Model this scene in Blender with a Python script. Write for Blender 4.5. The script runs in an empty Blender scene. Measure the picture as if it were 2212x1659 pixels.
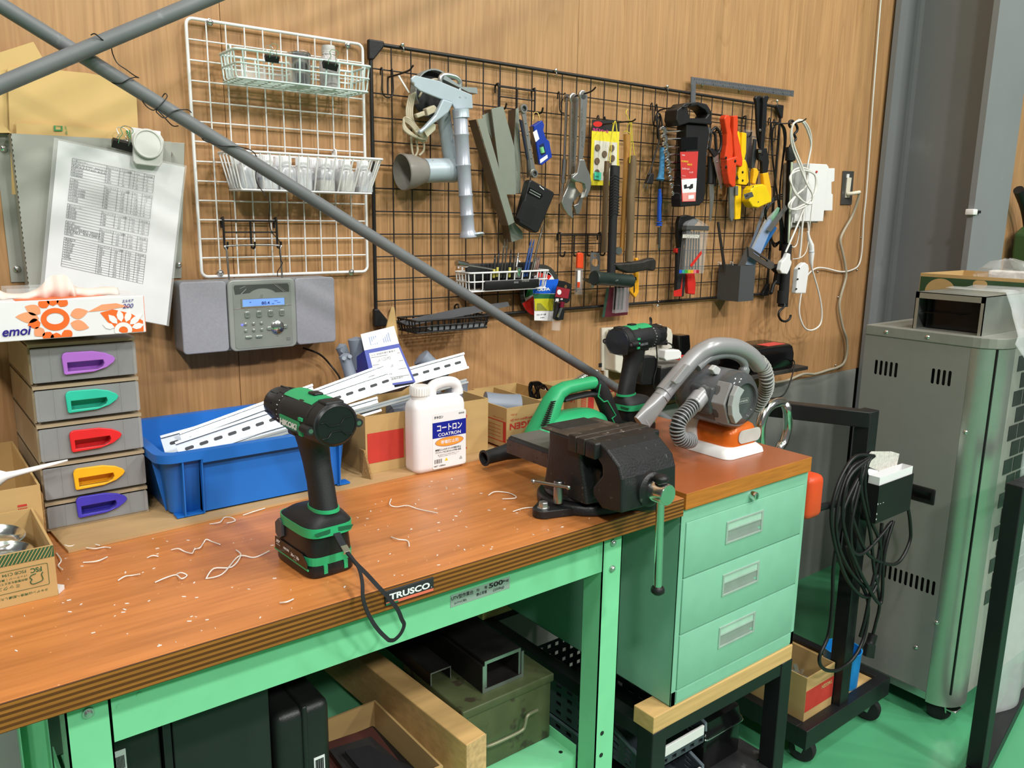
import bpy, bmesh, math, random
from mathutils import Vector, Matrix, Euler
from mathutils.geometry import tessellate_polygon
random.seed(7)
COL = bpy.context.scene.collection
SC = bpy.context.scene
PI = math.pi
def V(*a): return Vector(a if len(a) > 1 else a[0])
# ---------------------------------------------------------------- camera
F_PX, IW, IH = 1753.4, 2212.0, 1659.0
CAM = V(-0.8866, -1.6518, 1.3911)
_y, _p, _r = 0.66384, -0.20356, 0.01421
_f = V(math.sin(_y)*math.cos(_p), math.cos(_y)*math.cos(_p), math.sin(_p))
_rt = V(math.cos(_y), -math.sin(_y), 0); _up = _rt.cross(_f)
RT = _rt*math.cos(_r) + _up*math.sin(_r); UP = _up*math.cos(_r) - _rt*math.sin(_r)
cd = bpy.data.cameras.new('camera'); cam = bpy.data.objects.new('camera', cd); COL.objects.link(cam)
cd.sensor_width = 36.0; cd.lens = 36.0*F_PX/IW; cd.clip_start = 0.02; cd.clip_end = 60
M3 = Matrix((RT, UP, -_f)).transposed()
cam.matrix_world = Matrix.Translation(CAM) @ M3.to_4x4()
SC.camera = cam
def at(px, py, x=None, y=None, z=None):
    """real point on the plane x=, y= or z= that was measured at this place of the photograph"""
    d = _f + RT*((px-IW/2)/F_PX) - UP*((py-IH/2)/F_PX)
    if y is not None: t = (y-CAM.y)/d.y
    elif z is not None: t = (z-CAM.z)/d.z
    else: t = (x-CAM.x)/d.x
    return CAM + d*t
def ats(pts, **k): return [at(a, b, **k) for a, b in pts]
# ---------------------------------------------------------------- materials
def lin(c):
    if isinstance(c, str):
        c = c.lstrip('#'); c = [int(c[i:i+2], 16)/255 for i in (0, 2, 4)]
    return tuple((v/12.92 if v <= .04045 else ((v+.055)/1.055)**2.4) for v in c)
_mats = {}
def M(name, col, rough=.5, metal=0., var=.06, scale=30., bump=0., bscale=200., trans=0., ior=1.45, alpha=1., coat=0., emit=0., stretch=None, sss=0., dirt=None, spec=None):
    if name in _mats: return _mats[name]
    m = bpy.data.materials.new(name); m.use_nodes = True
    nt = m.node_tree; N = nt.nodes; L = nt.links; b = N['Principled BSDF']
    c = lin(col)
    tc = N.new('ShaderNodeTexCoord'); src = tc.outputs['Object']
    if stretch:
        mp = N.new('ShaderNodeMapping'); mp.inputs['Scale'].default_value = stretch; L.new(src, mp.inputs['Vector']); src = mp.outputs['Vector']
    no = N.new('ShaderNodeTexNoise'); no.inputs['Scale'].default_value = scale; no.inputs['Detail'].default_value = 4; L.new(src, no.inputs['Vector'])
    ra = N.new('ShaderNodeValToRGB'); ra.color_ramp.elements[0].position = .3; ra.color_ramp.elements[1].position = .7
    ra.color_ramp.elements[0].color = tuple(v*(1-var) for v in c)+(1,); ra.color_ramp.elements[1].color = tuple(min(1, v*(1+var)) for v in c)+(1,)
    L.new(no.outputs['Fac'], ra.inputs['Fac']); out = ra.outputs['Color']
    if dirt:
        n2 = N.new('ShaderNodeTexNoise'); n2.inputs['Scale'].default_value = dirt[1]; n2.inputs['Detail'].default_value = 6; L.new(tc.outputs['Object'], n2.inputs['Vector'])
        r2 = N.new('ShaderNodeValToRGB'); r2.color_ramp.elements[0].position = dirt[2]; r2.color_ramp.elements[1].position = dirt[2]+.06
        L.new(n2.outputs['Fac'], r2.inputs['Fac'])
        mx = N.new('ShaderNodeMix'); mx.data_type = 'RGBA'; L.new(r2.outputs['Color'], mx.inputs['Factor']); L.new(out, mx.inputs['A']); mx.inputs['B'].default_value = lin(dirt[0])+(1,)
        out = mx.outputs['Result']
    L.new(out, b.inputs['Base Color'])
    b.inputs['Roughness'].default_value = rough; b.inputs['Metallic'].default_value = metal; b.inputs['IOR'].default_value = ior
    if trans: b.inputs['Transmission Weight'].default_value = trans
    if alpha < 1: b.inputs['Alpha'].default_value = alpha
    if coat: b.inputs['Coat Weight'].default_value = coat; b.inputs['Coat Roughness'].default_value = .08
    if spec is not None: b.inputs['Specular IOR Level'].default_value = spec
    if sss: b.inputs['Subsurface Weight'].default_value = sss; b.inputs['Subsurface Radius'].default_value = (.01, .01, .01)
    if emit: L.new(out, b.inputs['Emission Color']); b.inputs['Emission Strength'].default_value = emit
    if bump:
        bn = N.new('ShaderNodeTexNoise'); bn.inputs['Scale'].default_value = bscale; bn.inputs['Detail'].default_value = 3; L.new(src, bn.inputs['Vector'])
        bp = N.new('ShaderNodeBump'); bp.inputs['Strength'].default_value = bump; bp.inputs['Distance'].default_value = .002
        L.new(bn.outputs['Fac'], bp.inputs['Height']); L.new(bp.outputs['Normal'], b.inputs['Normal'])
    _mats[name] = m; return m
def nodes_of(m): return m.node_tree.nodes, m.node_tree.links, m.node_tree.nodes['Principled BSDF']
# ---------------------------------------------------------------- mesh builder
class MB:
    def __init__(s): s.v = []; s.f = []; s.mi = []; s.cur = 0
    def add(s, vs, fs):
        o = len(s.v); s.v += [V(*p) for p in vs]; s.f += [[i+o for i in f] for f in fs]; s.mi += [s.cur]*len(fs); return s
    def mark(s): return len(s.v)
    def xf(s, m, start=0):
        for i in range(start, len(s.v)): s.v[i] = m @ s.v[i]
        return s
    def box(s, x0, x1, y0, y1, z0, z1, m=None):
        vs = [V(x, y, z) for z in (z0, z1) for y in (y0, y1) for x in (x0, x1)]
        if m is not None: vs = [m @ v for v in vs]
        return s.add(vs, [(0, 2, 3, 1), (4, 5, 7, 6), (0, 1, 5, 4), (2, 6, 7, 3), (0, 4, 6, 2), (1, 3, 7, 5)])
    def rbox(s, x0, x1, y0, y1, z0, z1, r, m=None, n=3):
        b = bmesh.new(); mm = MB().box(x0, x1, y0, y1, z0, z1)
        bv = [b.verts.new(v) for v in mm.v]; [b.faces.new([bv[i] for i in f]) for f in mm.f]
        bmesh.ops.bevel(b, geom=list(b.edges), offset=r, segments=n, profile=.5, affect='EDGES')
        b.verts.index_update(); vs = [v.co.copy() for v in b.verts]; fs = [[v.index for v in f.verts] for f in b.faces]; b.free()
        if m is not None: vs = [m @ v for v in vs]
        return s.add(vs, fs)
    def loft(s, rings, cap=True, closed=True, loop=False):
        n = len(rings[0]); vs = [p for r in rings for p in r]; fs = []
        K = len(rings)
        for k in range(K if loop else K-1):
            for i in range(n if closed else n-1):
                j = (i+1) % n; k2 = (k+1) % K
                fs.append((k*n+i, k*n+j, k2*n+j, k2*n+i))
        if cap and closed and not loop: fs.append(tuple(range(n-1, -1, -1))); fs.append(tuple((K-1)*n+i for i in range(n)))
        return s.add(vs, fs)
    def cyl(s, p0, p1, r0, r1=None, n=16, cap=True):
        r1 = r0 if r1 is None else r1; p0 = V(p0); p1 = V(p1); d = (p1-p0).normalized()
        a = d.orthogonal().normalized(); b = d.cross(a)
        ring = lambda p, r: [p + (a*math.cos(2*PI*i/n)+b*math.sin(2*PI*i/n))*r for i in range(n)]
        return s.loft([ring(p0, r0), ring(p1, r1)], cap)
    def lathe(s, prof, p0, axis, n=24, cap=True):
        p0 = V(p0); d = V(axis).normalized(); a = d.orthogonal().normalized(); b = d.cross(a)
        rings = [[p0 + d*h + (a*math.cos(2*PI*i/n)+b*math.sin(2*PI*i/n))*max(r, 1e-5) for i in range(n)] for r, h in prof]
        return s.loft(rings, cap)
    def tube(s, pts, r, n=8, closed=False, cap=True, flat=None):
        pts = [V(p) for p in pts]; K = len(pts); rs = r if isinstance(r, (list, tuple)) else [r]*K
        T = []
        for i in range(K):
            a = pts[i-1] if (i or closed) else pts[0]; b = pts[(i+1) % K] if (i < K-1 or closed) else pts[-1]
            t = (b-a); T.append(t.normalized() if t.length > 1e-9 else V(0, 0, 1))
        u = T[0].orthogonal().normalized() if flat is None else (V(flat)-T[0]*V(flat).dot(T[0])).normalized()
        rings = []
        for i in range(K):
            u = u - T[i]*u.dot(T[i]); u = u.normalized() if u.length > 1e-6 else T[i].orthogonal().normalized()
            w = T[i].cross(u)
            if flat is None: rings.append([pts[i]+(u*math.cos(2*PI*k/n)+w*math.sin(2*PI*k/n))*rs[i] for k in range(n)])
            else:
                h = rs[i][0]; t = rs[i][1]; rings.append([pts[i]+u*t+w*h, pts[i]-u*t+w*h, pts[i]-u*t-w*h, pts[i]+u*t-w*h])
        return s.loft(rings, cap, loop=closed)
    def prism(s, poly, vec, holes=None):
        poly = [V(p) for p in poly]; vec = V(vec); loops = [poly]+[[V(p) for p in h] for h in (holes or [])]
        allp = [p for l in loops for p in l]; n = len(allp)
        nrm = V(0, 0, 0)
        for i in range(len(poly)): nrm += (poly[i]-poly[0]).cross(poly[(i+1) % len(poly)]-poly[0])
        if holes is None: caps = [tuple(range(n))]
        else: caps = [tuple(t) for t in tessellate_polygon(loops)]
        if nrm.dot(vec) > 0: vs = allp+[p+vec for p in allp]
        else: vs = [p+vec for p in allp]+allp
        fs = []
        for t in caps:
            a = nrm
            if holes is not None:
                q = (allp[t[1]]-allp[t[0]]).cross(allp[t[2]]-allp[t[0]])
                if q.dot(nrm) < 0: t = t[::-1]
            fs.append(tuple(reversed(t))); fs.append(tuple(i+n for i in t))
        o = 0
        for l in loops:
            k = len(l)
            for i in range(k): fs.append((o+i, o+(i+1) % k, n+o+(i+1) % k, n+o+i))
            o += k
        return s.add(vs, fs)
    def sph(s, c, r, n=12, m=8, sc=(1, 1, 1)):
        c = V(c); rings = []
        for k in range(1, m):
            t = PI*k/m; rings.append([c+V(r*sc[0]*math.sin(t)*math.cos(2*PI*i/n), r*sc[1]*math.sin(t)*math.sin(2*PI*i/n), r*sc[2]*math.cos(t)) for i in range(n)])
        return s.loft(rings)
    def quad(s, a, b, c, d): return s.add([a, b, c, d], [(0, 1, 2, 3)])
def arc(c, r, a0, a1, n, u=(1, 0, 0), w=(0, 0, 1)):
    c = V(c); u = V(u); w = V(w)
    return [c+u*(r*math.cos(a0+(a1-a0)*i/n))+w*(r*math.sin(a0+(a1-a0)*i/n)) for i in range(n+1)]
def smooth(pts, n=6, closed=False):
    pts = [V(p) for p in pts]; K = len(pts); out = []
    for i in range(K if closed else K-1):
        g = lambda j: pts[j % K] if closed else pts[min(max(j, 0), K-1)]
        p0, p1, p2, p3 = g(i-1), g(i), g(i+1), g(i+2)
        for k in range(n):
            t = k/n; out.append(.5*((2*p1)+(p2-p0)*t+(2*p0-5*p1+4*p2-p3)*t*t+(3*p1-p0-3*p2+p3)*t**3))
    if not closed: out.append(pts[-1])
    return out
def rrect(x0, x1, z0, z1, r, n=4, fn=None):
    """rounded rectangle outline, 2-D points (or fn(a, b) of them)"""
    o = []
    for cx, cz, a in ((x1-r, z1-r, 0), (x0+r, z1-r, 90), (x0+r, z0+r, 180), (x1-r, z0+r, 270)):
        for i in range(n+1):
            t = math.radians(a+90*i/n); o.append((cx+r*math.cos(t), cz+r*math.sin(t)))
    return [fn(*p) for p in o] if fn else o
def ell(cx, cz, rx, rz, n=20, fn=None):
    o = [(cx+rx*math.cos(2*PI*i/n), cz+rz*math.sin(2*PI*i/n)) for i in range(n)]
    return [fn(*p) for p in o] if fn else o
# ---------------------------------------------------------------- objects
ROOTM = {}
def tag(o, label, cat, group=None, kind=None):
    if label: o['label'] = label
    if cat: o['category'] = cat
    if group: o['group'] = group
    if kind: o['kind'] = kind
    return o
def thing(name, label, cat, loc=(0, 0, 0), rot=(0, 0, 0), group=None):
    o = bpy.data.objects.new(name, None); COL.objects.link(o); o.empty_display_size = .02
    o.location = loc; o.rotation_euler = rot
    ROOTM[o.name] = Matrix.Translation(V(loc)) @ Euler(rot).to_matrix().to_4x4()
    return tag(o, label, cat, group)
def build(name, mb, mats, parent=None, bev=0, seg=2, sm=35, local=False, label=None, sub=0):
    if not isinstance(mats, (list, tuple)): mats = [mats]
    vs = mb.v; m = None
    if parent is not None and not local:
        m = ROOTM.get(parent.name)
        if m is not None: inv = m.inverted(); vs = [inv @ v for v in vs]
    me = bpy.data.meshes.new(name); me.from_pydata([tuple(v) for v in vs], [], [tuple(f) for f in mb.f]); me.update()
    for mt in mats: me.materials.append(mt)
    if len(mats) > 1:
        for p, i in zip(me.polygons, mb.mi): p.material_index = i
    b = bmesh.new(); b.from_mesh(me); bmesh.ops.recalc_face_normals(b, faces=b.faces); b.to_mesh(me); b.free()
    if sm:
        for p in me.polygons: p.use_smooth = True
        me.set_sharp_from_angle(angle=math.radians(sm))
    o = bpy.data.objects.new(name, me); COL.objects.link(o)
    if parent is not None: o.parent = parent
    if parent is not None and parent.name in ROOTM: ROOTM[o.name] = ROOTM[parent.name]
    if bev:
        bm_ = o.modifiers.new('bevel', 'BEVEL'); bm_.width = bev; bm_.segments = seg; bm_.limit_method = 'ANGLE'; bm_.angle_limit = math.radians(40)
    if sub:
        s_ = o.modifiers.new('sub', 'SUBSURF'); s_.levels = sub; s_.render_levels = sub
    if label: o['label'] = label
    return o
def one(name, label, cat, mb, mats, loc=None, group=None, **k):
    """a thing that is a single mesh, its origin at its base"""
    if loc is None:
        xs = [v.x for v in mb.v]; ys = [v.y for v in mb.v]; zs = [v.z for v in mb.v]
        loc = ((min(xs)+max(xs))/2, (min(ys)+max(ys))/2, min(zs))
    l = V(loc); mb.xf(Matrix.Translation(-l)); o = build(name, mb, mats, **k); o.location = l
    ROOTM[o.name] = Matrix.Translation(l)
    return tag(o, label, cat, group)
def struct(name, mb, mats, **k):
    o = build(name, mb, mats, **k); o['kind'] = 'structure'; return o
def dup(root, loc=None, rot=None, label=None, group=None):
    r = root.copy(); COL.objects.link(r)
    if loc is not None: r.location = loc
    if rot is not None: r.rotation_euler = rot
    if label: r['label'] = label
    if group: r['group'] = group
    for ch in list(root.children):
        c = ch.copy(); COL.objects.link(c); c.parent = r
        for g in ch.children:
            d = g.copy(); COL.objects.link(d); d.parent = c
    ROOTM[r.name] = Matrix.Translation(r.location) @ r.rotation_euler.to_matrix().to_4x4()
    return r
_txt = {}
def text_mb(mb, s, org, u, w, h, width=None, depth=.0003, shear=0., bold=0.):
    """flat lettering in mesh: lower-left org, u = reading direction, w = up, h = cap height; width squeezes the line to that length"""
    key = (s, shear, bold)
    if key not in _txt:
        c = bpy.data.curves.new('t', 'FONT'); c.body = s; c.size = 1; c.resolution_u = 3; c.shear = shear; c.offset = bold
        o = bpy.data.objects.new('t', c); COL.objects.link(o)
        dg = bpy.context.evaluated_depsgraph_get(); dg.update()
        me = bpy.data.meshes.new_from_object(o.evaluated_get(dg))
        vs = [v.co.copy() for v in me.vertices]; fs = [list(p.vertices) for p in me.polygons]
        bpy.data.objects.remove(o); bpy.data.curves.remove(c); bpy.data.meshes.remove(me)
        _txt[key] = (vs, fs)
    vs, fs = _txt[key]
    if not vs: return mb
    x0 = min(v.x for v in vs); x1 = max(v.x for v in vs); y0 = min(v.y for v in vs); y1 = max(v.y for v in vs)
    u = V(u).normalized(); w = V(w).normalized(); nrm = u.cross(w); sy = h/(y1-y0); sx = sy if width is None else width/(x1-x0)
    mb.add([V(org)+u*((v.x-x0)*sx)+w*((v.y-y0)*sy)+nrm*depth for v in vs], fs); return mb
def cage(x0, x1, y0, y1, z0, z1): pass
# ================================================================ materials of the place
def ply_mat():
    m = M('plywood_wall', '#b48a5e', rough=.42, var=.10, scale=3, stretch=(9, 9, .55)); N, L, b = nodes_of(m)
    base = b.inputs['Base Color'].links[0].from_socket
    tc = [n for n in N if n.type == 'TEX_COORD'][0]
    mp = N.new('ShaderNodeMapping'); mp.inputs['Scale'].default_value = (60, 60, 2.2); L.new(tc.outputs['Object'], mp.inputs['Vector'])
    n2 = N.new('ShaderNodeTexNoise'); n2.inputs['Scale'].default_value = 2.2; n2.inputs['Detail'].default_value = 5; n2.inputs['Distortion'].default_value = .6; L.new(mp.outputs['Vector'], n2.inputs['Vector'])
    r2 = N.new('ShaderNodeValToRGB'); r2.color_ramp.elements[0].position = .35; r2.color_ramp.elements[0].color = (.80, .77, .72, 1); r2.color_ramp.elements[1].position = .65; r2.color_ramp.elements[1].color = (1.04, 1.04, 1.04, 1); L.new(n2.outputs['Fac'], r2.inputs['Fac'])
    mx = N.new('ShaderNodeMix'); mx.data_type = 'RGBA'; mx.blend_type = 'MULTIPLY'; mx.inputs['Factor'].default_value = .8; L.new(base, mx.inputs['A']); L.new(r2.outputs['Color'], mx.inputs['B'])
    # cathedral figure of the rotary veneer
    mp3 = N.new('ShaderNodeMapping'); mp3.inputs['Scale'].default_value = (4.5, 4.5, .45); L.new(tc.outputs['Object'], mp3.inputs['Vector'])
    n3 = N.new('ShaderNodeTexNoise'); n3.inputs['Scale'].default_value = 1.3; n3.inputs['Detail'].default_value = 1; L.new(mp3.outputs['Vector'], n3.inputs['Vector'])
    mu = N.new('ShaderNodeMath'); mu.operation = 'MULTIPLY'; mu.inputs[1].default_value = 26; L.new(n3.outputs['Fac'], mu.inputs[0])
    fr = N.new('ShaderNodeMath'); fr.operation = 'FRACT'; L.new(mu.outputs[0], fr.inputs[0])
    r3 = N.new('ShaderNodeValToRGB'); e = r3.color_ramp.elements; e[0].position = 0; e[0].color = (.80, .74, .66, 1); e[1].position = .22; e[1].color = (1, 1, 1, 1)
    e2 = e.new(.92); e2.color = (1, 1, 1, 1); e3 = e.new(1.); e3.color = (.80, .74, .66, 1); L.new(fr.outputs[0], r3.inputs['Fac'])
    m3 = N.new('ShaderNodeMix'); m3.data_type = 'RGBA'; m3.blend_type = 'MULTIPLY'; m3.inputs['Factor'].default_value = .45; L.new(mx.outputs['Result'], m3.inputs['A']); L.new(r3.outputs['Color'], m3.inputs['B'])
    L.new(m3.outputs['Result'], b.inputs['Base Color']); return m
PLY = ply_mat()
def bench_mat():
    m = M('worktop_face', '#bf7a42', rough=.34, var=.14, scale=2.2, stretch=(1.1, 9, 9)); N, L, b = nodes_of(m)
    base = b.inputs['Base Color'].links[0].from_socket; tc = [n for n in N if n.type == 'TEX_COORD'][0]
    mp = N.new('ShaderNodeMapping'); mp.inputs['Scale'].default_value = (3, 45, 45); L.new(tc.outputs['Object'], mp.inputs['Vector'])
    n2 = N.new('ShaderNodeTexNoise'); n2.inputs['Scale'].default_value = 3; n2.inputs['Detail'].default_value = 6; L.new(mp.outputs['Vector'], n2.inputs['Vector'])
    r2 = N.new('ShaderNodeValToRGB'); r2.color_ramp.elements[0].position = .3; r2.color_ramp.elements[0].color = (.78, .74, .70, 1); r2.color_ramp.elements[1].position = .62; r2.color_ramp.elements[1].color = (1.05, 1.05, 1.05, 1); L.new(n2.outputs['Fac'], r2.inputs['Fac'])
    mx = N.new('ShaderNodeMix'); mx.data_type = 'RGBA'; mx.blend_type = 'MULTIPLY'; mx.inputs['Factor'].default_value = .8; L.new(base, mx.inputs['A']); L.new(r2.outputs['Color'], mx.inputs['B'])
    # pale scratches and specks of long use
    n3 = N.new('ShaderNodeTexVoronoi'); n3.feature = 'F1'; n3.inputs['Scale'].default_value = 55; n3.inputs['Randomness'].default_value = 1; L.new(tc.outputs['Object'], n3.inputs['Vector'])
    r3 = N.new('ShaderNodeValToRGB'); r3.color_ramp.elements[0].position = .045; r3.color_ramp.elements[0].color = (1, 1, 1, 1); r3.color_ramp.elements[1].position = .075; r3.color_ramp.elements[1].color = (0, 0, 0, 1); L.new(n3.outputs['Distance'], r3.inputs['Fac'])
    m3 = N.new('ShaderNodeMix'); m3.data_type = 'RGBA'; L.new(r3.outputs['Color'], m3.inputs['Factor']); L.new(mx.outputs['Result'], m3.inputs['A']); m3.inputs['B'].default_value = lin('#d9a474')+(1,)
    L.new(m3.outputs['Result'], b.inputs['Base Color']); return m
BENCH = bench_mat()
def edge_mat():
    m = M('plywood_edge', '#8a5a22', rough=.5, var=.2, scale=6, stretch=(1, 1, 60)); N, L, b = nodes_of(m)
    base = b.inputs['Base Color'].links[0].from_socket; tc = [n for n in N if n.type == 'TEX_COORD'][0]
    sx = N.new('ShaderNodeSeparateXYZ'); L.new(tc.outputs['Object'], sx.inputs[0])
    mu = N.new('ShaderNodeMath'); mu.operation = 'MULTIPLY'; mu.inputs[1].default_value = 1/.0068; L.new(sx.outputs['Z'], mu.inputs[0])
    fr = N.new('ShaderNodeMath'); fr.operation = 'FRACT'; L.new(mu.outputs[0], fr.inputs[0])
    r = N.new('ShaderNodeValToRGB'); e = r.color_ramp.elements; e[0].position = .0; e[0].color = (.30, .22, .14, 1); e[1].position = .45; e[1].color = (.42, .3, .2, 1); a = e.new(.55); a.color = (1.15, 1.1, .95, 1); a = e.new(.95); a.color = (1.0, .95, .85, 1); L.new(fr.outputs[0], r.inputs['Fac'])
    mx = N.new('ShaderNodeMix'); mx.data_type = 'RGBA'; mx.blend_type = 'MULTIPLY'; mx.inputs['Factor'].default_value = 1; L.new(base, mx.inputs['A']); L.new(r.outputs['Color'], mx.inputs['B'])
    L.new(mx.outputs['Result'], b.inputs['Base Color']); return m
EDGE = edge_mat()
CAB_TOP = M('cabinet_top_face', '#9c5630', rough=.3, var=.1, scale=2.2, stretch=(1.2, 8, 8))
CAB_EDGE = M('cabinet_top_edge', '#b06c26', rough=.5, var=.18, scale=12, stretch=(1, 1, 14))
GREEN_L = M('light_green_paint', '#7ccf9b', rough=.38, var=.03)
GREEN_C = M('cabinet_green_paint', '#7fb79b', rough=.42, var=.03)
DARKP = M('black_paint', '#17181a', rough=.4, var=.1)
BLACK = M('black_plastic', '#151516', rough=.45, var=.15, bump=.1)
BLKRUB = M('black_rubber', '#1b1b1c', rough=.7, var=.15, bump=.2)
BLKGLOSS = M('black_gloss', '#0e0e0f', rough=.15)
CHROME = M('chrome', '#e2e2e0', rough=.17, metal=1)
STEEL = M('steel', '#a6a7a6', rough=.3, metal=1, var=.1)
ALU = M('aluminium', '#c3c5c5', rough=.32, metal=.9, var=.04)
ZINC = M('zinc_plated', '#c9cbc9', rough=.28, metal=.9, var=.08)
WHITEP = M('white_plastic', '#e4e4e2', rough=.4, var=.02)
WHITEW = M('white_wire', '#e8e8e6', rough=.35, var=.02)
BLKW = M('black_wire', '#1a1817', rough=.45)
PAPER = M('white_paper', '#e3e3e4', rough=.6, var=.02)
INK = M('black_ink', '#1a1a1c', rough=.7)
INKG = M('grey_ink', '#5b5b60', rough=.7)
CARD = M('cardboard', '#b79763', rough=.8, var=.06, scale=8, stretch=(1, 1, 5))
CARDE = M('cardboard_edge', '#8d6d42', rough=.85, var=.3, scale=300)
RED = M('red_print', '#b8352a', rough=.7)
RED2 = M('red_plastic', '#c92a22', rough=.4)
LTWOOD = M('pale_wood', '#c9a36a', rough=.55, var=.14, scale=5, stretch=(1, 8, 20))
HGREEN = M('tool_green', '#1f8a58', rough=.42, var=.05)
GREYPL = M('grey_plastic', '#8f9092', rough=.4, var=.03)
CLEAR = M('clear_plastic', '#f2f4f4', rough=.06, trans=0, alpha=.13, spec=.8)
FILM = M('clear_film', '#f4f6f6', rough=.07, alpha=.17, spec=.8)
YELLOW = M('yellow_plastic', '#e8c512', rough=.4)
ORANGE = M('orange_plastic', '#de4a22', rough=.38)
BLUE = M('blue_plastic', '#1d4fa5', rough=.4)
WOODH = M('ash_handle', '#b5813f', rough=.45, var=.2, scale=10, stretch=(6, 6, 1))
OLDWOOD = M('old_wood', '#6e5a3f', rough=.7, var=.25, scale=10, stretch=(6, 6, 1))
BRASSY = M('gold_tint', '#b59a55', rough=.3, metal=.9)
# ================================================================ the setting
FLOORM = M('green_floor_paint', '#4f9d70', rough=.22, var=.08, scale=2.5, bump=.15, bscale=6)
struct('floor', MB().box(-5, 5, -7, .12, -.1, 0), FLOORM)
w = MB()
seams = [-1.6, -.3135, .605, 1.51, 2.13, 3.2, 5]
for a, c in zip(seams[:-1], seams[1:]): w.box(a+.0007, c-.0007, 0, .012, .822, 6)
struct('wall_back', w, PLY, sm=0)
w = MB().box(-5, 5, .0125, .12, 0, 6).box(-5, -1.6, -.001, .0125, 0, 6)
struct('wall_back_studs', w, M('dark_backing', '#2a241c', rough=.8))
KERB = M('concrete', '#93958f', rough=.6, var=.15, scale=4, dirt=('#7f817c', 5, .6))
struct('baseboard_back', MB().box(-1.6, 2.125, -.004, .012, 0, .821), KERB)
COLM = M('column_grey_paint', '#7c7f80', rough=.5, var=.05, scale=3, dirt=('#8a8d8f', 2.2, .62))
c = MB()
yb, yf = -.012, -.368; xl, xr = 2.132, 2.412
c.box(xl, xr, yb-.02, yb, 0, 6).box(xl, xr, yf, yf+.02, 0, 6).box(2.266, 2.282, yf+.02, yb-.02, 0, 6)
for sx in (-1, 1):
    f = [(2.274+sx*.008, yb-.02), (2.274+sx*.026, yb-.02), (2.274+sx*.013, yb-.025), (2.274+sx*.008, yb-.038)]
    c.prism([V(a, b_, 0) for a, b_ in f], (0, 0, 6))
struct('trim_1', c, COLM, label='grey painted steel H column at the end of the plywood wall')
# ceiling lamps of the hall: long LED fixtures behind and above the photographer
struct('ceiling', MB().box(-5, 5, -7, .12, 6, 6.1), M('ceiling_white', '#d8d8d4', rough=.8))
t = thing('workbench', 'orange-brown topped workbench with a light green steel frame and layered plywood edge', 'workbench', (-.34, -.375, 0))
m = MB().box(-.893, .2145, -.752, -.006, .8655, .900); m.mi = [1, 0, 1, 1, 1, 1]
build('worktop', m, [BENCH, EDGE], t, sm=0, bev=.0015)
def leg(x0, x1, y0, y1, front):
    b = MB(); s = .0022; yo = y0 if front else y1
    b.box(x0, x1, *(sorted((yo, yo+(s if front else -s)))), 0, .864)
    for x in (x0, x1-s): b.box(x, x+s, y0, y1, 0, .864)
    return b
for i, (x0, x1) in enumerate(((-.777, -.731), (.049, .096))):
    for fr in (True, False):
        lg = build('leg', leg(x0, x1, -.717 if fr else -.09, -.672 if fr else -.045, fr), GREEN_L, t, sm=0)
        if fr:
            xc = (x0+x1)/2
            for z in ((.838, .79) if i else (.838, .752)):
                bt = MB().cyl((xc, -.7175, z), (xc, -.7195, z), .0062, n=20).lathe([(.0045, 0), (.0042, .002), (.003, .0032), (0, .0034)], (xc, -.7195, z), (0, -1, 0), 14)
                build('bolt', bt, ZINC, lg)
            hl = MB()
            for z in ((.47, .425) if i else (.60,)): hl.cyl((xc-.008, -.7172, z), (xc-.008, -.7176, z), .0045, n=14)
            if i: build('bolt_hole', hl, DARKP, lg)
m = MB().box(-.730, .0485, -.7165, -.7145, .790, .8654).box(-.730, .0485, -.7145, -.69, .790, .792)
ap = build('front_apron', m, GREEN_L, t, sm=0)
m = MB()
for x in (-.722, -.700, .018, .036): m.cyl((x, -.7165, .840 if x > -.71 and x < .02 else .833), (x, -.7172, .84 if x > -.71 and x < .02 else .833), .0028, n=14)
build('rivet', m, GREEN_L, ap)
m = MB().box(-.735, .053, -.06, -.058, .79, .865).box(-.732, .05, -.055, -.05, .2, .27)
build('rear_apron', m, GREEN_L, t, sm=0)
m = MB().box(-.729, .0475, -.668, -.095, .402, .404).box(-.729, .0475, -.668, -.666, .372, .402).box(-.729, .0475, -.097, -.095, .372, .404).box(.0455, .0475, -.668, -.095, .404, .425).box(-.729, -.727, -.668, -.095, .404, .425)
sh = build('lower_shelf', m, GREEN_L, t, sm=0)
m = MB().cyl((.03, -.645, .4041), (.03, -.645, .4046), .004, n=12); build('bolt_hole', m, DARKP, sh)
m = MB().rbox(-.3955, -.3185, -.7546, -.752, .8745, .896, .001); np_ = build('nameplate', m, M('nameplate_black', '#26272b', rough=.5), t)
m = MB(); text_mb(m, 'TRUSCO', (-.3895, -.7548, .8815), (1, 0, 0), (0, 0, 1), .0092, width=.064, bold=.035); text_mb(m, '.', (-.3235, -.7548, .8815), (1, 0, 0), (0, 0, 1), .0012)
build('lettering', m, PAPER, np_, sm=0, label='white bold lettering')
m = MB().box(-.3945, -.3195, -.7549, -.7545, .8755, .8795); build('stripe', m, M('sign_orange', '#d96a52'), np_, sm=0, label='salmon stripe under the lettering')
m = MB().box(-.3945, -.376, -.75495, -.75455, .8752, .878); build('stripe', m, M('sign_green', '#1f6e4c'), np_, sm=0, label='green corner of the stripe')
m = MB().box(-.266, -.154, -.7171, -.7165, .8175, .8375); pl = build('load_plate', m, M('plate_silver', '#a9b3ad', rough=.45, metal=.4), t, sm=0)
m = MB(); tx = lambda s, x, z, h, w=None, b=.01: text_mb(m, s, (x, -.7172, z), (1, 0, 0), (0, 0, 1), h, width=w, bold=b)
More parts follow.
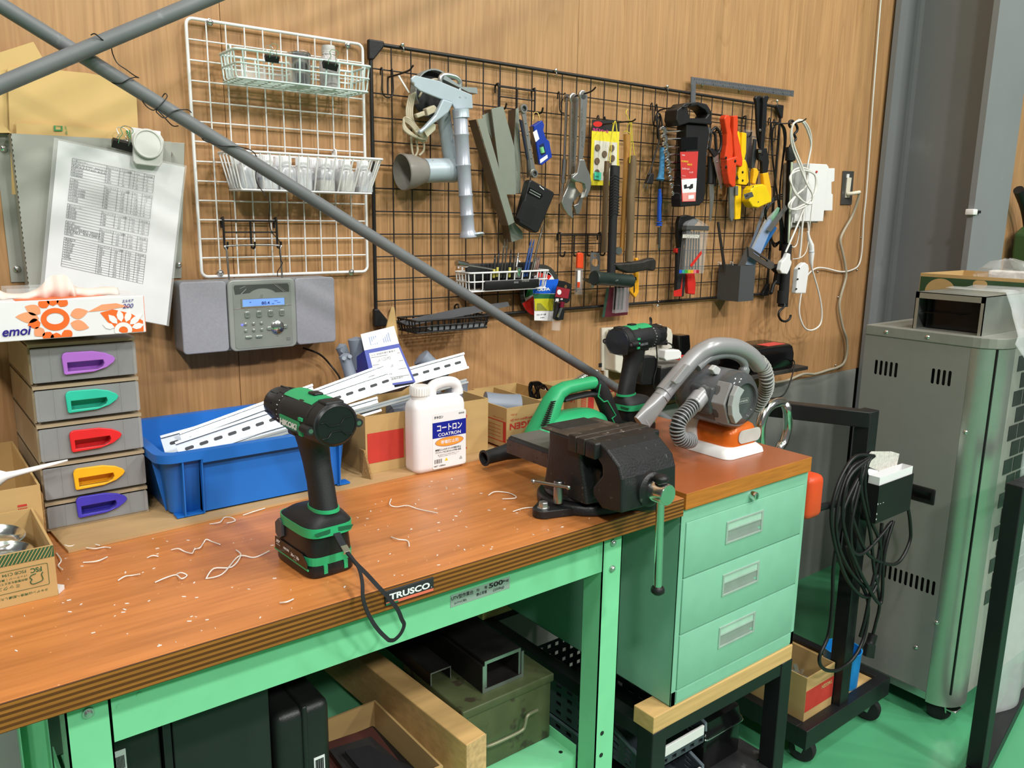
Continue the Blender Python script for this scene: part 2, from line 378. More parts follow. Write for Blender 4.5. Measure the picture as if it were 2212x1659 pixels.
tx('UTV型作業台', -.2645, .8285, .0068, .040); tx('(UTVC型)', -.259, .8205, .0042, .022); tx('均', -.2185, .8295, .0052); tx('等', -.2035, .8295, .0052); tx('静止荷重', -.2185, .8225, .0052, .0195)
tx('500', -.1952, .8285, .008, .0275, .03); tx('kg', -.167, .830, .0052, .0105); tx('(250㎏)', -.187, .8205, .0052, .0215)
build('lettering', m, INK, pl, sm=0, label='black printed load rating')
t = thing('drawer_cabinet', 'pale green steel three-drawer cabinet with an orange-brown wooden top, on a black stand', 'cabinet', (.43, -.4, .470))
m = MB().box(.228, .630, -.745, -.03, .8715, .903); m.mi = [1, 0, 1, 1, 1, 1]; build('wooden_top', m, [CAB_TOP, CAB_EDGE], t, sm=0, bev=.001)
m = MB(); s = .0015
m.box(.226, .2275, -.738, -.11, .470, .8705).box(.6295, .631, -.738, -.11, .470, .8705).box(.226, .631, -.1115, -.11, .47, .8705).box(.226, .631, -.738, -.11, .470, .472)
m.box(.226, .631, -.7385, -.735, .843, .8705).box(.226, .2385, -.7385, -.735, .470, .843).box(.6185, .631, -.7385, -.735, .470, .843).box(.226, .631, -.7385, -.735, .470, .500).box(.23, .627, -.733, -.73, .5, .843)
m.box(.2395, .618, -.7405, -.7385, .476, .4995)
build('body', m, GREEN_C, t, sm=0, bev=.0006)
for z0, z1, hz in ((.7335, .8425, .772), (.6185, .7305, .662), (.5025, .6155, .5495)):
    d = build('drawer', MB().rbox(.2395, .6178, -.7405, -.722, z0, z1, .0012, n=2), GREEN_C, t, sm=30)
    x0, x1 = .358, .476
    fr = MB().prism([V(x0, -.7405, hz), V(x1, -.7405, hz), V(x1, -.7405, hz+.046), V(x0, -.7405, hz+.046)], (0, -.0022, 0), [[V(x0+.004, -.7405, hz+.004), V(x1-.006, -.7405, hz+.004), V(x1-.006, -.7405, hz+.042), V(x0+.004, -.7405, hz+.042)]])
    fr.box(x0+.004, x1-.006, -.7423, -.7409, hz+.0265, hz+.0285)
    h = build('handle', fr, M('handle_aluminium', '#c6cfca', rough=.35, metal=.55), d, sm=0, bev=.0004, label='silver recessed card-holder handle')
    cupm = MB(); zz = [(hz+.0265, -.7412), (hz+.020, -.7406), (hz+.006, -.7408), (hz+.004, -.742)]
    cupm.quad(V(x0+.004, -.7408, hz+.0265), V(x1-.006, -.7408, hz+.0265), V(x1-.006, -.7409, hz+.013), V(x0+.004, -.7409, hz+.013))
    cupm.quad(V(x0+.004, -.7409, hz+.013), V(x1-.018, -.7409, hz+.013), V(x1-.006, -.7418, hz+.004), V(x0+.004, -.7418, hz+.004))
    build('finger_cup', cupm, M('cup_grey', '#a9aeab', rough=.4, metal=.5), h, sm=0)
    build('label_card', MB().box(x0+.0042, x1-.0062, -.7412, -.7407, hz+.0288, hz+.0418), M('card_pale', '#a5c8b4' if hz != .662 else '#cfdcd2', rough=.3), h, sm=0)
lk = MB().lathe([(.0085, 0), (.0085, .010), (.0075, .0125), (.0055, .013)], (.4345, -.7385, .857), (0, -1, 0), 20)
l = build('lock', lk, CHROME, t); build('keyhole', MB().box(.4338, .4352, -.7520, -.7516, .853, .861), BLACK, l)
STANDX0, STANDX1, STANDY0, STANDY1 = .176, .632, -.742, -.14
t = thing('cabinet_stand', 'black square-tube steel stand with a shelf, carrying the green drawer cabinet', 'stand', (.4, -.44, 0))
for x in (STANDX0, STANDX1-.04):
    for y in (STANDY0, STANDY1-.04): build('leg', MB().box(x, x+.04, y, y+.04, 0, .434), DARKP, t, bev=.002)
m = MB(); s = .03
for y in (STANDY0+.002, STANDY1-.032): m.box(STANDX0+.04, STANDX1-.04, y, y+s, .404, .4335)
for x in (STANDX0+.002, STANDX1-.032): m.box(x, x+s, STANDY0+.04, STANDY1-.04, .404, .4335)
build('top_rail', m, DARKP, t, bev=.0015)
build('shelf', MB().box(STANDX0+.003, STANDX1-.003, STANDY0+.045, STANDY1-.045, .163, .169).box(STANDX0+.041, STANDX1-.041, STANDY0+.004, STANDY0+.045, .143, .169).box(STANDX0+.041, STANDX1-.041, STANDY1-.045, STANDY1-.004, .143, .169), M('black_shelf', '#2a2b2c', rough=.5, var=.3, dirt=('#4a4a48', 30, .6)), t, sm=0)
one('wooden_batten', 'pale wooden batten at the front between the green cabinet and its black stand', 'batten', MB().box(STANDX0, STANDX1-.005, STANDY0, STANDY0+.052, .4343, .4695), LTWOOD, sm=0, bev=.0015)
one('wooden_batten', 'pale wooden batten at the rear between the green cabinet and its black stand', 'batten', MB().box(STANDX0, STANDX1-.005, STANDY1-.052, STANDY1, .4343, .4695), LTWOOD, sm=0, bev=.0015)
BZ = .9003
def obox(x0, x1, y0, y1, z0, z1, t=.004):
    """open-topped carton shell with real wall thickness"""
    m = MB(); m.box(x0, x1, y0, y1, z0, z0+t)
    m.box(x0, x1, y0, y0+t, z0+t, z1).box(x0, x1, y1-t, y1, z0+t, z1).box(x0, x0+t, y0+t, y1-t, z0+t, z1).box(x1-t, x1, y0+t, y1-t, z0+t, z1)
    return m
BOARDM = M('thin_plywood', '#b59468', rough=.65, var=.08, scale=4, stretch=(1, 10, 10))
one('plywood_strip', 'thin pale plywood sheet along the back of the worktop under the crate', 'board',
    MB().prism([V(-.7105, -.381, BZ), V(.082, -.349, BZ), V(.125, -.30, BZ), (.125, -.02, BZ), (-.735, -.02, BZ), (-.715, -.327, BZ)], (0, 0, .004)), BOARDM, sm=0)
BB = BZ+.0043
FROST = M('frosted_plastic', '#a5a7a8', rough=.3, alpha=.5, var=.05, scale=15)
FRAMEP = M('beige_frosted', '#b3a083', rough=.45, alpha=.82, var=.05)
t = thing('drawer_tower', 'five-tier frosted plastic drawer tower with a different bright handle on each drawer', 'drawers', (-.648, -.15, BB))
Zs = [(1.134, 1.197), (1.0745, 1.133), (1.0125, 1.0735), (.9515, 1.0115), (BB+.001, .9505)]
cols = [('purple', '#b070d0'), ('turquoise', '#2fb99c'), ('red', '#d8262a'), ('yellow', '#eeb020'), ('blue', '#4038b0')]
m = MB()
for k, (z0, z1) in enumerate(Zs):
    X0, X1 = -.722, -.574
    m.box(X0, X0+.003, -.272, -.03, z0, z1-.002).box(X1-.003, X1, -.272, -.03, z0, z1-.002).box(X0, X1, -.033, -.03, z0, z1-.002)
    m.box(X0, X1, -.283, -.03, z1-.006, z1-.001)
m.box(X0, X1, -.283, -.03, BB, BB+.004)
build('frame', m, FRAMEP, t, sm=0)
for (z0, z1), (cn, ch) in zip(Zs, cols):
    m = MB(); a, b_ = z0+.004, z1-.0075; yf = -.287
    zc = z0+.030; hx0, hx1 = -.6805, -.607; zb, zt = z0+.0135, z0+.0475
    out = [(hx0+.003, zb), (hx0+.042, zb+.001), (hx0+.060, zb+.006), (hx1-.003, zb+.013), (hx1, zb+.018), (hx1-.003, zb+.0225), (hx0+.060, zb+.0285), (hx0+.042, zb+.033), (hx0+.006, zt), (hx0+.002, zt-.002), (hx0, zt-.006), (hx0+.001, zb+.002)]
    hole = [(hx0+.0065, zb+.0045), (hx0+.048, zb+.0045), (hx0+.055, zb+.008), (hx0+.0575, zb+.013), (hx0+.056, zb+.0185), (hx0+.0065, zb+.0185)]
    H_ = [V(x, yf, z) for x, z in hole]
    m.prism([V(x, yf, z) for x, z in rrect(-.7205, -.5755, a, b_, .002, 2)], (0, .003, 0), [H_])
    m.box(-.717, -.579, yf+.003, -.05, a, a+.002).box(-.717, -.715, yf+.003, -.05, a, b_-.006).box(-.581, -.579, yf+.003, -.05, a, b_-.006)
    for x in (-.695, -.602): m.box(x-.0006, x+.0006, yf-.0005, yf+.003, a, b_)
    d = build('drawer', m, FROST, t, sm=0)
    hm = M('handle_'+cn, ch, rough=.35)
    h = build('handle', MB().prism([V(x, yf, z) for x, z in out], (0, -.005, 0), [H_]), hm, d, sm=50, bev=.0008, label=cn+' pull handle')
    cu = MB(); sh = [p+V(0, .014, 0) for p in H_]; cu.loft([H_, sh], cap=False); cu.add(sh, [tuple(range(len(sh)))])
    build('handle_recess', cu, hm, h, sm=0)
    ct = MB(); rr = random.Random(int(z0*1000))
    for q in range(3):
        x = -.70+q*.042; ct.rbox(x, x+.03, -.25, -.12, a+.0025, a+rr.uniform(.012, .028), .003)
    build('contents', ct, M('drawer_contents', '#46484b', rough=.5, var=.4, scale=60), d)
TISW = M('tissue_box_white', '#dfdfe2', rough=.35, var=.01); TO = M('print_orange', '#e8692a', rough=.4); TO2 = M('print_pale_orange', '#eb9a70', rough=.4); NAVY = M('print_navy', '#2a1c80', rough=.4)
TZ = 1.2075; ty0, ty1, tx0, tx1 = -.318, -.205, -.800, -.5655
t = thing('tissue_box', 'white tissue box printed with orange flowers, a tissue pulled out, on the drawer tower', 'tissue box', ((tx0+tx1)/2, (ty0+ty1)/2, TZ))
zt = TZ+.0565
bx_ = build('carton', MB().rbox(tx0, tx1, ty0, ty1, TZ, zt, .001, n=2), TISW, t, sm=0)
cx, cz = -.688, TZ+.028
P2 = lambda x, z: V(x, ty0-.0004, z)
def petal(m, cx, cz, a, r0, r1, w, tip=0.):
    ca, sa = math.cos(a), math.sin(a); o = []
    for i in range(9):
        s = i/8; rr_ = r0+(r1-r0)*s; ww = w*math.sin(PI*min(1, s**.8))+(.0004); o.append((rr_, ww+tip*s))
    pts = o+[(r_, -w_+2*tip*i/8) for i, (r_, w_) in reversed(list(enumerate(o)))][1:-1]
    q = [(cx+r_*ca-w_*sa, cz+r_*sa+w_*ca) for r_, w_ in pts]
    q = [(min(max(x, tx0+.001), tx1-.001), min(max(z, TZ+.0012), zt-.0012)) for x, z in q]
    if max(z for x, z in q)-min(z for x, z in q) > .002: m.prism([P2(x, z) for x, z in q], (0, -.0002, 0))
m = MB(); m.prism([P2(x, z) for x, z in ell(cx, cz, .0185, .0165, 28)], (0, -.0003, 0), [[P2(x, z) for x, z in ell(cx, cz+.001, .0112, .0082, 24)]])
for a in (65, 92, 118, 190, 245, 268, 300): petal(m, cx, cz, math.radians(a), .0195, .036, .0072)
c2x, c2z = -.598, TZ+.006
for x0, z0, x1, z1 in ((tx0+.012, .001, tx0+.05, .018), ): petal(m, x0, TZ+z0, .9, 0, .03, .008)
m.prism([P2(x, z) for x, z in ((-.628, TZ+.034), (-.610, TZ+.038), (-.585, TZ+.030), (-.569, TZ+.018), (-.569, TZ+.0015), (-.60, TZ+.0015), (-.614, TZ+.012))], (0, -.0002, 0))
build('flower_print', m, TO, bx_, sm=0, label='orange flower print')
m = MB()
for a, r1 in ((150, .042), (172, .05), (12, .045), (340, .046), (218, .036)): petal(m, cx, cz, math.radians(a), .0205, r1, .0075)
m.prism([P2(x, z) for x, z in ((-.645, TZ+.036), (-.625, TZ+.046), (-.605, TZ+.047), (-.585, TZ+.040), (-.60, TZ+.040), (-.62, TZ+.037))], (0, -.00015, 0))
build('flower_print', m, TO2, bx_, sm=0, label='pale orange petals')
m = MB()
P3 = lambda x, z: V(x, ty0-.0008, z)
for a, r1 in ((12, .031), (38, .038), (68, .033), (98, .032), (128, .031), (160, .03)):
    a = math.radians(a); ca, sa = math.cos(a), math.sin(a)
    q = [(c2x+r*ca-w_*sa, c2z+r*sa+w_*ca) for r, w_ in ((.0125, 0), (.018, .0042), (.024, .0045), (r1, 0), (.024, -.0045), (.018, -.0042))]
    m.prism([P3(min(x, tx1-.001), max(z, TZ+.0012)) for x, z in q], (0, -.0002, 0))
m.prism([P3(x, max(z, TZ+.0012)) for x, z in ell(c2x, c2z, .0125, .0115, 24)], (0, -.0002, 0), [[P3(x, max(z, TZ+.0013)) for x, z in ell(c2x, c2z-.001, .0065, .0062, 18)]])
build('flower_print', m, PAPER, bx_, sm=0, label='white flower on the orange print')
m = MB(); text_mb(m, 'emoi', (-.7555, ty0-.001, TZ+.0075), (1, 0, .02), (0, 0, 1), .0125, width=.036, shear=.25, bold=.02); text_mb(m, 'elle', (-.7935, ty0-.001, TZ+.0075), (1, 0, .02), (0, 0, 1), .0125, width=.033, shear=.25, bold=.02)
text_mb(m, 'エルモア', (-.5965, ty0-.001, TZ+.0475), (1, 0, .02), (0, 0, 1), .0042, width=.0165, shear=.3, bold=.02); text_mb(m, '200', (-.5965, ty0-.001, TZ+.0385), (1, 0, .02), (0, 0, 1), .0068, width=.0155, shear=.25)
build('lettering', m, NAVY, bx_, sm=0, label='navy blue italic lettering')
m = MB().box(tx1-.0002, tx1+.0006, ty0+.001, ty1-.001, TZ+.001, zt-.001); build('end_panel', m, TO, bx_, sm=0, label='orange end of the box')
m = MB().prism([V(-.735, ty0+.001, zt+.0002), V(-.69, ty0+.001, zt+.0002), V(-.66, ty0+.015, zt+.0002), V(-.61, ty0+.03, zt+.0002), V(-.66, ty0+.05, zt+.0002), V(-.735, ty0+.03, zt+.0002)], (0, 0, .0002)); build('top_print', m, TO, bx_, sm=0)
TISS = M('tissue_paper', '#e6d6cc', rough=.85, alpha=.9, var=.02)
m = MB(); rings = []
prof = [(-.790, .011), (-.775, .020), (-.760, .024), (-.748, .012), (-.735, .007), (-.715, .008), (-.70, .014), (-.688, .027), (-.676, .032), (-.662, .031), (-.655, .019), (-.648, .013), (-.63, .011), (-.605, .012), (-.592, .010)]
pr = smooth([V(x, 0, h) for x, h in prof], 4)
for i, p in enumerate(pr):
    s = math.sin(i*.9)*.004
    rings.append([V(p.x, -.285+s, zt+.0004), V(p.x, -.283+s*.5, zt+p.z*.55), V(p.x+.001, -.272+s, zt+p.z), V(p.x, -.262+s*.4, zt+p.z*.6), V(p.x, -.250+s*.3, zt+.0004)])
m.loft(rings, cap=False, closed=False); ti = build('tissue', m, TISS, t, sm=80)
so = ti.modifiers.new('solid', 'SOLIDIFY'); so.thickness = .0003
m = MB(); a, b_ = -.80, -.602
t = thing('black_tray', 'low black plastic tray behind the tissue box on the drawer tower', 'tray', (-.7, -.13, 1.1975))
tray = []
for o, z in ((.008, 1.1985), (.004, 1.225), (.004, 1.229), (0, 1.2295), (0, 1.2335), (.003, 1.2335), (.0055, 1.226), (.010, 1.2005)): tray.append([V(x, y, z) for x, y in rrect(a+o, b_-o, -.196+o, -.05-o, .018)])
m.loft(tray); build('tray_body', m, BLACK, t, sm=50)
t = thing('clear_case', 'clear plastic case with white packets inside, standing in the black tray', 'case', (-.7, -.12, 1.2015))
m = obox(-.727, -.641, -.155, -.085, 1.2015, 1.268, t=.0014); build('shell', m, CLEAR, t, sm=0)
m = MB()
for q in range(3):
    m.prism([V(-.722+.001*q, -.148+q*.02, 1.204), V(-.69, -.148+q*.02, 1.204), V(-.672, -.146+q*.02, 1.246-q*.003), V(-.685, -.145+q*.02, 1.249), V(-.722, -.144+q*.02, 1.236+q*.004)], (0, .012, 0))
build('packet', m, M('packet_white', '#d8d6d2', rough=.3, var=.2, scale=60), t, sm=0)
m = MB().prism([V(-.671, -.14, 1.204), V(-.645, -.14, 1.204), V(-.645, -.135, 1.251), V(-.669, -.135, 1.249)], (0, .03, 0)); build('packet', m, M('packet_pink', '#c9b2a2', rough=.25, var=.1), t, sm=0)
def band(m, x0, x1, y, z0, z1, n, dx, dz, w):
    for i in range(n):
        x = x0+(x1-x0)*i/n; a = [(x, z0), (x+w, z0), (x+w+dx, z1), (x+dx, z1)]
        a = [(min(max(p, x0), x1), q) for p, q in a]; m.prism([V(p, y, q) for p, q in a], (0, -.0002, 0))
GPRINT = M('green_print', '#2c5634', rough=.75)
t = thing('green_striped_carton', 'open carton with a green striped band, holding shiny metal dishes on the worktop', 'carton', (-.83, -.42, BZ))
bd = build('carton_body', obox(-.92, -.746, -.520, -.352, BZ, .9695, .003), CARD, t, sm=0)
fy = -.5204
m = MB().box(-.92, -.7462, fy-.0002, fy, .9545, .9692); build('band', m, GPRINT, bd, sm=0, label='dark green printed band')
m = MB(); band(m, -.92, -.7465, fy-.0003, .9547, .969, 40, .009, 0, .0011); build('stripes', m, CARD, bd, sm=0)
m = MB(); m.prism([V(x, fy, z) for x, z in rrect(-.85, -.7545, .918, .9478, .002)], (0, -.0002, 0), [[V(x, fy, z) for x, z in rrect(-.8495, -.755, .9185, .9473, .0018)]])
def updown(m, s, x1, z1, h, w, b=.01): text_mb(m, s, (x1, fy-.0002, z1), (-1, 0, 0), (0, 0, -1), h, width=w, bold=b, depth=-.0003)
updown(m, 'FSC', -.7615, .9445, .0065, .0125, .03); updown(m, 'FSC® C194', -.779, .9445, .0042, .026); updown(m, 'パッケージ｜責任ある', -.778, .938, .0032, .04); updown(m, '森林管理を支えています', -.778, .933, .0032, .04); updown(m, 'ミックス', -.787, .9275, .0045, .025); updown(m, 'タキゲンは環境へ配慮した取組みを', -.757, .9135, .0036, .07)
tr = [(-.7645, .9375), (-.7635, .933), (-.7665, .931), (-.7655, .9275), (-.769, .926), (-.772, .9225), (-.777, .9225), (-.7785, .926), (-.7765, .929), (-.7785, .932), (-.776, .9345), (-.7725, .9345), (-.7725, .9375), (-.7685, .9375), (-.7685, .9345)]
tr_o = MB(); pts = smooth([V(x, fy-.0003, z) for x, z in ((-.7605, .9365), (-.7625, .934), (-.7615, .9265), (-.767, .924), (-.7735, .9235), (-.7755, .927), (-.7735, .9295), (-.7755, .9325), (-.7735, .9355), (-.7685, .9365))], 5)
tr_o.tube(pts, .00055, 6); m.add(tr_o.v, tr_o.f)
build('print', m, GPRINT, bd, sm=0, label='green printing upside down')
for x0 in (-.92,): pass
t2 = thing('small_carton', 'plain cardboard carton with red print behind the green striped carton, left end of the worktop', 'carton', (-.80, -.34, BZ))
m = obox(-.93, -.733, -.346, -.06, BZ, 1.000, .003); b2 = build('carton_body', m, CARD, t2, sm=0)
m = MB().box(-.7325, -.7305, -.344, -.20, .905, .985); build('folded_flap', m, CARDE, b2, sm=0)
m = MB().box(-.7635, -.752, -.3466, -.3462, .972, .975)
for i in range(6): m.box(-.763+i*.002, -.762+i*.002, -.3466, -.3462, .955, .970)
build('print', m, RED, b2, sm=0, label='red printed barcode')
for k, (x, y, z, r) in enumerate(((-.795, -.47, .953, .033), (-.80, -.41, .957, .036))):
    m = MB().lathe([(.0, -.016), (r*.7, -.016), (r*.86, -.006), (r, 0), (r*1.02, .0015), (r*.97, .002), (r*.9, -.001), (r*.8, -.004), (r*.74, -.009), (.0, -.010)], (x, y, z), (.08, -.12, 1), 36)
    one('metal_dish', ('shiny round metal dish nearest the rim of the green striped carton', 'shiny round metal dish behind another one in the green striped carton')[k], 'metal dish', m, CHROME, group='metal dishes in the carton', sm=50)
m = MB().rbox(-.89, -.77, -.50, -.37, BZ+.004, .936, .004); one('packing_paper', 'brown paper filling under the metal dishes in the green striped carton', 'paper', m, CARDE)
sp = []
for s, w_, d_ in ((0, .012, .012), (.02, .02, .017), (.04, .023, .019), (.058, .020, .016), (.068, .011, .008), (.08, .0095, .006), (.10, .0085, .005), (.125, .006, .004), (.148, .0015, .002)):
    c = V(-.838+s, -.325+s*.06, 1.007+s*.10)
    sp.append([c+V(.0, math.cos(a)*w_*.6, math.sin(a)*d_*.75) for a in [2*PI*i/14 for i in range(14)]])
one('plastic_scoop', 'white plastic scoop with a pointed handle lying on the plain carton', 'scoop', MB().loft(sp), WHITEP, sm=80)
one('paper_scrap', 'small white paper scrap beside the near corner of the green striped carton', 'scrap', MB().prism([V(-.7455, -.518, BZ), V(-.7365, -.506, BZ), V(-.744, -.497, BZ)], (0, 0, .006)), PAPER, sm=0)
CRB = M('crate_blue', '#1a68bd', rough=.42, var=.05, scale=6)
t = thing('blue_crate', 'blue plastic tote crate with ribbed corners holding slotted metal rails', 'crate', (-.40, -.21, BB))
m = MB(); cx0, cx1, cy0, cy1 = -.5725, -.2235, -.352, -.075; zt = 1.0135
def rr(x0, x1, y0, y1, r, z): return [V(a, b, z) for a, b in rrect(x0, x1, y0, y1, r, 5)]
k = .026
m.loft([rr(cx0+k, cx1-k, cy0+k, cy1-k, .018, BB), rr(cx0+k-.004, cx1-k+.004, cy0+k-.004, cy1-k+.004, .02, BB+.004),
        rr(cx0+.014, cx1-.014, cy0+.014, cy1-.014, .022, zt-.018), rr(cx0+.013, cx1-.013, cy0+.013, cy1-.013, .022, zt-.016),
        rr(cx0, cx1, cy0, cy1, .03, zt-.014), rr(cx0, cx1, cy0, cy1, .03, zt), rr(cx0+.016, cx1-.016, cy0+.016, cy1-.016, .02, zt), rr(cx0+k+.002, cx1-k-.002, cy0+k+.002, cy1-k-.002, .016, BB+.005)])
cr = build('crate_body', m, CRB, t, sm=40)
def rib(xa, xb, y0b, y0t, th=.0016):
    b = MB()
    return b
m = MB()
for xs in ((-.535, -.545), (-.505, -.512), (-.262, -.254)):
    xb, xt = xs[1]*.0+xs[0], xs[0]
    m.prism([V(xb, cy0+k-.003, BB+.002), V(xb, cy0+.004, BB+.002), V(xt, cy0+.001, zt-.014), V(xt, cy0+.014, zt-.014)], (.0022, 0, 0))
m.box(-.547, -.503, cy0+.006, cy0+k+.002, BB+.001, BB+.0035).box(-.265, -.240, cy0+.006, cy0+k+.002, BB+.001, BB+.0035)
m.prism([V(-.505, cy0+.010, BB+.003), V(-.505, cy0+.0125, zt-.018), V(-.262, cy0+.0125, zt-.018), V(-.262, cy0+.010, BB+.003)], (0, .012, 0))
m.box(-.503, -.2625, cy0-.0002, cy0+.004, zt-.020, zt-.010)
for yy in (-.30, -.13): m.prism([V(cx0+.003, yy, zt-.014), V(cx0+.014, yy, zt-.014), V(cx0+k-.003, yy, BB+.003), V(cx0+.02, yy, BB+.003)], (0, .002, 0))
build('rib', m, CRB, cr, sm=0)
DINM = M('rail_metal', '#cdd3da', rough=.3, metal=.75, var=.03); SLOT = M('slot_dark', '#3b3d40', rough=.6)
def rail(a, b, wdir, W, label, slots=True, mat=DINM, name='slotted_rail', H=.0075):
    a = V(a); b = V(b); L = (b-a).length; u = (b-a).normalized(); w = (V(wdir)-u*V(wdir).dot(u)).normalized(); n = u.cross(w)
    if n.y > 0: n = -n
    h = W/2; th = .0011
    sec = [(-h, 0), (-h+.0045, 0), (-h+.0045, -H+th), (h-.0045, -H+th), (h-.0045, 0), (h, 0), (h, -th), (h-.0045+th, -th), (h-.0045+th, -H), (-h+.0045-th, -H), (-h+.0045-th, -th), (-h, -th)]
    m = MB(); f = lambda s, q, d: a+u*s+w*q+n*d
    m.loft([[f(0, q, d) for q, d in sec], [f(L, q, d) for q, d in sec]])
    t = thing(name, label, 'rail', tuple(a), group='slotted rails in the blue crate')
    build('channel', m, mat, t, sm=0)
    if slots:
        sm_ = MB(); s = .012
        while s < L-.014:
            sm_.prism([f(s+x, z, -H+th+.0002) for x, z in rrect(0, .0155, -.0029, .0029, .0028)], n*.0002); s += .0255
        build('slots', sm_, SLOT, t, sm=0)
    return t
wd_ = (0, .35, .94)
rail(at(352, 962, y=-.165), at(1008, 778, y=-.235), wd_, .036, 'uppermost slotted rail, running furthest right past the bottle, its slots pale')
rail(at(395, 952, y=-.185), at(682, 846, y=-.18), wd_, .034, 'shorter slotted rail at the rear of the bundle, its upper end just above the drill')
rail(at(385, 975, y=-.215), at(846, 819, y=-.262), wd_, .035, 'slotted rail in the middle of the bundle with its end above the bottle cap')
rail(at(440, 985, y=-.225), at(820, 872, y=-.285), wd_, .030, 'copper-reflecting slotted rail low in the bundle behind the bottle')
rail(at(430, 985, y=-.245), at(1010, 822, y=-.309), (0, .8, .6), .012, 'thin bare metal rail lowest in the bundle, crossing above the bottle', slots=False, name='thin_rail', H=.006)
rail(at(420, 958, y=-.20), at(836, 802, y=-.247), wd_, .034, 'slotted rail second from the top with its end left of the blue box label')
t = thing('liquid_bottle', 'translucent white plastic liquid bottle with a blue and orange label', 'bottle', (-.046, -.335, BZ))
BOT = M('bottle_plastic', '#e6e4e6', rough=.35, sss=.3, var=.02)
bx0, bx1, by0, by1 = -.1125, .0065, -.367, -.3185
bot = lambda o, z, r=.014: [V(a, b, z) for a, b in rrect(bx0+o, bx1-o, by0+o, by1-o, r, 5)]
m = MB().loft([bot(.006, BZ, .012), bot(.001, BZ+.006), bot(0, BZ+.012), bot(0, BZ+.128), bot(.002, BZ+.138), bot(.010, BZ+.147, .012), bot(.022, BZ+.150, .008)])
bb = build('bottle_body', m, BOT, t, sm=50)
rot = Matrix.Identity(4)
m = MB().lathe([(.0165, 0), (.0165, .006), (.019, .008), (.019, .024), (.0175, .026), (.0, .0262)], (-.088, -.343, BZ+.145), (0, 0, 1), 24)
for i in range(24):
    a = 2*PI*i/24; m.box(-.0008, .0008, .0188, .0196, .009, .023, Matrix.Translation((-.088, -.343, BZ+.145)) @ Matrix.Rotation(a, 4, 'Z'))
build('cap', m, WHITEP, t, sm=40)
hd = MB(); hp = smooth([V(-.064, -.343, BZ+.143), V(-.060, -.343, BZ+.163), V(-.045, -.343, BZ+.170), V(-.02, -.343, BZ+.171), V(-.004, -.343, BZ+.163), V(.000, -.343, BZ+.145)], 5)
hd.tube(hp, [.012]*3+[.011]*(len(hp)-6)+[.012]*3, 10); build('grip', hd, BOT, t, sm=60)
ly = by0-.0003; lx0, lx1 = -.0745, .0035; lz0, lz1 = BZ+.006, BZ+.1175
lab = build('label_sheet', MB().prism([V(x, ly+.0002, z) for x, z in rrect(lx0, lx1, lz0, lz1, .004)], (0, -.0003, 0)), PAPER, t, sm=0)
lb = build('label_band', MB().box(lx0, lx1, ly-.0004, ly, lz0+.062, lz0+.093), M('label_blue', '#12208f', rough=.45), lab, sm=0, label='blue band')
m = MB(); T = lambda mm, s, x, z, h, w=None, b=.0, d=.0006: text_mb(mm, s, (x, ly-.0001, z), (1, 0, 0), (0, 0, 1), h, width=w, bold=b, depth=d)
T(m, 'コートロン', lx0+.010, lz0+.0745, .0135, .058, .03); T(m, 'COATRON', lx0+.0125, lz0+.0645, .0065, .053, .015); build('lettering', m, PAPER, lb, sm=0, label='white lettering')
el = MB().prism([V(x, ly-.0001, z) for x, z in ell(lx0+.039, lz0+.052, .0325, .0088, 32)], (0, -.0004, 0)); ol = build('label_oval', el, M('label_orange', '#ef9a3c', rough=.45), lab, sm=0, label='orange oval')
m = MB().prism([V(x, ly-.00025, z) for x, z in ell(lx0+.039, lz0+.052, .0332, .0095, 32)], (0, -.0001, 0), [[V(x, ly-.00025, z) for x, z in ell(lx0+.039, lz0+.052, .0325, .0088, 32)]]); build('oval_outline', m, NAVY, lab, sm=0)
m = MB(); T(m, '帯電防止剤', lx0+.0185, lz0+.0485, .0075, .041, .02, .0008); build('lettering', m, PAPER, ol, sm=0, label='white characters')
m = MB(); T(m, 'タキロン', lx0+.0035, lz0+.1005, .0058, .021, .03); T(m, '業務用', lx0+.0605, lz0+.1035, .0036, .013); T(m, '静電気によるホコリの付着を防止', lx0+.006, lz0+.0355, .0042, .060, .015); T(m, 'プラスチック加工品の仕上げ作業に最適', lx0+.006, lz0+.0305, .0038, .060, .01)
T(m, 'NET 1,000ml', lx0+.003, lz0+.0035, .0036, .026, .01); T(m, '●ご使用の前に必ず説明をお読みください', lx0+.012, lz0+.0262, .0018, .05); T(m, '用途以外には使用しないでください', lx0+.014, lz0+.0232, .0018, .042)
for i, wd2 in enumerate((3, 1, 2, 1, 4, 1, 2, 3, 1, 2, 1, 3, 1)):
    m.box(lx0+.004+i*.0014, lx0+.004+i*.0014+wd2*.0003, ly-.0003, ly, lz0+.0105, lz0+.019)
T(m, '♴', lx0+.0625, lz0+.011, .006, .006)
build('lettering', m, INK, lab, sm=0, label='small black printing')
m = MB().prism([V(lx0+.0275, ly, lz0+.0135), V(lx0+.0355, ly, lz0+.0135), V(lx0+.0315, ly, lz0+.0195)], (0, -.0004, 0)); build('warning_mark', m, M('warn_yellow', '#e8c20e', rough=.5), lab, sm=0)
t = thing('red_banded_carton', 'cardboard carton with a red printed block behind the bottle, full of grey covers', 'carton', (-.045, -.17, BB))
cb = build('carton_body', obox(-.191, .0965, -.315, -.035, BB, 1.0175, .003), CARD, t, sm=0)
m = MB().box(-.187, -.108, -.3156, -.3152, .925, .984); build('red_block', m, RED, cb, sm=0, label='red printed block')
m = MB().box(.012, .016, -.3156, -.3152, .917, .990).box(.012, .042, -.3156, -.3152, .984, .990).box(.012, .042, -.3156, -.3152, .917, .921)
for i in range(16): m.box(.020, .040, -.3156, -.3152, .924+i*.0036, .9258+i*.0036)
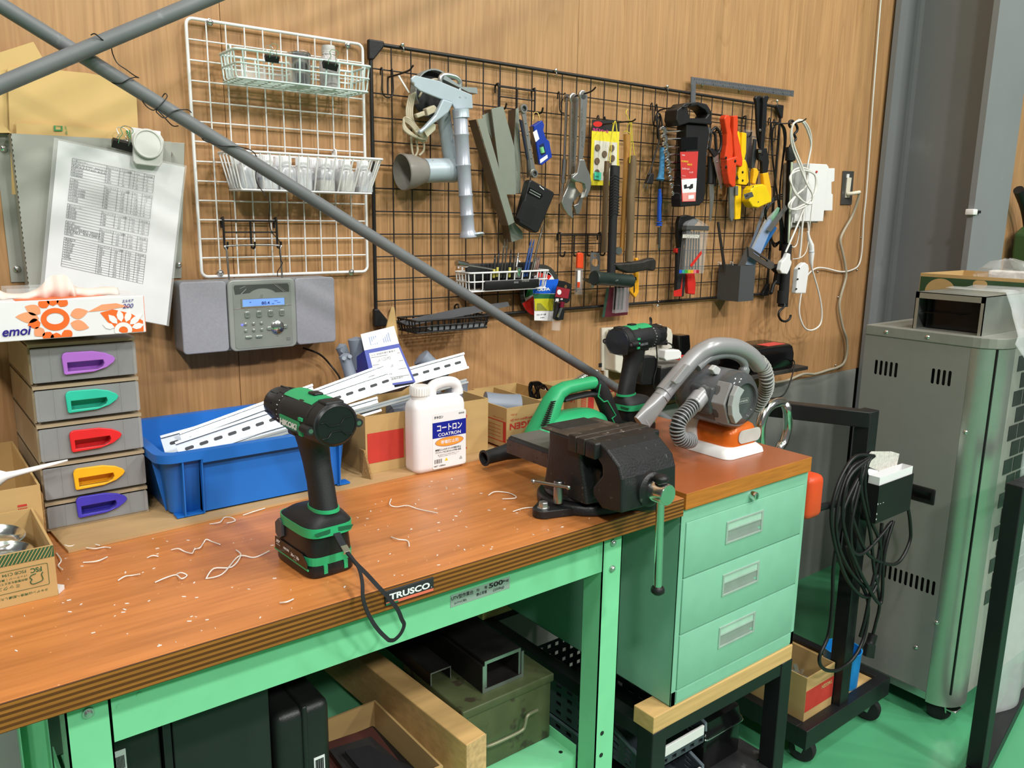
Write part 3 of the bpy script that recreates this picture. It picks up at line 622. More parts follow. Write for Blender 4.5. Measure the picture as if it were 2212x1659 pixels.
m.box(-.02, .012, -.3156, -.3152, .919, .990)
build('print', m, RED, cb, sm=0, label='red printed ladder of lines')
one('cardboard_flap', 'loose cardboard flap leaning against the left end of the red-banded carton', 'cardboard', MB().prism([V(-.201, -.325, BB), V(-.193, -.345, BB), V(-.194, -.32, BB+.05), V(-.1945, -.30, BB+.05)], (-.004, -.001, 0)), CARDE, sm=0)
GCOV = M('grey_cover', '#7f8794', rough=.45, var=.05)
def cover(a, b, r0, r1, sq=1., up=(0, 0, 1), bell=0):
    a = V(a); b = V(b); u = (b-a).normalized(); w = V(up); w = (w-u*w.dot(u)).normalized(); v = u.cross(w); rg = []
    for i in range(15):
        s = i/14; r = (r0+(r1-r0)*s)*(1-.12*math.sin(PI*s))*(math.sqrt(max(0, 1-((s-.08)/-.08)**2)) if s < .08 else 1)*(math.sqrt(max(.0, 1-((s-.93)/.07)**2))*.99+.01 if s > .93 else 1)
        rg.append([a+(b-a)*s+(v*math.cos(k*2*PI/18)*r+w*math.sin(k*2*PI/18)*r*sq) for k in range(18)])
    return MB().loft(rg)
def gcover(label, m, extra=None):
    t = thing('grey_cover', label, 'plastic cover', tuple(m.v[0]), group='grey plastic covers in the cartons')
    b = build('cover_shell', m, GCOV, t, sm=60)
    if extra: build('rivet', extra, M('cover_light', '#9aa2ae', rough=.4), t)
    return t
A = at(752, 805, y=-.10); B = at(720, 735, y=-.10)
gcover('grey plastic cover leaning against the wall left of the blue box, with a round stud', cover(at(775, 830, y=-.11), at(733, 742, y=-.09), .021, .017, .7), MB().cyl(at(741, 757, y=-.118), at(741, 757, y=-.125), .005))
gcover('grey plastic tube cover standing upright left of the blue box', cover(at(777, 800, y=-.15), at(768, 727, y=-.15), .018, .017))
gcover('grey plastic cover with a white-ringed hole, left of the blue box', cover(at(765, 835, y=-.19), at(742, 762, y=-.175), .019, .014, .8), MB().cyl(at(743, 774, y=-.187), at(743, 774, y=-.199), .004).cyl(at(756, 770, y=-.187), at(756, 770, y=-.196), .004))
gcover('grey plastic cup-shaped cover behind the slotted rails', cover(at(960, 820, y=-.19), at(905, 768, y=-.17), .024, .021))
gcover('grey domed cover at the right end of the red-banded carton', cover(at(985, 868, y=-.2), at(985, 822, y=-.2), .030, .028))
gcover('grey cover lying flat inside the red-banded carton below the rails', cover(at(840, 895, y=-.26), at(890, 880, y=-.26), .02, .02))
gcover('grey domed cover behind the thin metal rail', cover(at(930, 850, y=-.2), at(935, 815, y=-.2), .024, .022))
t = thing('blue_parts_box', 'small blue carton with a white printed label and raised white flap, on the grey covers', 'carton', tuple(at(800, 800, y=-.22)))
P = lambda u, v, y: at(u, v, y=y)
BLB = M('carton_blue', '#2b3f9e', rough=.4); f0 = [P(787, 757, -.20), P(862, 742, -.20), P(898, 825, -.235), P(806, 838, -.235)]
n_ = (f0[1]-f0[0]).cross(f0[3]-f0[0]).normalized(); n_ = n_ if n_.y > 0 else -n_
bd = build('carton_body', MB().prism(f0, n_*.07), BLB, t, sm=0)
mid = lambda a, b, s: a+(b-a)*s
q = lambda s, r: mid(mid(f0[0], f0[1], s), mid(f0[3], f0[2], s), r)-n_*.0004
pl = build('label_sheet', MB().prism([q(.10, .10), q(.94, .10), q(.94, .95), q(.10, .95)], -n_*.0003), PAPER, bd, sm=0, label='white printed label')
u_ = (f0[1]-f0[0]).normalized(); w_ = (f0[0]-f0[3]).normalized(); m = MB()
wd2 = (f0[1]-f0[0]).length
for s, x, r, h, w in (('RBV 1.25-M3', .22, .36, .0065, .42), ('500 個', .34, .56, .0065, .3), ('JAN2026', .3, .76, .0045, .25), ('品名 銅線用裸圧着端子', .14, .19, .004, .7), ('大同端子製造株式会社', .16, .9, .004, .7)): text_mb(m, s, q(x, r)-n_*.0004, u_, w_, h, width=w*wd2, depth=0)
for r in (.22, .42, .62, .80): m.prism([q(.12, r)-n_*.0003, q(.92, r)-n_*.0003, q(.92, r+.012)-n_*.0003, q(.12, r+.012)-n_*.0003], -n_*.0002)
build('lettering', m, INKG, pl, sm=0, label='grey printing')
fl = [P(787, 757, -.20), P(862, 742, -.20), P(851, 704, -.165), P(779, 722, -.165)]; fn = (fl[1]-fl[0]).cross(fl[3]-fl[0]).normalized(); fn = fn if fn.y > 0 else -fn
lid = build('flap', MB().prism(fl, fn*.0008), PAPER, t, sm=0, label='white raised flap')
m = MB(); qf = lambda s, r: mid(mid(fl[3], fl[2], s), mid(fl[0], fl[1], s), r)-fn*.0004
for x in (.2, .26, .32, .38, .58, .64, .70, .76): m.prism([qf(x, .3), qf(x+.025, .3), qf(x+.025, .8), qf(x, .8)], -fn*.0002)
build('print', m, M('pale_blue_ink', '#8f9cc0', rough=.6), lid, sm=0, label='pale blue columns of print')
one('cardboard_divider', 'tall pointed brown cardboard piece behind the blue carton, against the wall', 'cardboard', MB().prism([P(828, 735, -.09), P(846, 662, -.07), P(852, 664, -.07), P(860, 720, -.09), P(862, 760, -.1), P(835, 770, -.1)], (0, .003, 0)), CARD, sm=0)
t = thing('lettered_carton', 'open cardboard carton with red upside-down lettering, holding a grey dome, right of the bottle', 'carton', (.19, -.2, BZ+.003))
x0, x1, y0, y1, z1 = .1355, .246, -.3285, -.135, .9925
cb = build('carton_body', obox(x0, x1, y0, y1, BZ+.0045, z1, .003), CARD, t, sm=0)
m = MB(); fy = y0-.0002
text_mb(m, 'TAKIGEN', (x1-.002, fy, .9585), (-1, 0, 0), (0, 0, -1), .0145, width=.10, bold=.03); text_mb(m, 'www.takigen.co.jp', (x1-.006, fy, .968), (-1, 0, 0), (0, 0, -1), .006, width=.095, bold=.01); text_mb(m, 'Ⓟ-02α-', (x0+.028, fy, .979), (-1, 0, 0), (0, 0, -1), .0045, width=.018)
sx = x0-.0002
m.box(sx-.0002, sx+.0002, y0+.002, y0+.012, .918, .962).box(sx-.0002, sx+.0002, y0+.012, y0+.07, .960, .962).box(sx-.0002, sx+.0002, y0+.002, y0+.07, .9165, .918)
for i in range(4): m.box(sx-.0002, sx+.0002, y0+.02, y0+.065, .926+i*.008, .9265+i*.008)
text_mb(m, 'ラ色サワヘムラロ', (sx, y0+.05, .969), (0, -1, 0), (0, 0, -1), .004, width=.04, depth=0)
build('print', m, RED, cb, sm=0, label='red upside-down lettering')
gcover('large smooth grey dome filling the red-lettered carton', cover((.150, -.22, .982), (.232, -.26, .974), .034, .032, .8, up=(0, 0, 1)), MB().cyl((.1495, -.258, .985), (.1475, -.262, .985), .005))
t = thing('barcode_carton', 'cardboard carton with red bars, against the wall behind the green blower', 'carton', (.5, -.19, .904))
x0, x1, y0, y1, z1 = .452, .604, -.205, -.06, .9665
cb = build('carton_body', obox(x0, x1, y0, y1, .9034, z1, .003), CARD, t, sm=0)
m = MB()
for i in range(11): m.box(x0+.012, x0+.030, y0-.0006, y0-.0002, .912+i*.004, .9138+i*.004)
m.box(x0+.036, x0+.056, y0-.0006, y0-.0002, .912, .955).box(x0+.130, x0+.133, y0-.0006, y0-.0002, .92, .957).box(x0+.085, x0+.133, y0-.0006, y0-.0002, .954, .957).box(x0+.085, x0+.13, y0-.0006, y0-.0002, .92, .935)
text_mb(m, 'TAKIGEN', (x0-.0003, y0+.08, .952), (0, -1, 0), (0, 0, -1), .014, width=.07, bold=.03, depth=0); text_mb(m, 'www.takigen.co.jp', (x0-.0003, y0+.08, .961), (0, -1, 0), (0, 0, -1), .005, width=.07, depth=0)
build('print', m, RED, cb, sm=0, label='red bars and lettering')
m = MB().box(x0-.0015, x0-.0003, y0+.09, y0+.11, .91, .955); build('label_sheet', m, M('label_lightblue', '#3f8fd0', rough=.4, var=.3, scale=80), cb, sm=0, label='blue and white label')
m = MB().prism([V(.300, -.12, .978), V(.385, -.10, .99), V(.390, -.10, 1.0), V(.302, -.12, .985)], (0, .06, 0))
t = thing('low_carton', 'low open cardboard carton holding a coiled black lead, behind the lettered carton', 'carton', (.31, -.10, .9034))
build('carton_body', obox(.256, .398, -.215, -.03, .9034, .968, .003), CARD, t, sm=0)
m = MB(); c0 = at(1155, 845, y=-.12)
for i in range(5):
    o = V(.009*i-.012, .006*i-.01, 0); pts = [c0+o+V(.012*math.cos(a)*(1+.2*i), .01*math.sin(a), .028*math.sin(a)*(1-.06*i)-.004) for a in [2*PI*k/20 for k in range(20)]]
    m.tube(pts, .0026, 6, closed=True)
m.tube(smooth([c0+V(-.01, 0, -.02), c0+V(.02, -.01, .015), c0+V(.05, -.01, -.03)], 8), .0026, 6)
one('coiled_lead', 'black lead coiled up in the low carton behind the green blower', 'cable', m, BLKGLOSS, sm=60)
def spring_hose(label, a, b, r, n):
    a = V(a); b = V(b); L = (b-a).length; pr_ = []
    for i in range(n): pr_ += [(r*.86, L*i/n), (r, L*(i+.3)/n), (r, L*(i+.6)/n), (r*.86, L*(i+.9)/n)]
    return one('ribbed_tube', label, 'tube', MB().lathe([(0, 0)]+pr_+[(0, L)], a, b-a, 18), CHROME, sm=40, group='short ribbed tubes')
spring_hose('short chrome ribbed tube below the wall outlet box', at(1285, 804, y=-.05), at(1302, 832, y=-.09), .013, 7)
spring_hose('short pale ribbed tube lying behind the green blower handle', at(1235, 832, y=-.1), at(1275, 806, y=-.1), .012, 9)
TB = M('tool_black', '#1d1e20', rough=.55, var=.1, bump=.15, bscale=900)
TB2 = M('tool_black_smooth', '#161719', rough=.35)
HG2 = M('tool_green_bright', '#2aa168', rough=.42, var=.03)
def sell(cx, cy, cz, a, b, n=20, e=2., ax='z'):
    o = []
    for i in range(n):
        t = 2*PI*i/n; c, s = math.cos(t), math.sin(t)
        x = a*math.copysign(abs(c)**(2/e), c); y = b*math.copysign(abs(s)**(2/e), s)
        o.append(V(cx+x, cy+y, cz) if ax == 'z' else V(cx+x, cy, cz+y))
    return o
def sector(y0, y1, r, az, a0, a1, th=.0012, n=10):
    """curved plate on a cylinder lying along y about (0, az)"""
    m = MB(); A = [math.radians(a0+(a1-a0)*i/n) for i in range(n+1)]; rg = []
    for y in (y0, y1): rg.append([V(math.cos(a)*(r+th), y, az+math.sin(a)*(r+th)) for a in A]+[V(math.cos(a)*(r-.002), y, az+math.sin(a)*(r-.002)) for a in reversed(A)])
    return m.loft(rg)
BUILD0 = build
def make_drill(name, label, loc, rz, battery, strap=None, tilt=0, lefthand=True, film=False):
    t = thing(name, label, 'power drill', loc, (0, tilt, rz)); AZ = .236
    L = dict(local=True); KZ = .925
    def build(nm, mb, *a, **k):
        for v in mb.v: v.z *= KZ
        return BUILD0(nm, mb, *a, **k)
    if battery:
        m = MB(); m.loft([sell(0, 0, 0, .0355, .056, 28, 5), sell(0, 0, .003, .0375, .058, 28, 5), sell(0, 0, .013, .0375, .058, 28, 5), sell(0, 0, .020, .0355, .056, 28, 5), sell(0, 0, .030, .0358, .0558, 28, 5.), sell(0, 0, .046, .0352, .0550, 28, 4.5), sell(0, 0, .063, .035, .054, 28, 4)])
        ba = build('battery', m, TB2, t, sm=40, **L)
        m = MB(); m.loft([sell(0, 0, z, .0363, .0565, 28, 5) for z in (.0195, .032)])
        for x in (-.0135, .0175): m.box(x-.0028, x+.0028, -.0586, -.055, .006, .0195)
        build('green_band', m, HG2, ba, sm=0, **L)
        m = MB().prism([V(-.0366, -.050, .0165), V(-.0366, .048, .0165), V(-.0360, .048, .036), V(-.0360, -.035, .036), V(-.0366, -.050, .026)], (-.0014, 0, 0)); sp = build('side_label', m, M('battery_label', '#241f1a', rough=.2), ba, sm=0, **L)
        m = MB().box(-.0381, -.0365, -.053, .050, .0145, .0168); build('green_line', m, HG2, ba, sm=0, **L)
        m = MB(); d_ = (0, -1, 0); sx = -.0384
        text_mb(m, 'MV', (sx, .043, .0285), d_, (.06, 0, 1), .0055, width=.013, shear=.3, bold=.05, depth=0); text_mb(m, 'MULTI VOLT', (sx, .042, .025), d_, (.06, 0, 1), .0018, width=.012, bold=.03, depth=0); text_mb(m, 'HiKOKI', (sx, .020, .0255), d_, (.06, 0, 1), .0036, width=.018, bold=.05, depth=0); text_mb(m, '36v / 18v', (sx, -.003, .0225), d_, (.06, 0, 1), .0052, width=.026, bold=.04, depth=0); text_mb(m, 'Li-ion', (sx, -.012, .0192), d_, (.06, 0, 1), .002, width=.009, depth=0)
        build('lettering', m, PAPER, sp, sm=0, **L)
        m = MB().prism([V(-.0345, .022, .044), V(-.0345, .022, .068), V(-.0345, .030, .072), V(-.0345, .042, .062), V(-.0345, .042, .044), V(-.0345, .032, .037)], (-.005, 0, 0)); build('release_latch', m, M('latch_grey', '#4b4c50', rough=.5), ba, sm=0, bev=.0008, **L)
    z0 = .0605 if battery else 0
    m = MB().loft([sell(0, -.004, z0, .034, .050, 28, 4.2), sell(0, -.006, z0+.004, .0368, .054, 28, 4.2), sell(0, -.006, z0+.017, .0365, .053, 28, 4.2), sell(0, -.008, z0+.019, .036, .0515, 28, 4), sell(0, -.012, z0+.028, .030, .044, 28, 3), sell(0, -.024, z0+.034, .0215, .032, 28, 2.4), sell(0, -.031, z0+.038, .018, .026, 28, 2.2)])
    ft = build('foot', m, TB, t, sm=45, **L)
    m = MB(); o_ = [sell(0, -.006, z0+.0035, .0374, .0546, 40, 4.2), sell(0, -.006, z0+.0175, .0371, .0538, 40, 4.2)]
    i_ = [sell(0, -.006, z0+.0175, .034, .050, 40, 4.2), sell(0, -.006, z0+.0035, .034, .050, 40, 4.2)]
    m.loft(o_+i_, loop=True); gb = build('green_base_band', m, HG2, t, sm=40, **L)
    m = MB()
    for s in (-1, 1):
        pts = [(s*.006, z0+.0065), (s*.026, z0+.0075), (s*.030, z0+.0125), (s*.006, z0+.0145)]
        m.prism([V(x, -.0596, z) for x, z in pts], (0, -.0006, 0))
    build('slot', m, M('tool_green_dark', '#135c3c', rough=.6), gb, sm=0, **L)
    hs = [(-.031, z0+.037, .0178, .0262), (-.031, z0+.045, .0168, .0242), (-.025, z0+.075, .0166, .0225), (-.016, z0+.105, .0172, .0235), (-.009, z0+.128, .019, .026), (-.010, z0+.142, .0225, .031), (-.014, z0+.150, .025, .037)]
    m = MB().loft([sell(0, y, z, a, b, 24, 2.3) for y, z, a, b in hs]); hd = build('grip', m, TB, t, sm=50, **L)
    m = MB().loft([sell(0, -.0313, z0+.0365, .0188, .0275, 30, 2.3), sell(0, -.0313, z0+.0415, .0186, .0268, 30, 2.3)]); build('green_collar', m, HG2, hd, sm=45, **L)
    def on_grip(s, a):
        z = z0+.04+s*.105; k = 0
        for j in range(len(hs)-1):
            if hs[j][1] <= z: k = j
        f = min(1, (z-hs[k][1])/(hs[k+1][1]-hs[k][1])); y, zz, aa, bb = [hs[k][i]+(hs[k+1][i]-hs[k][i])*f for i in range(4)]
        return sell(0, y, z, aa+.0004, bb+.0004, 72, 2.3)[int(a) % 72]
    for sgn in (1, -1):
        path = [(.0, 27), (.3, 26), (.36, 23), (.52, 26), (.58, 29.5), (.66, 29), (.74, 26), (.9, 26), (1., 25)]
        pts = []
        for (s0, a0), (s1, a1) in zip(path[:-1], path[1:]):
            for k in range(4): pts.append(on_grip(s0+(s1-s0)*k/4, (a0+(a1-a0)*k/4)-9 if sgn > 0 else 36-((a0+(a1-a0)*k/4)-9)))
        m = MB().tube(pts, .0016, 6); build('green_line', m, HG2, hd, sm=60, **L)
    m = MB().loft([sell(0, .012, z0+.112, .0085, .006, 16, 3), sell(0, .016, z0+.12, .009, .012, 16, 3), sell(0, .018, z0+.138, .009, .014, 16, 3), sell(0, .018, z0+.144, .008, .012, 16, 3)])
    build('trigger', m, TB2, t, sm=50, **L)
    m = MB().rbox(-.026, .026, -.005, .018, z0+.146, z0+.158, .003); build('direction_switch', m, TB2, t, sm=40, **L)
    m = MB().loft([sell(0, .0, z0+.138, .014, .022, 16, 3), sell(0, .004, z0+.15, .020, .030, 16, 3), sell(0, .004, z0+.158, .023, .034, 16, 3)]); build('green_throat', m, HGREEN, t, sm=50, **L)
    by = lambda y, r, e=2., dz=0., rz_=None: [V(p.x, y, p.z) for p in sell(0, 0, AZ+dz, r, rz_ or r, 32, e, 'y')]
    m = MB().loft([by(-.0745, .0305), by(-.0735, .0325), by(-.060, .0335), by(-.058, .0335), by(-.02, .0335, 2.3), by(.02, .0325, 2.3), by(.036, .0305), by(.038, .0295)])
    bd = build('motor_housing', m, TB, t, sm=40, **L)
    m = MB().loft([by(-.0765, .0285), by(-.0772, .0275), by(-.0745, .0305)]);
    for pts in ([(-.024, .006), (-.017, .006), (-.011, .0), (.004, .0), (.011, .009), (.022, .010)], [(-.023, -.017), (-.014, -.017), (-.008, -.009), (.006, -.009), (.013, -.016), (.023, -.016)]):
        m.tube([V(x, -.0775, AZ+z) for x, z in pts], .0007, 6)
    build('rear_cap', m, TB2, bd, sm=40, **L)
    for s in (-1, 1):
        m = MB().cyl((s*.0355, -.0725, AZ-.004), (s*.0355, -.050, AZ-.004), .0062, n=16); e_ = build('screw_boss', m, TB, bd, sm=40, **L)
        build('screw', MB().cyl((s*.0355, -.0729, AZ-.004), (s*.0355, -.072, AZ-.004), .0034, n=12), STEEL, e_, sm=40, **L)
        m = MB().add(*(lambda q: (q.v, q.f))(sector(-.055, -.049, .0336, AZ, 60 if s > 0 else 120, 20 if s > 0 else 160, .0004))); build('vent', m, BLACK, bd, sm=40, **L)
    gp = sector(-.048, .033, .0333, AZ, 52, 128, .0014, 14); build('top_panel', gp, HG2, t, sm=40, **L)
    m = MB().rbox(-.007, .007, -.030, -.010, AZ+.0335, AZ+.038, .002); build('speed_switch', m, TB2, t, sm=40, **L)
    m = MB().rbox(-.014, .014, -.074, -.05, AZ+.026, AZ+.0345, .003); build('top_rib', m, TB, bd, sm=40, **L)
    for s in (-1, 1):
        a0, a1 = (178, 214) if s < 0 else (-34, 2)
        pn = build('side_panel', sector(-.037, .022, .0335, AZ, a0, a1, .001, 8), HG2 if not film else TB2, t, sm=40, **L)
        m = MB()
        for k in range(3): m.box(s*.034-.0015, s*.034+.0015, -.046, -.036, AZ-.018+k*.011, AZ-.0135+k*.011)
        build('vent_rib', m, HG2, pn, sm=0, **L)
        m = MB(); sx = s*.0352
        if s < 0: text_mb(m, 'HiKOKI', (sx, .020, AZ-.0125), (0, -1, 0), (.12*s*-1, 0, 1), .0088, width=.050, bold=.06, depth=.0002)
        else: text_mb(m, 'HiKOKI', (sx, -.034, AZ-.0115), (0, 1, 0), (-.12, 0, 1), .006 if film else .0088, width=.030 if film else .05, bold=.06, depth=.0002)
        build('lettering', m, PAPER if not film else INKG, pn, sm=0, **L)
    m = MB().loft([by(.038, .0295), by(.040, .0302), by(.058, .0300), by(.060, .0285)])
    for i in range(12):
        a = 2*PI*i/12; m.box(-.0012, .0012, .044, .059, .0295, .0308, Matrix.Translation((0, 0, AZ)) @ Matrix.Rotation(a, 4, 'Y'))
    cl = build('clutch_ring', m, TB, t, sm=40, **L)
    m = MB()
    for i in range(26):
        a = 2*PI*i/26; h = .0032 if i % 3 == 0 else .0012; m.box(-.0006, .0006, .0395, .0395+h, .0300, .0306, Matrix.Translation((0, 0, AZ)) @ Matrix.Rotation(a, 4, 'Y'))
    build('scale_marks', m, PAPER, cl, sm=0, **L)
    m = MB().lathe([(.0, .058), (.0275, .058), (.028, .066), (.0275, .082), (.025, .094), (.020, .101), (.014, .104), (.0, .104)], (0, 0, AZ), (0, 1, 0), 28)
    for i in range(10): a = 2*PI*i/10; m.box(-.0012, .0012, .064, .086, .0268, .0285, Matrix.Translation((0, 0, AZ)) @ Matrix.Rotation(a, 4, 'Y'))
    build('chuck', m, TB2, t, sm=35, **L)
    if film:
        m = MB().prism([V(x, -.0782, AZ+z) for x, z in ((-.022, .026), (.02, .027), (.030, .012), (.031, -.028), (.014, -.033), (-.016, -.030), (-.031, -.008))], (0, -.0006, 0)); build('protective_film', m, M('smoky_film', '#3c3e42', rough=.1, alpha=.55, spec=.8), t, sm=0, **L)
    return t
d1 = make_drill('cordless_drill', 'green and black cordless drill upright at the front of the worktop, with a wrist strap', (-.4335, -.618, .9004), math.radians(3), True)
SP = [(727, 1152, -.678), (736, 1170, -.690), (746, 1188, -.702), (757, 1202, -.712), (768, 1216, -.722)]
R1 = [(768, 1216, -.722), (792, 1240, -.745), (815, 1265, -.766), (838, 1290, -.772), (858, 1315, -.774), (868, 1338, -.772), (873, 1350, -.770), (866, 1368, -.770), (852, 1382, -.770), (840, 1383, -.770)]
R2 = [(768, 1216, -.722), (778, 1236, -.740), (783, 1262, -.765), (784, 1290, -.773), (792, 1318, -.773), (806, 1345, -.772), (822, 1366, -.770), (840, 1383, -.770)]
STRAPM = M('strap_black', '#1e2024', rough=.8, bump=.4, bscale=1500)
m = MB()
m.tube([at(a, b, y=y) for a, b, y in SP[:3]], [(.0048, .0012)]*3, flat=(0, -.6, .8))
for R_, fl in ((SP[2:]+R1[1:], (-.3, -.8, .5)), (SP[2:]+R2[1:], (.5, -.8, .2))):
    p = smooth([at(a, b, y=y) for a, b, y in R_], 5); m.tube(p, [(.0028, .0006)]*len(p), flat=fl)
build('wrist_strap', m, STRAPM, d1, sm=60)
m = MB(); a, b_ = at(742, 1180, y=-.6965), at(750, 1194, y=-.7065); m.tube([a, b_], [(.0048, .0022)]*2, flat=(0, -.6, .8)); build('strap_ferrule', m, CHROME, d1, sm=0, bev=.0004)
d2 = make_drill('cordless_drill', 'green and black cordless drill with smoky film on its cap, behind the vise', tuple(V(at(1347, 940, z=.9035))+V(.048, .02, 0)), math.radians(-80), True, film=True)
VB = M('vise_black', '#1c1d1e', rough=.42, var=.2, scale=40, bump=.25, bscale=300, dirt=('#4a4845', 70, .66))
VS = M('vise_worn_steel', '#5c534c', rough=.45, metal=.7, var=.25, scale=40, dirt=('#8a7d74', 40, .58))
JAW = M('jaw_steel', '#3b3631', rough=.5, metal=.5, var=.3, scale=60, dirt=('#8c8078', 90, .62))
X0 = .062; vx0, vx1 = X0-.066, X0+.066
t = thing('bench_vise', 'black cast-iron bench vise with a chrome handle at the worktop corner', 'vise', (X0, -.655, .9004))
m = MB().lathe([(0, 0), (.083, 0), (.086, .003), (.086, .014), (.083, .018), (.076, .019), (.0, .019)], (X0, -.655, .9004), (0, 0, 1), 48)
for ang in (188, 305, 65):
    a = math.radians(ang); c = V(X0+.112*math.cos(a), -.655+.112*math.sin(a), .9004); tv = V(-math.sin(a), math.cos(a), 0); rv = V(math.cos(a), math.sin(a), 0)
    o = [c+rv*.018*math.cos(k)+tv*.018*math.sin(k) for k in [math.radians(-80+16*i) for i in range(11)]]
    m.prism(o+[V(X0, -.655, .9004)+rv*.07+tv*.04, V(X0, -.655, .9004)+rv*.07-tv*.04], (0, 0, .014))
bs = build('swivel_base', m, VB, t, sm=40, bev=.0015)
for ang in (188, 305, 65):
    a = math.radians(ang); c = V(X0+.112*math.cos(a), -.655+.112*math.sin(a), .9144)
    m = MB().lathe([(.0105, 0), (.0105, .0015), (.009, .002)], c, (0, 0, 1), 20).lathe([(.0085, .002), (.0085, .009), (.0075, .0105), (0, .0105)], c, (0, 0, 1), 6)
    build('bolt', m, ZINC, bs, sm=30)
m = MB().lathe([(0, .019), (.072, .019), (.074, .021), (.070, .028), (.05, .030), (0, .030)], (X0, -.655, .9004), (0, 0, 1), 40)
rg = lambda z, x0, x1, y0, y1, r=.008: [V(a, b, z) for a, b in rrect(x0, x1, y0, y1, r, 4)]
m.loft([rg(.926, vx0, vx1, -.728, -.612), rg(.95, vx0, vx1, -.722, -.618), rg(.985, vx0, vx1, -.712, -.622), rg(1.012, vx0, vx1, -.708, -.626), rg(1.030, vx0-.002, vx1+.002, -.708, -.63, .004)])
m.prism([V(vx0+.02, -.63, 1.0), V(vx0+.02, -.60, 1.028), V(vx0+.02, -.598, 1.034), V(vx0+.02, -.64, 1.033)], (.09, 0, 0))
fx = build('fixed_jaw', m, VB, t, sm=40, bev=.0015)
build('anvil_face', MB().rbox(vx0+.002, vx1-.002, -.682, -.605, 1.0295, 1.0325, .001), VS, fx, sm=0)
build('jaw_plate', MB().rbox(vx0-.008, vx1+.010, -.706, -.686, 1.011, 1.040, .0025), JAW, t, sm=40)
prof = [(-.727, 1.040), (-.752, 1.038), (-.768, 1.030), (-.795, 1.010), (-.803, .99), (-.806, .935), (-.76, .930), (-.738, .945), (-.738, .960), (-.758, .985), (-.757, 1.0), (-.745, 1.011), (-.727, 1.012)]
m = MB().prism([V(vx0+.002, y, z) for y, z in prof], (vx1-vx0-.004, 0, 0)); mv = build('moving_jaw', m, VB, t, sm=0, bev=.0045, seg=3)
m = MB().rbox(vx0-.008, vx1+.012, -.752, -.7265, 1.010, 1.0385, .004); build('jaw_cap', m, VB, mv, sm=40)
m = MB().rbox(vx0-.0085, vx1+.0125, -.7265, -.7085, 1.012, 1.040, .002); build('jaw_plate', m, JAW, t, sm=40)
for s, (ya, yb_) in enumerate(((-.7345, -.7325), (-.722, -.720))):
    m = MB().box(vx0-.006, vx1+.010, ya, yb_, 1.0385, 1.0402)
m = MB().rbox(X0-.043, X0+.043, -.735, -.480, .951, .985, .006); build('slide_bar', m, VB, t, sm=40)
m = MB().box(X0-.0435, X0-.0425, -.60, -.481, .953, .979); build('slide_bar_side', m, M('vise_brown_steel', '#4f433d', rough=.5, metal=.35, var=.25, scale=30, dirt=('#2a2623', 45, .6)), t, sm=0)
build('slide_bar_top', MB().box(X0-.036, X0+.036, -.6, -.482, .9848, .9856), M('vise_grey_steel', '#6c6a66', rough=.45, metal=.3), t, sm=0)
m = MB().lathe([(.030, .0), (.029, .006), (.024, .010), (.021, .011), (0, .011)], (X0, -.803, .963), (0, -1, 0), 32); build('screw_collar', m, VB, t, sm=40)
m = MB().lathe([(.0175, 0), (.0175, .030), (.0165, .032), (0, .032)], (X0, -.812, .963), (0, -1, 0), 32); sc_ = build('screw_head', m, CHROME, t, sm=40)
hx, hy = X0+.0, -.829
m = MB().cyl((hx-.002, hy, .981), (hx+.004, hy, .800), .0068, n=18); hb = build('handle', m, CHROME, t, sm=40, label='long chrome handle rod')
build('knob', MB().lathe([(.0, .0), (.007, .0), (.0115, .004), (.0115, .009), (.009, .013), (0, .014)], (hx+.0042, hy, .788), (0, 0, 1), 20), BLACK, hb, sm=50)
build('knob', MB().lathe([(.0, .0), (.009, .001), (.0125, .005), (.0125, .010), (.009, .014), (0, .015)], (hx-.0025, hy, .979), (0, 0, 1), 20), BLACK, hb, sm=50)
lc = V(at(1206, 1085, z=.921)); a = V(at(1152, 1040, z=.9525)); b_ = V(at(1228, 1053, z=.9525))
m = MB().lathe([(.0085, 0), (.0085, .036), (.0075, .038), (0, .038)], lc, (0, 0, 1), 18); lk = build('lock_nut', m, STEEL, t, sm=40)
m = MB().cyl(a, b_, .0032, n=12).sph(a, .0046).sph(b_, .0046); build('lock_bar', m, STEEL, lk, sm=50)
def sweep(secs, y, n=20, e=2.6):
    """loft through sections (px, py, half width in the y=const plane, half depth)"""
    P = [at(a, b, y=y) for a, b, *_ in secs]; rg = []
    for i, (a, b, w, d) in enumerate(secs):
        tg = (P[min(i+1, len(P)-1)]-P[max(i-1, 0)]).normalized(); nn = V(-tg.z, 0, tg.x); r = []
        for k in range(n):
            th = 2*PI*k/n; c, s = math.cos(th), math.sin(th)
            r.append(P[i]+nn*(w*math.copysign(abs(c)**(2/e), c))+V(0, d*math.copysign(abs(s)**(2/e), s), 0))
        rg.append(r)
    return MB().loft(rg)
YB = -.425
t = thing('cordless_blower', 'green and black cordless blower with a black cone nozzle behind the vise', 'blower', tuple(at(1230, 975, y=YB)))
m = sweep([(1157, 962, .030, .030), (1166, 935, .026, .030), (1180, 900, .021, .026), (1193, 868, .018, .022), (1205, 848, .015, .019), (1222, 838, .0132, .017), (1250, 832, .0128, .016), (1281, 826, .013, .016)], YB)
fr = build('front_shell', m, HG2, t, sm=60)
m = MB()
for i in range(12):
    u0, u1, v = 1170+i*(1191-1170)/11, 1194+i*(1204-1194)/11, 919-i*(919-869)/11
    yy = YB-.0265+.0006*i
    p0, p1 = at(u0, v+1, y=yy), at(u1, v-1.5, y=yy); m.prism([p0, p1, p1+V(0, 0, .0022), p0+V(0, 0, .0022)], (0, .003, 0))
build('vents', m, BLACK, fr, sm=0)
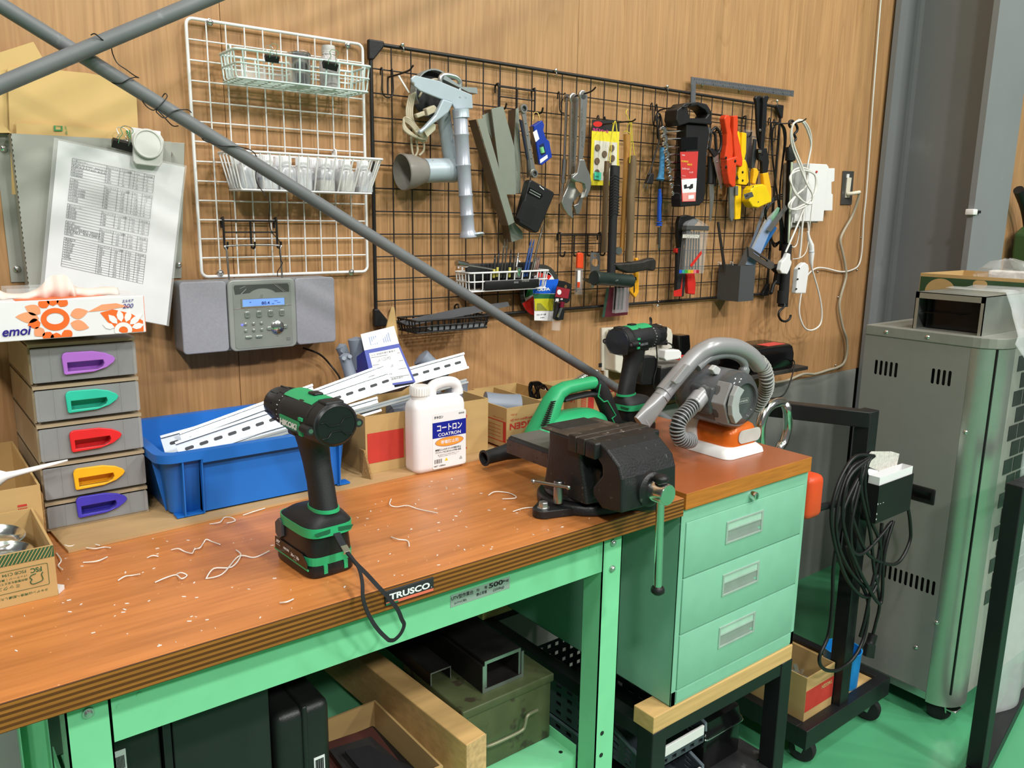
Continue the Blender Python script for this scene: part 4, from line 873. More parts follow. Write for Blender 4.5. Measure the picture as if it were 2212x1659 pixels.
m = sweep([(1281, 826, .0132, .0165), (1290, 832, .0155, .018), (1300, 850, .0175, .018), (1312, 880, .0175, .018), (1325, 915, .0185, .0185), (1335, 945, .020, .02)], YB); gr = build('rear_grip', m, TB, t, sm=60)
for dy in (-.0205,):
    pts = [at(a, b, y=YB-.0185) for a, b in ((1297, 830), (1292, 856), (1304, 868), (1312, 866), (1330, 897), (1322, 904), (1330, 920))]
    m = MB().tube(pts, .0018, 6); build('green_line', m, HG2, gr, sm=60)
m = sweep([(1213, 864, .004, .014), (1240, 857, .0045, .0135), (1270, 851, .0055, .0135), (1288, 852, .007, .014)], YB); build('grip_pad', m, TB, t, sm=60)
pa = build('control_panel', MB().prism([at(a, b, y=YB-.004)+V(0, 0, .0) for a, b in ((1214, 836), (1222, 833), (1262, 823), (1268, 824), (1264, 829), (1222, 839))], (0, -.008, .002)), BLKGLOSS, t, sm=0)
m = MB()
for u0 in (1229, 1247): m.prism([at(a, b, y=YB-.0125) for a, b in ((u0, 835), (u0+13, 831.5), (u0+13, 828.5), (u0, 832))], (0, -.0008, 0))
build('button', m, WHITEP, pa, sm=0)
bx = at(1160, 950, y=YB).x; AZ = .950; rg = []
for s, r in ((0, .028), (.012, .037), (.03, .044), (.07, .0455), (.12, .0455), (.148, .042), (.17, .032), (.183, .014)): rg.append([V(bx+s, YB+r*1.05*math.copysign(abs(math.cos(k))**.8, math.cos(k)), AZ+r*math.copysign(abs(math.sin(k))**.8, math.sin(k))) for k in [2*PI*i/26 for i in range(26)]])
md = build('motor_body', MB().loft(rg), HG2, t, sm=50)
m = MB(); text_mb(m, 'BRUSHLESS MOTOR', (bx+.04, YB-.0488, AZ+.010), (1, 0, .06), (0, .12, 1), .006, width=.085, shear=.3, bold=.05); build('lettering', m, PAPER, md, sm=0, label='white lettering')
a, b_ = at(1162, 957, y=YB), at(1045, 990, y=YB)
m = MB().lathe([(.026, 0), (.025, .02), (.020, .055), (.0155, .085), (.0135, (b_-a).length-.006), (.0160, (b_-a).length-.003), (.0160, (b_-a).length), (.012, (b_-a).length), (.011, (b_-a).length-.03), (0, (b_-a).length-.03)], a, b_-a, 28)
build('nozzle', m, BLKRUB, t, sm=45)
m = MB().rbox(bx+.20-.02, bx+.255, YB-.038, YB+.038, .904, .95, .006); build('battery', m, TB2, t, sm=40)
YV = -.575
SILV = M('vacuum_silver', '#9b9a9c', rough=.33, metal=.25, var=.02); DKGL = M('smoke_clear', '#55585a', rough=.08, alpha=.72, spec=.8); DKGREY = M('vacuum_dark', '#5a5b5f', rough=.25, var=.04)
t = thing('hand_vacuum', 'silver and orange hand vacuum with a round smoky dust bowl, on a white base', 'vacuum cleaner', (.525, -.58, .9033))
vx0_, vx1_, vy0_, vy1_ = .456, .590, -.662, -.505
o0 = [V(a, b, .9036) for a, b in rrect(vx0_, vx1_, vy0_, vy1_, .02, 5)]; o1 = [V(a, b, .912) for a, b in rrect(vx0_+.002, vx1_-.002, vy0_+.002, vy1_-.002, .02, 5)]; o2 = [V(a, b, .922) for a, b in rrect(vx0_+.014, vx1_-.010, vy0_+.016, vy1_-.01, .02, 5)]
build('charging_base', MB().loft([o0, o1, o2]), WHITEP, t, sm=50)
m = MB().loft([[V(a, b, z) for a, b in rrect(vx0_+.026+k, vx1_-.007-k, -.645+k, -.53, .022, 5)] for z, k in ((.920, .0), (.924, 0), (.948, .0), (.960, .005), (.967, .014))])
ob = build('battery_body', m, M('vacuum_orange', '#d8691f', rough=.3, metal=.15), t, sm=50)
m = MB().prism([V(x, -.6455, z) for x, z in rrect(.507, .5835, .9265, .9555, .0135, 6)], (0, -.002, 0)); build('end_panel', m, M('vacuum_panel', '#bcbab4', rough=.4), ob, sm=0, bev=.0006)
C_ = V(at(1588, 862, y=-.64)); rb = .0605
m = MB().lathe([(0, 0), (rb*.96, 0), (rb, -.004), (rb, -.075), (rb*.93, -.098), (rb*.8, -.11), (0, -.112)], C_+V(0, .012, 0), (0, -1, 0), 48); dr = build('drum', m, DKGREY, t, sm=40)
m = MB().lathe([(rb*1.0, .0), (rb*1.0, .010), (rb*.95, .024), (rb*.80, .034), (rb*.62, .037), (rb*.60, .030), (0, .030)], C_+V(0, .012, 0), (0, -1, 0), 48); bw = build('dust_bowl', m, DKGL, t, sm=40)
pp = [V(C_.x+rb*r*math.cos(math.radians(a)), C_.y-.0262, C_.z+rb*r*math.sin(math.radians(a))) for r, a in ((.97, 138), (.99, 160), (1.0, 180), (.99, 200), (.97, 222), (.60, 232), (.62, 205), (.62, 180), (.62, 155), (.60, 128))]
build('bowl_release', MB().prism(pp, (0, -.012, 0)), M('vacuum_grey', '#a3a6a6', rough=.35), t, sm=0, bev=.0015)
pp = [V(C_.x-.002+rb*r*math.cos(math.radians(a)), C_.y+.012, C_.z+rb*r*math.sin(math.radians(a))) for r, a in ((1.02, 135), (1.05, 180), (1.02, 225), (.9, 225), (.92, 180), (.9, 135))]
build('bowl_clip', MB().prism(pp, (0, -.034, 0)), SILV, t, sm=0, bev=.002)
m = MB(); text_mb(m, 'BLACK+DECKER', (C_.x-.017, C_.y-.0186, C_.z-.003), (1, 0, 0), (0, 0, 1), .0042, width=.034, bold=.04)
m.prism([V(x, C_.y-.0186, z) for x, z in rrect(C_.x-.0195, C_.x+.0195, C_.z-.0058, C_.z+.0042, .001)], (0, -.0002, 0), [[V(x, C_.y-.0186, z) for x, z in rrect(C_.x-.019, C_.x+.019, C_.z-.0053, C_.z+.0037, .001)]])
build('lettering', m, M('badge_grey', '#a5a8a4', rough=.4), bw, sm=0, label='grey boxed lettering')
def path(l, y=YV): return smooth([at(a, b, y=y+dy) for a, b, dy in l], 5)
tp = path([(1432, 850, .02), (1450, 828, .02), (1478, 795, .015), (1505, 767, .01), (1535, 750, 0), (1565, 747, 0), (1595, 752, 0), (1622, 768, 0), (1640, 790, 0)])
build('wand_tube', MB().tube(tp, .0185, 18), SILV, t, sm=60)
hp = path([(1507, 795, 0), (1530, 775, 0), (1562, 766, 0), (1590, 770, 0), (1607, 785, 0), (1606, 805, 0), (1595, 822, .01)])
build('carry_handle', MB().tube(hp, [.0085]*8+[.009]*(len(hp)-16)+[.012]*8, 14), M('vacuum_handle', '#7b7f80', rough=.2, alpha=.9), t, sm=60)
a, b_ = at(1440, 842, y=YV+.02), at(1418, 872, y=YV+.02); m = MB().lathe([(.0175, -.012), (.0175, (b_-a).length*.6), (.0165, (b_-a).length*.62)], a, b_-a, 22); build('coupling', m, SILV, t, sm=40)
c0, c1, c2 = at(1428, 858, y=YV+.02), at(1400, 895, y=YV+.02), at(1383, 918, y=YV+.02); dn = (c2-c0).normalized(); nn = V(-dn.z, 0, dn.x); rg = []
for s, w, d in ((0, .0155, .0155), (.35, .019, .014), (.7, .0225, .0095), (1., .0245, .007)):
    c = c0+(c2-c0)*s; rg.append([c+nn*(w*math.copysign(abs(math.cos(k))**.7, math.cos(k)))+V(0, d*math.copysign(abs(math.sin(k))**.7, math.sin(k)), 0) for k in [2*PI*i/20 for i in range(20)]])
nz = build('crevice_nozzle', MB().loft(rg), SILV, t, sm=50)
m = MB(); uu = -dn
text_mb(m, 'BLACK+', c0+(c2-c0)*.86+nn*-.002+V(0, -.0105, 0), nn*-1 if nn.x < 0 else nn, (0, -.0, 1), .0035, width=.015, depth=0);
build('lettering', m, M('emboss_grey', '#b9b9bb', rough=.4), nz, sm=0)
m = MB().prism([at(a, b, y=YV-.004) for a, b in ((1447, 823), (1477, 785), (1484, 789), (1486, 797), (1462, 826), (1452, 829))], (0, -.010, 0)); build('release_slide', m, SILV, t, sm=0, bev=.002)
m = MB().prism([at(a, b, y=YV-.03) for a, b in ((1528, 797), (1537, 787), (1548, 795), (1544, 808), (1535, 807))], (0, -.012, 0)); build('power_switch', m, M('vacuum_switch', '#b9bbba', rough=.35), t, sm=0, bev=.002)
def ribbed(pts, r, n_per, mat, nm, core):
    P = smooth(pts, n_per); h = build(nm, MB().tube(P, r*.86, 14), core, t, sm=60); m = MB()
    for i in range(1, len(P)-1):
        d = (P[i+1]-P[i-1]).normalized(); m.lathe([(r*.84, -r*.09), (r*.97, -r*.085), (r, 0), (r*.97, r*.085), (r*.84, r*.09)], P[i], d, 16, cap=False)
    build('ribs', m, mat, h, sm=60); return h
ribbed([at(a, b, y=YV+dy) for a, b, dy in ((1503, 868, -.035), (1488, 885, -.045), (1472, 902, -.05), (1463, 922, -.05), (1467, 943, -.05), (1482, 952, -.05), (1494, 950, -.045))], .0165, 4, M('hose_grey', '#8b8c8e', rough=.35), 'ribbed_hose', BLACK)
ribbed([at(a, b, y=YV+dy) for a, b, dy in ((1636, 778, 0), (1650, 795, 0), (1656, 818, 0), (1655, 840, .02), (1645, 862, .04), (1632, 880, .06))], .0175, 4, M('hose_light', '#a9aaa6', rough=.4), 'ribbed_hose', M('hose_shadow', '#55565a', rough=.5))
a, b_ = at(1518, 850, y=YV-.03), at(1500, 872, y=YV-.035); build('hose_inlet', MB().lathe([(.0135, -.012), (.0135, .01), (.0185, .011), (.0185, (b_-a).length+.004), (.0165, (b_-a).length+.006)], a, b_-a, 22), SILV, t, sm=40)
build('filter_housing', MB().rbox(C_.x-.066, C_.x-.045, -.63, -.575, C_.z-.028, C_.z+.03, .006), DKGL, t, sm=40)
build('stand_back', MB().prism([V(.470, -.56, .92), V(.470, -.515, .92), V(.478, -.52, .985), V(.485, -.55, .985)], (.03, 0, 0)), WHITEP, t, sm=0, bev=.004)
B_ = build
PIPE = M('pipe_grey', '#6b6e70', rough=.5, var=.07, scale=14, dirt=('#8a8c8c', 25, .66))
YP1, YP2 = -.235, -.262
a, b_ = at(-60, -27, y=YP1), at(1440, 906, y=YP1); d_ = (b_-a).normalized()
m = MB().cyl(a-d_*.3, b_+d_*.75, .0111, n=28); one('brace_pipe', 'grey steel brace pipe slanting down from the upper left across the wire grids', 'pipe', m, PIPE, group='crossed brace pipes')
a2, b2 = at(-60, 209, y=YP2), at(450, -4, y=YP2); d2_ = (b2-a2).normalized()
m = MB().cyl(a2-d2_*.3, b2+d2_*1.3, .0117, n=28); one('brace_pipe', 'grey steel brace pipe rising to the right at the upper left corner', 'pipe', m, PIPE, group='crossed brace pipes')
W_ = [(196, 76, YP2-.013), (205, 73, YP2-.0135), (220, 85, YP2-.0125), (238, 98, YP2), (244, 118, -.25), (254, 137, -.25), (272, 150, -.25), (290, 163, -.248), (300, 168, -.232), (291, 167, -.248), (278, 171, -.249), (264, 179, -.246), (248, 181, -.24), (236, 172, -.23), (229, 159, -.222)]
W2 = [(302, 208, -.225), (308, 219, -.236), (318, 231, -.246), (332, 238, -.247), (345, 228, -.248), (358, 214, -.247), (361, 206, -.24), (354, 204, -.226), (338, 236, -.236), (342, 246, -.246), (356, 255, -.246), (370, 243, -.248), (384, 238, -.248), (405, 237, -.247), (413, 243, -.232)]
W3 = [(340, 237, -.24), (352, 250, -.242), (372, 271, -.235), (385, 272, -.23)]
W4 = [(432, 289, -.222), (440, 303, -.236), (462, 310, -.247), (480, 316, -.248), (505, 316, -.248), (530, 320, -.247), (550, 331, -.232), (556, 352, -.225), (553, 370, -.235), (555, 395, -.226), (572, 420, -.16), (582, 440, -.12), (581, 478, -.1), (588, 502, -.09), (604, 522, -.08), (604, 545, -.075), (607, 563, -.075), (610, 569, -.075), (600, 586, -.075), (600, 597, -.072)]
m = MB()
for w in (W_, W2, W3, W4): m.tube(smooth([at(p, q, y=y) for p, q, y in w], 5), .0009, 6)
one('aerial_wire', 'thin black aerial wire wound around the slanting grey pipe and running down to the radio', 'wire', m, BLKW, sm=60)
HOLD = M('holder_grey', '#a3a49a', rough=.4, metal=.15, var=.02)
t = thing('file_holder', 'grey sheet-metal file pocket screwed to the wall at the left edge, stuffed with envelopes', 'file holder', tuple(at(200, 600, y=-.004)))
m = MB().prism([at(a, b, y=-.003) for a, b in ((-14, 287), (399, 309), (392, 601), (24, 610))], (0, .002, 0)); B_('back_plate', m, HOLD, t, sm=0, bev=.0006)
m = MB().prism([at(a, b, y=-.045) for a, b in ((23, 288), (369, 306), (362, 622), (64, 640))], (0, .0012, 0))
fp = B_('front_pocket', m, HOLD, t, sm=0)
m = MB()
pl = [at(a, b, y=-.045) for a, b in ((23, 288), (64, 640))]; m.prism([pl[0], pl[1], V(pl[1].x-.0, -.004, pl[1].z), V(pl[0].x, -.004, pl[0].z)], (.001, 0, 0))
pr_ = [at(a, b, y=-.045) for a, b in ((369, 306), (362, 622))]; m.prism([pr_[0], pr_[1], V(pr_[1].x, -.004, pr_[1].z), V(pr_[0].x, -.004, pr_[0].z)], (.001, 0, 0))
m.prism([V(pl[1].x, -.045, pl[1].z), V(pr_[1].x, -.045, pr_[1].z), V(pr_[1].x, -.004, pr_[1].z), V(pl[1].x, -.004, pl[1].z)], (0, 0, .001))
B_('pocket_sides', m, HOLD, t, sm=0)
def screw(p, r=.0055, nm='screw', par=None): return B_(nm, MB().lathe([(r, 0), (r*.95, .0012), (r*.7, .0028), (r*.3, .0038), (0, .004)], p, (0, -1, 0), 18), CHROME, par, sm=60)
for a, b in ((8, 321), (37, 581), (366, 332), (386, 572)): screw(at(a, b, y=-.004), .0062, par=t)
KRAFT = M('envelope_paper', '#cfae72', rough=.75, var=.05, scale=12)
def env(label, pts, y, th=.0016, wear=False, tilt=0):
    P = [at(a, b, y=y) for a, b in pts]
    if tilt:
        for p in P: p.y += (p.z-P[-1].z)*tilt
    return one('envelope', label, 'envelope', MB().prism(P, (0, th, 0)), KRAFT, sm=0, group='kraft envelopes in the file pocket')
env('plain kraft envelope standing furthest out at the very left, its top corner raised', ((-40, 126), (72, 90), (92, 125), (92, 286), (-30, 286)), -.012)
env('large plain kraft envelope in the file pocket, showing the most paper', ((16, 144), (60, 145), (190, 158), (293, 176), (299, 285), (300, 420), (26, 420)), -.020)
env('kraft envelope with a worn top edge, in front of the large plain one', ((33, 262), (60, 267), (95, 266), (110, 270), (150, 266), (175, 270), (205, 276), (240, 278), (300, 288), (296, 420), (36, 420)), -.028)
e4 = env('kraft envelope with green printing, nearest the grey pocket front', ((35, 266), (150, 272), (240, 282), (285, 282), (300, 292), (290, 420), (38, 420)), -.034)
env('kraft envelope leaning open at the left edge, below the raised corner', ((-40, 250), (0, 262), (24, 287), (-40, 287)), -.039)
m = MB(); y = -.0356
m.prism([at(a, b, y=y) for a, b in ((116, 271), (135, 272), (135, 283), (117, 283))], (0, .0004, 0), [[at(a, b, y=y) for a, b in ((120, 272), (132, 273), (132, 280), (120, 280))]])
text_mb(m, 'arig', at(138, 272, y=y), (.1, 0, -1), (1, 0, .1), .004, width=.014, depth=0)
m.prism([at(a, b, y=y) for a, b in ((272, 282), (281, 281), (283, 300), (279, 300))], (0, .0004, 0))
mm_ = M('envelope_green', '#3d8a52', rough=.7); inv = Matrix.Translation(-e4.location); m.xf(inv); o = B_('print', m, mm_, e4, sm=0, local=True, label='green print')
YS = -.062
t = thing('laminated_sheet', 'white laminated sheet printed with tables, clipped to the front of the grey file pocket', 'printed sheet', tuple(at(240, 700, y=YS)))
def grid_sheet(c, y, th, bulge, nx=10, ny=12, back=0):
    A, B, C, D = [at(a, b, y=y) for a, b in c]; top = []; bot = []
    m = MB()
    for sgn, dst in ((0, top), (th, bot)):
        for j in range(ny+1):
            for i in range(nx+1):
                s, q = i/nx, j/ny; p = (A*(1-s)+B*s)*(1-q)+(D*(1-s)+C*s)*q
                dst.append(p+V(0, sgn-bulge*(s**2)*(q**2)+.004*math.sin(q*5)*s*.4, 0))
    n = nx+1; f = []; N_ = len(top)
    for j in range(ny):
        for i in range(nx): k = j*n+i; f.append((k, k+1, k+1+n, k+n)); f.append((N_+k, N_+k+n, N_+k+1+n, N_+k+1))
    ed = [i for i in range(nx+1)]+[j*n+nx for j in range(1, ny+1)]+[ny*n+i for i in range(nx-1, -1, -1)]+[j*n for j in range(ny-1, 0, -1)]
    for q in range(len(ed)): a, b = ed[q], ed[(q+1) % len(ed)]; f.append((a, N_+a, N_+b, b))
    return m.add(top+bot, f)
ps = B_('paper', grid_sheet(((126, 303), (399, 361), (358, 702), (92, 652)), YS, .0004, .004), PAPER, t, sm=60)
B_('laminate', grid_sheet(((117, 297), (404, 358), (363, 704), (84, 654)), YS-.0003, .001, .004), FILM, t, sm=60)
La, Lb, Ra, Rb = (156.7, 341.4), (132, 574), (333.5, 379.3), (307.7, 613)
def tp(s, q):
    u = (La[0]+(Lb[0]-La[0])*q)*(1-s)+(Ra[0]+(Rb[0]-Ra[0])*q)*s; v = (La[1]+(Lb[1]-La[1])*q)*(1-s)+(Ra[1]+(Rb[1]-Ra[1])*q)*s
    p = at(u, v, y=YS); px = (u-100)/290; pz = (v-320)/360
    return p+V(0, -.0009-.004*max(px, 0)**2*max(pz, 0)**2, 0)
uu = (tp(1, .5)-tp(0, .5)).normalized(); ww = (tp(.5, 0)-tp(.5, 1)).normalized()
lines, words_ = MB(), MB(); c_ = (0, .42, .58, .71, .76, .88, 1)
def ln(s0, q0, s1, q1): lines.tube([tp(s0, q0), tp((s0+s1)/2, (q0+q1)/2), tp(s1, q1)], .00022, 4)
TBL = [(0, .161, ['三菱ブレーカー', 'NF30-50-63AF  50A以下', 'NF63AF60-63A', 'NF125AF', 'NF225AF', 'NF400AF'], ['ねじサイズ', 'M5', 'M6', 'M8', 'M8', 'M12'], [('2', '3', '3'), ('3', '4', '4'), ('5', '7', '6'), ('8', '12', '13'), ('40', '50', '45')]),
 (.184, .396, ['三菱MS', 'S-N10', 'S-N20', 'S-N25 S-N35', 'S-N50 S-N65', 'S-N80 S-N95', 'S-N125', 'S-N150'], ['ねじサイズ', 'M3.5', 'M4', 'M5', 'M6', 'M6', 'M8', 'M8'], [('0.94', '1.51', '1.3'), ('1.18', '1.86', '1.7'), ('2.06', '3.33', '3'), ('3.53', '5.78', '5'), ('3.53', '5.78', '5'), ('6.28', '10.29', '8'), ('6.28', '10.29', '8')]),
 (.421, .553, ['富士ブレーカー', 'BW50', 'BW100', 'BW125', 'BW225'], ['ねじサイズ', 'M5', 'M8', 'M8', 'M8'], [('2.3', '2.8', '2.5'), ('5.5', '7.5', '7.0'), ('5.5', '6.6', '7.0'), ('8.0', '13.0', '13.0')]),
 (.579, .708, ['富士 SSC', 'SS101 SS201', 'SS301 SS401 SS501', 'SS701 SS1001', 'SS1501'], ['ねじサイズ', 'M4', 'M5', 'M6', 'M8'], [('1.0', '1.3', '1.7'), ('2.0', '2.5', '2.0'), ('4.5', '5.0', '5.0'), ('9.0', '10.0', '10.0')]),
 (.732, 1.0, ['春日端子台', 'TXU7', 'TXU10S', 'TXU10', 'TXU20', 'TXU30', 'TX50', 'TX60', 'TX100'], ['ねじサイズ', 'M3', 'M3.5', 'M3.5', 'M4', 'M5', 'M6', 'M8', 'M8', 'M10', 'M10', 'M12'], [('0.8', '0.9', '1.0'), ('1.0', '1.3', '1.2'), ('1.0', '1.3', '1.3'), ('1.4', '1.8', '1.7'), ('2.2', '2.8', '2.2'), ('4.0', '5.0', '3.5'), ('8.0', '10.0', '10'), ('10.0', '15.0', '13'), ('15.0', '20.0', '17'), ('20.0', '25.0', '27'), ('25.0', '35.0', '45')])]
def wd(s, s0, q1, h=.0034, w=None): text_mb(words_, s, tp(s0, q1)+V(0, -.0001, 0), uu, ww, h, width=w, depth=.0001)
for q0, q1, nm, sz, va in TBL:
    n = max(len(nm), len(sz)); dq = (q1-q0)/n
    for i in range(n+1): ln(0, q0+dq*i, 1, q0+dq*i)
    for c in c_: ln(c, q0 if c in (0, 1) else q0+dq*.02, c, q1)
    for i, s in enumerate(nm): wd(s, .015, q0+dq*(i+.86), .0030, None if len(s) < 12 else .052)
    for i, s in enumerate(sz): wd(s, .44 if i else .43, q0+dq*(i+.86), .0028, .0175 if i == 0 else None)
    wd('トルク範囲', .61, q0+dq*.86, .0028, .016); wd('N.m', .78, q0+dq*.86, .0024); wd('当社値', .90, q0+dq*.86, .0028, .011)
    for i, (a, b, c) in enumerate(va): wd(a, .625, q0+dq*(i+1.86), .0026); wd('～', .718, q0+dq*(i+1.7), .0008); wd(b, .79, q0+dq*(i+1.86), .0026); wd(c, .915, q0+dq*(i+1.86), .0026)
B_('table_lines', lines, INK, ps, sm=0, label='thin black table lines'); B_('lettering', words_, INKG, ps, sm=0, label='small grey printing')
def bclip(label, c, sc, lean=0, y0=-.07, open_=1, grp='black binder clips'):
    """binder clip: black spring wedge and two wire levers, c = centre of its lower edge"""
    c = V(c); t = thing('binder_clip', label, 'clip', tuple(c), (0, lean, 0), group=grp); w, h, d = .0125*sc, .0125*sc, .0055*sc
    m = MB().prism([V(-w, -.0006, 0), V(-w, -d, h*.75), V(-w, -d*.3, h), V(-w, d*.3, h), V(-w, d, h*.75), V(-w, .0006, 0)], (2*w, 0, 0)); B_('spring_body', m, BLACK, t, sm=0, bev=.0006, local=True)
    for s, tl in ((-1, -.35*open_), (1, .3*open_)):
        pts = [V(-.006*sc, 0, 0), V(-.0062*sc, 0, .008*sc), V(-.004*sc, 0, .013*sc), V(-.0075*sc, 0, .019*sc), V(-.004*sc, 0, .0235*sc), V(.004*sc, 0, .0235*sc), V(.0075*sc, 0, .019*sc), V(.004*sc, 0, .013*sc), V(.0062*sc, 0, .008*sc), V(.006*sc, 0, 0)]
        R_ = Matrix.Translation((0, s*d*.9, h*.55)) @ Matrix.Rotation(-tl, 4, 'X'); B_('lever', MB().tube(smooth([R_ @ p for p in pts], 4), .0006*sc, 6), CHROME, t, sm=60, local=True)
    return t
bclip('black binder clip on the top edge of the laminated sheet, beside the white magnetic clip', at(263, 324, y=-.066), 1.35, lean=.22)
t = thing('magnetic_clip', 'large white magnetic clip with a round disc, holding the laminated sheet', 'clip', tuple(at(318, 358, y=-.07)))
MC = M('clip_white', '#cfd0ca', rough=.35)
m = MB().prism([at(a, b, y=-.064) for a, b in ((282, 275), (346, 284), (346, 298), (284, 312))], (0, -.004, 0)); B_('rear_plate', m, PAPER, t, sm=0, bev=.001)
m = MB().prism([at(a, b, y=-.068) for a, b in ((286, 300), (293, 290), (344, 290), (352, 303), (349, 352), (343, 361), (291, 355), (285, 348))], (0, -.008, 0)); B_('front_plate', m, MC, t, sm=0, bev=.002, seg=3)
c = at(318.5, 311, y=-.076); m = MB().lathe([(.026, 0), (.026, .003), (.0245, .005), (.0225, .005), (.021, .003), (0, .003)], c, (.05, -1, .06), 36); B_('disc', m, MC, t, sm=40)
GX0, GZ0, GW, GH = -.3815, 1.2664, .3624, .4761; GY = -.013
def wire_grid(name, label, x0, z0, w, h, nx, nz, rf, rw, mat, r=.012, caps=None):
    t = thing(name, label, 'wire grid', (x0+w/2, GY, z0))
    fr = [V(a, GY, b) for a, b in rrect(x0, x0+w, z0, z0+h, r, 4)]; B_('frame', MB().tube(fr, rf, 10, closed=True), mat, t, sm=60)
    m = MB()
    for i in range(1, nx): x = x0+w*i/nx; m.cyl((x, GY-rw*.4, z0), (x, GY-rw*.4, z0+h), rw, n=8, cap=False)
    for k in range(1, nz): z = z0+h*k/nz; m.cyl((x0, GY+rw*.9, z), (x0+w, GY+rw*.9, z), rw, n=8, cap=False)
    B_('lattice', m, mat, t, sm=60); return t
wg = wire_grid('white_wire_grid', 'white wire grid panel hung on the plywood wall above the radio', GX0, GZ0, GW, GH, 10, 13, .0031, .0015, WHITEW)
for a, b in ((453, 48), (751, 98), (476, 590), (759, 588)):
    p = at(a, b, y=-.0165); m = MB().lathe([(.0065, 0), (.0065, .001), (.0058, .0012)], p, (0, -1, 0), 20).lathe([(.0048, .001), (.0046, .003), (.003, .0042), (0, .0044)], p, (0, -1, 0), 18).cyl(p, V(p.x, -.001, p.z), .002); B_('screw', m, CHROME, wg, sm=50)
def basket(name, label, x0, x1, y0, y1, zb, zt, tp_, mat, r=.0017, nx=11, ny=4, hooks=(), mid=True, rr_=.0024):
    """wire basket hung on the grid; tp_ narrows its foot"""
    t = thing(name, label, 'wire basket', ((x0+x1)/2, y1, zb))
    c = lambda k, z: [V(a, b, z) for a, b in rrect(x0+k, x1-k, y0+k*.9, y1, .006, 3)]
    B_('rim', MB().tube(c(0, zt), rr_, 8, closed=True), mat, t, sm=60)
    m = MB(); m.tube(c(tp_, zb), r, 6, closed=True)
    if mid: m.tube(c(tp_*.45, zb+(zt-zb)*.52), r, 6, closed=True)
    for i in range(nx+1):
        s = (i+.5)/(nx+1); xt, xb = x0+(x1-x0)*s, x0+tp_+(x1-x0-2*tp_)*s
        m.tube([V(xt, y0, zt), V(xb, y0+tp_*.9, zb+.005), V(xb, y0+tp_*.9+.005, zb), V(xb, y1-.004, zb), V(xb, y1, zb+.005), V(xt, y1, zt)], r, 6)
    for i in range(ny+1):
        s = (i+.5)/(ny+1); y = y0+tp_+(y1-y0-tp_)*s; yt = y0+(y1-y0)*s
        m.tube([V(x0, yt, zt), V(x0+tp_, y, zb+.005), V(x0+tp_+.005, y, zb), V(x1-tp_-.005, y, zb), V(x1-tp_, y, zb+.005), V(x1, yt, zt)], r, 6)
    B_('wires', m, mat, t, sm=60)
    for x in hooks: B_('hook', MB().tube(smooth([V(x, y1-.001, zb), V(x, y1-.001, zt), V(x, y1-.001, zt+.016), V(x, y1+.004, zt+.021), V(x, GY+.008, zt+.016), V(x, GY+.008, zt+.006)], 3), r*1.3, 8), mat, t, sm=60)
    return t
MINT = M('mint_wire', '#d5e6e2', rough=.35)
pb, pf = at(474, 118, y=-.022), at(508, 111, y=-.105); pr2 = at(760, 142, y=-.022); zt = pb.z; b1z = at(517, 166, y=-.105).z
TBX0, TBX1, TBZ = pb.x, pr2.x, b1z
basket('wire_basket', 'mint-white wire basket near the top of the white grid, holding a cup', TBX0, TBX1, -.105, -.020, TBZ, zt, .004, MINT, hooks=(TBX0+.022, TBX1-.030), nx=9)
LBX0, LBX1 = at(470, 326, y=-.022).x, at(828, 345, y=-.112).x; LBZ, LBT = at(640, 413, y=-.095).z, at(640, 333, y=-.112).z
basket('wire_basket', 'white tapered wire basket full of small capped bottles, halfway down the white grid', LBX0, LBX1, -.112, -.020, LBZ, LBT, .018, WHITEW, hooks=(LBX0+.03, LBX1-.062), nx=15, mid=False)
cx, cy = at(645, 150, y=-.06).x, -.062; m = MB().lathe([(0, 0), (.022, 0), (.0225, .002), (.0225, .058), (.0238, .0595), (.0238, .061), (.0222, .061), (.0215, .004), (0, .004)], (cx, cy, TBZ+.0018), (0, 0, 1), 32)
t = thing('steel_cup', 'polished steel cup standing in the mint-white wire basket', 'cup', (cx, cy, TBZ+.0018)); B_('cup_body', m, CHROME, t, sm=40)
B_('bail_wire', MB().tube(smooth([V(cx-.024, cy, TBZ+.055), V(cx-.012, cy-.022, TBZ+.064), V(cx+.012, cy-.022, TBZ+.063), V(cx+.025, cy, TBZ+.052)], 5), .0006, 6), STEEL, t, sm=60)
cx2 = at(711, 160, y=-.06).x; t = thing('squeeze_bottle', 'pale grey plastic bottle with a ridged cap in the mint-white wire basket', 'bottle', (cx2, -.06, TBZ+.0018))
GB = M('bottle_grey', '#b9b4b3', rough=.45, sss=.2)
B_('bottle_body', MB().lathe([(0, 0), (.0175, 0), (.019, .002), (.019, .052), (.0165, .060), (.0125, .065), (.0125, .067), (0, .067)], (cx2, -.06, TBZ+.0018), (0, 0, 1), 28), GB, t, sm=40)
B_('cap', MB().lathe([(.0, .067), (.0135, .067), (.013, .070), (.0137, .071), (.0132, .075), (.0136, .076), (.0128, .084), (0, .0845)], (cx2, -.06, TBZ+.0018), (0, 0, 1), 28), M('cap_grey', '#c9c6c3', rough=.5), t, sm=40)
bclip('black binder clip with raised silver levers on the upper wire basket', (at(588, 135, y=-.108).x, -.1075, at(588, 135, y=-.108).z), 1.05)
bclip('black binder clip in front of the grey bottle on the upper wire basket', (at(713, 151, y=-.108).x, -.1075, at(713, 151, y=-.108).z), 1.2, lean=.1)
m = obox(TBX0+.012, TBX0+.060, -.098, -.030, TBZ+.002, TBZ+.024, .0008); m.box(TBX0+.064, TBX0+.105, -.095, -.03, TBZ+.002, TBZ+.018); one('clear_tray', 'clear plastic bag of small parts in the left of the upper wire basket', 'bag', m, CLEAR, sm=0)
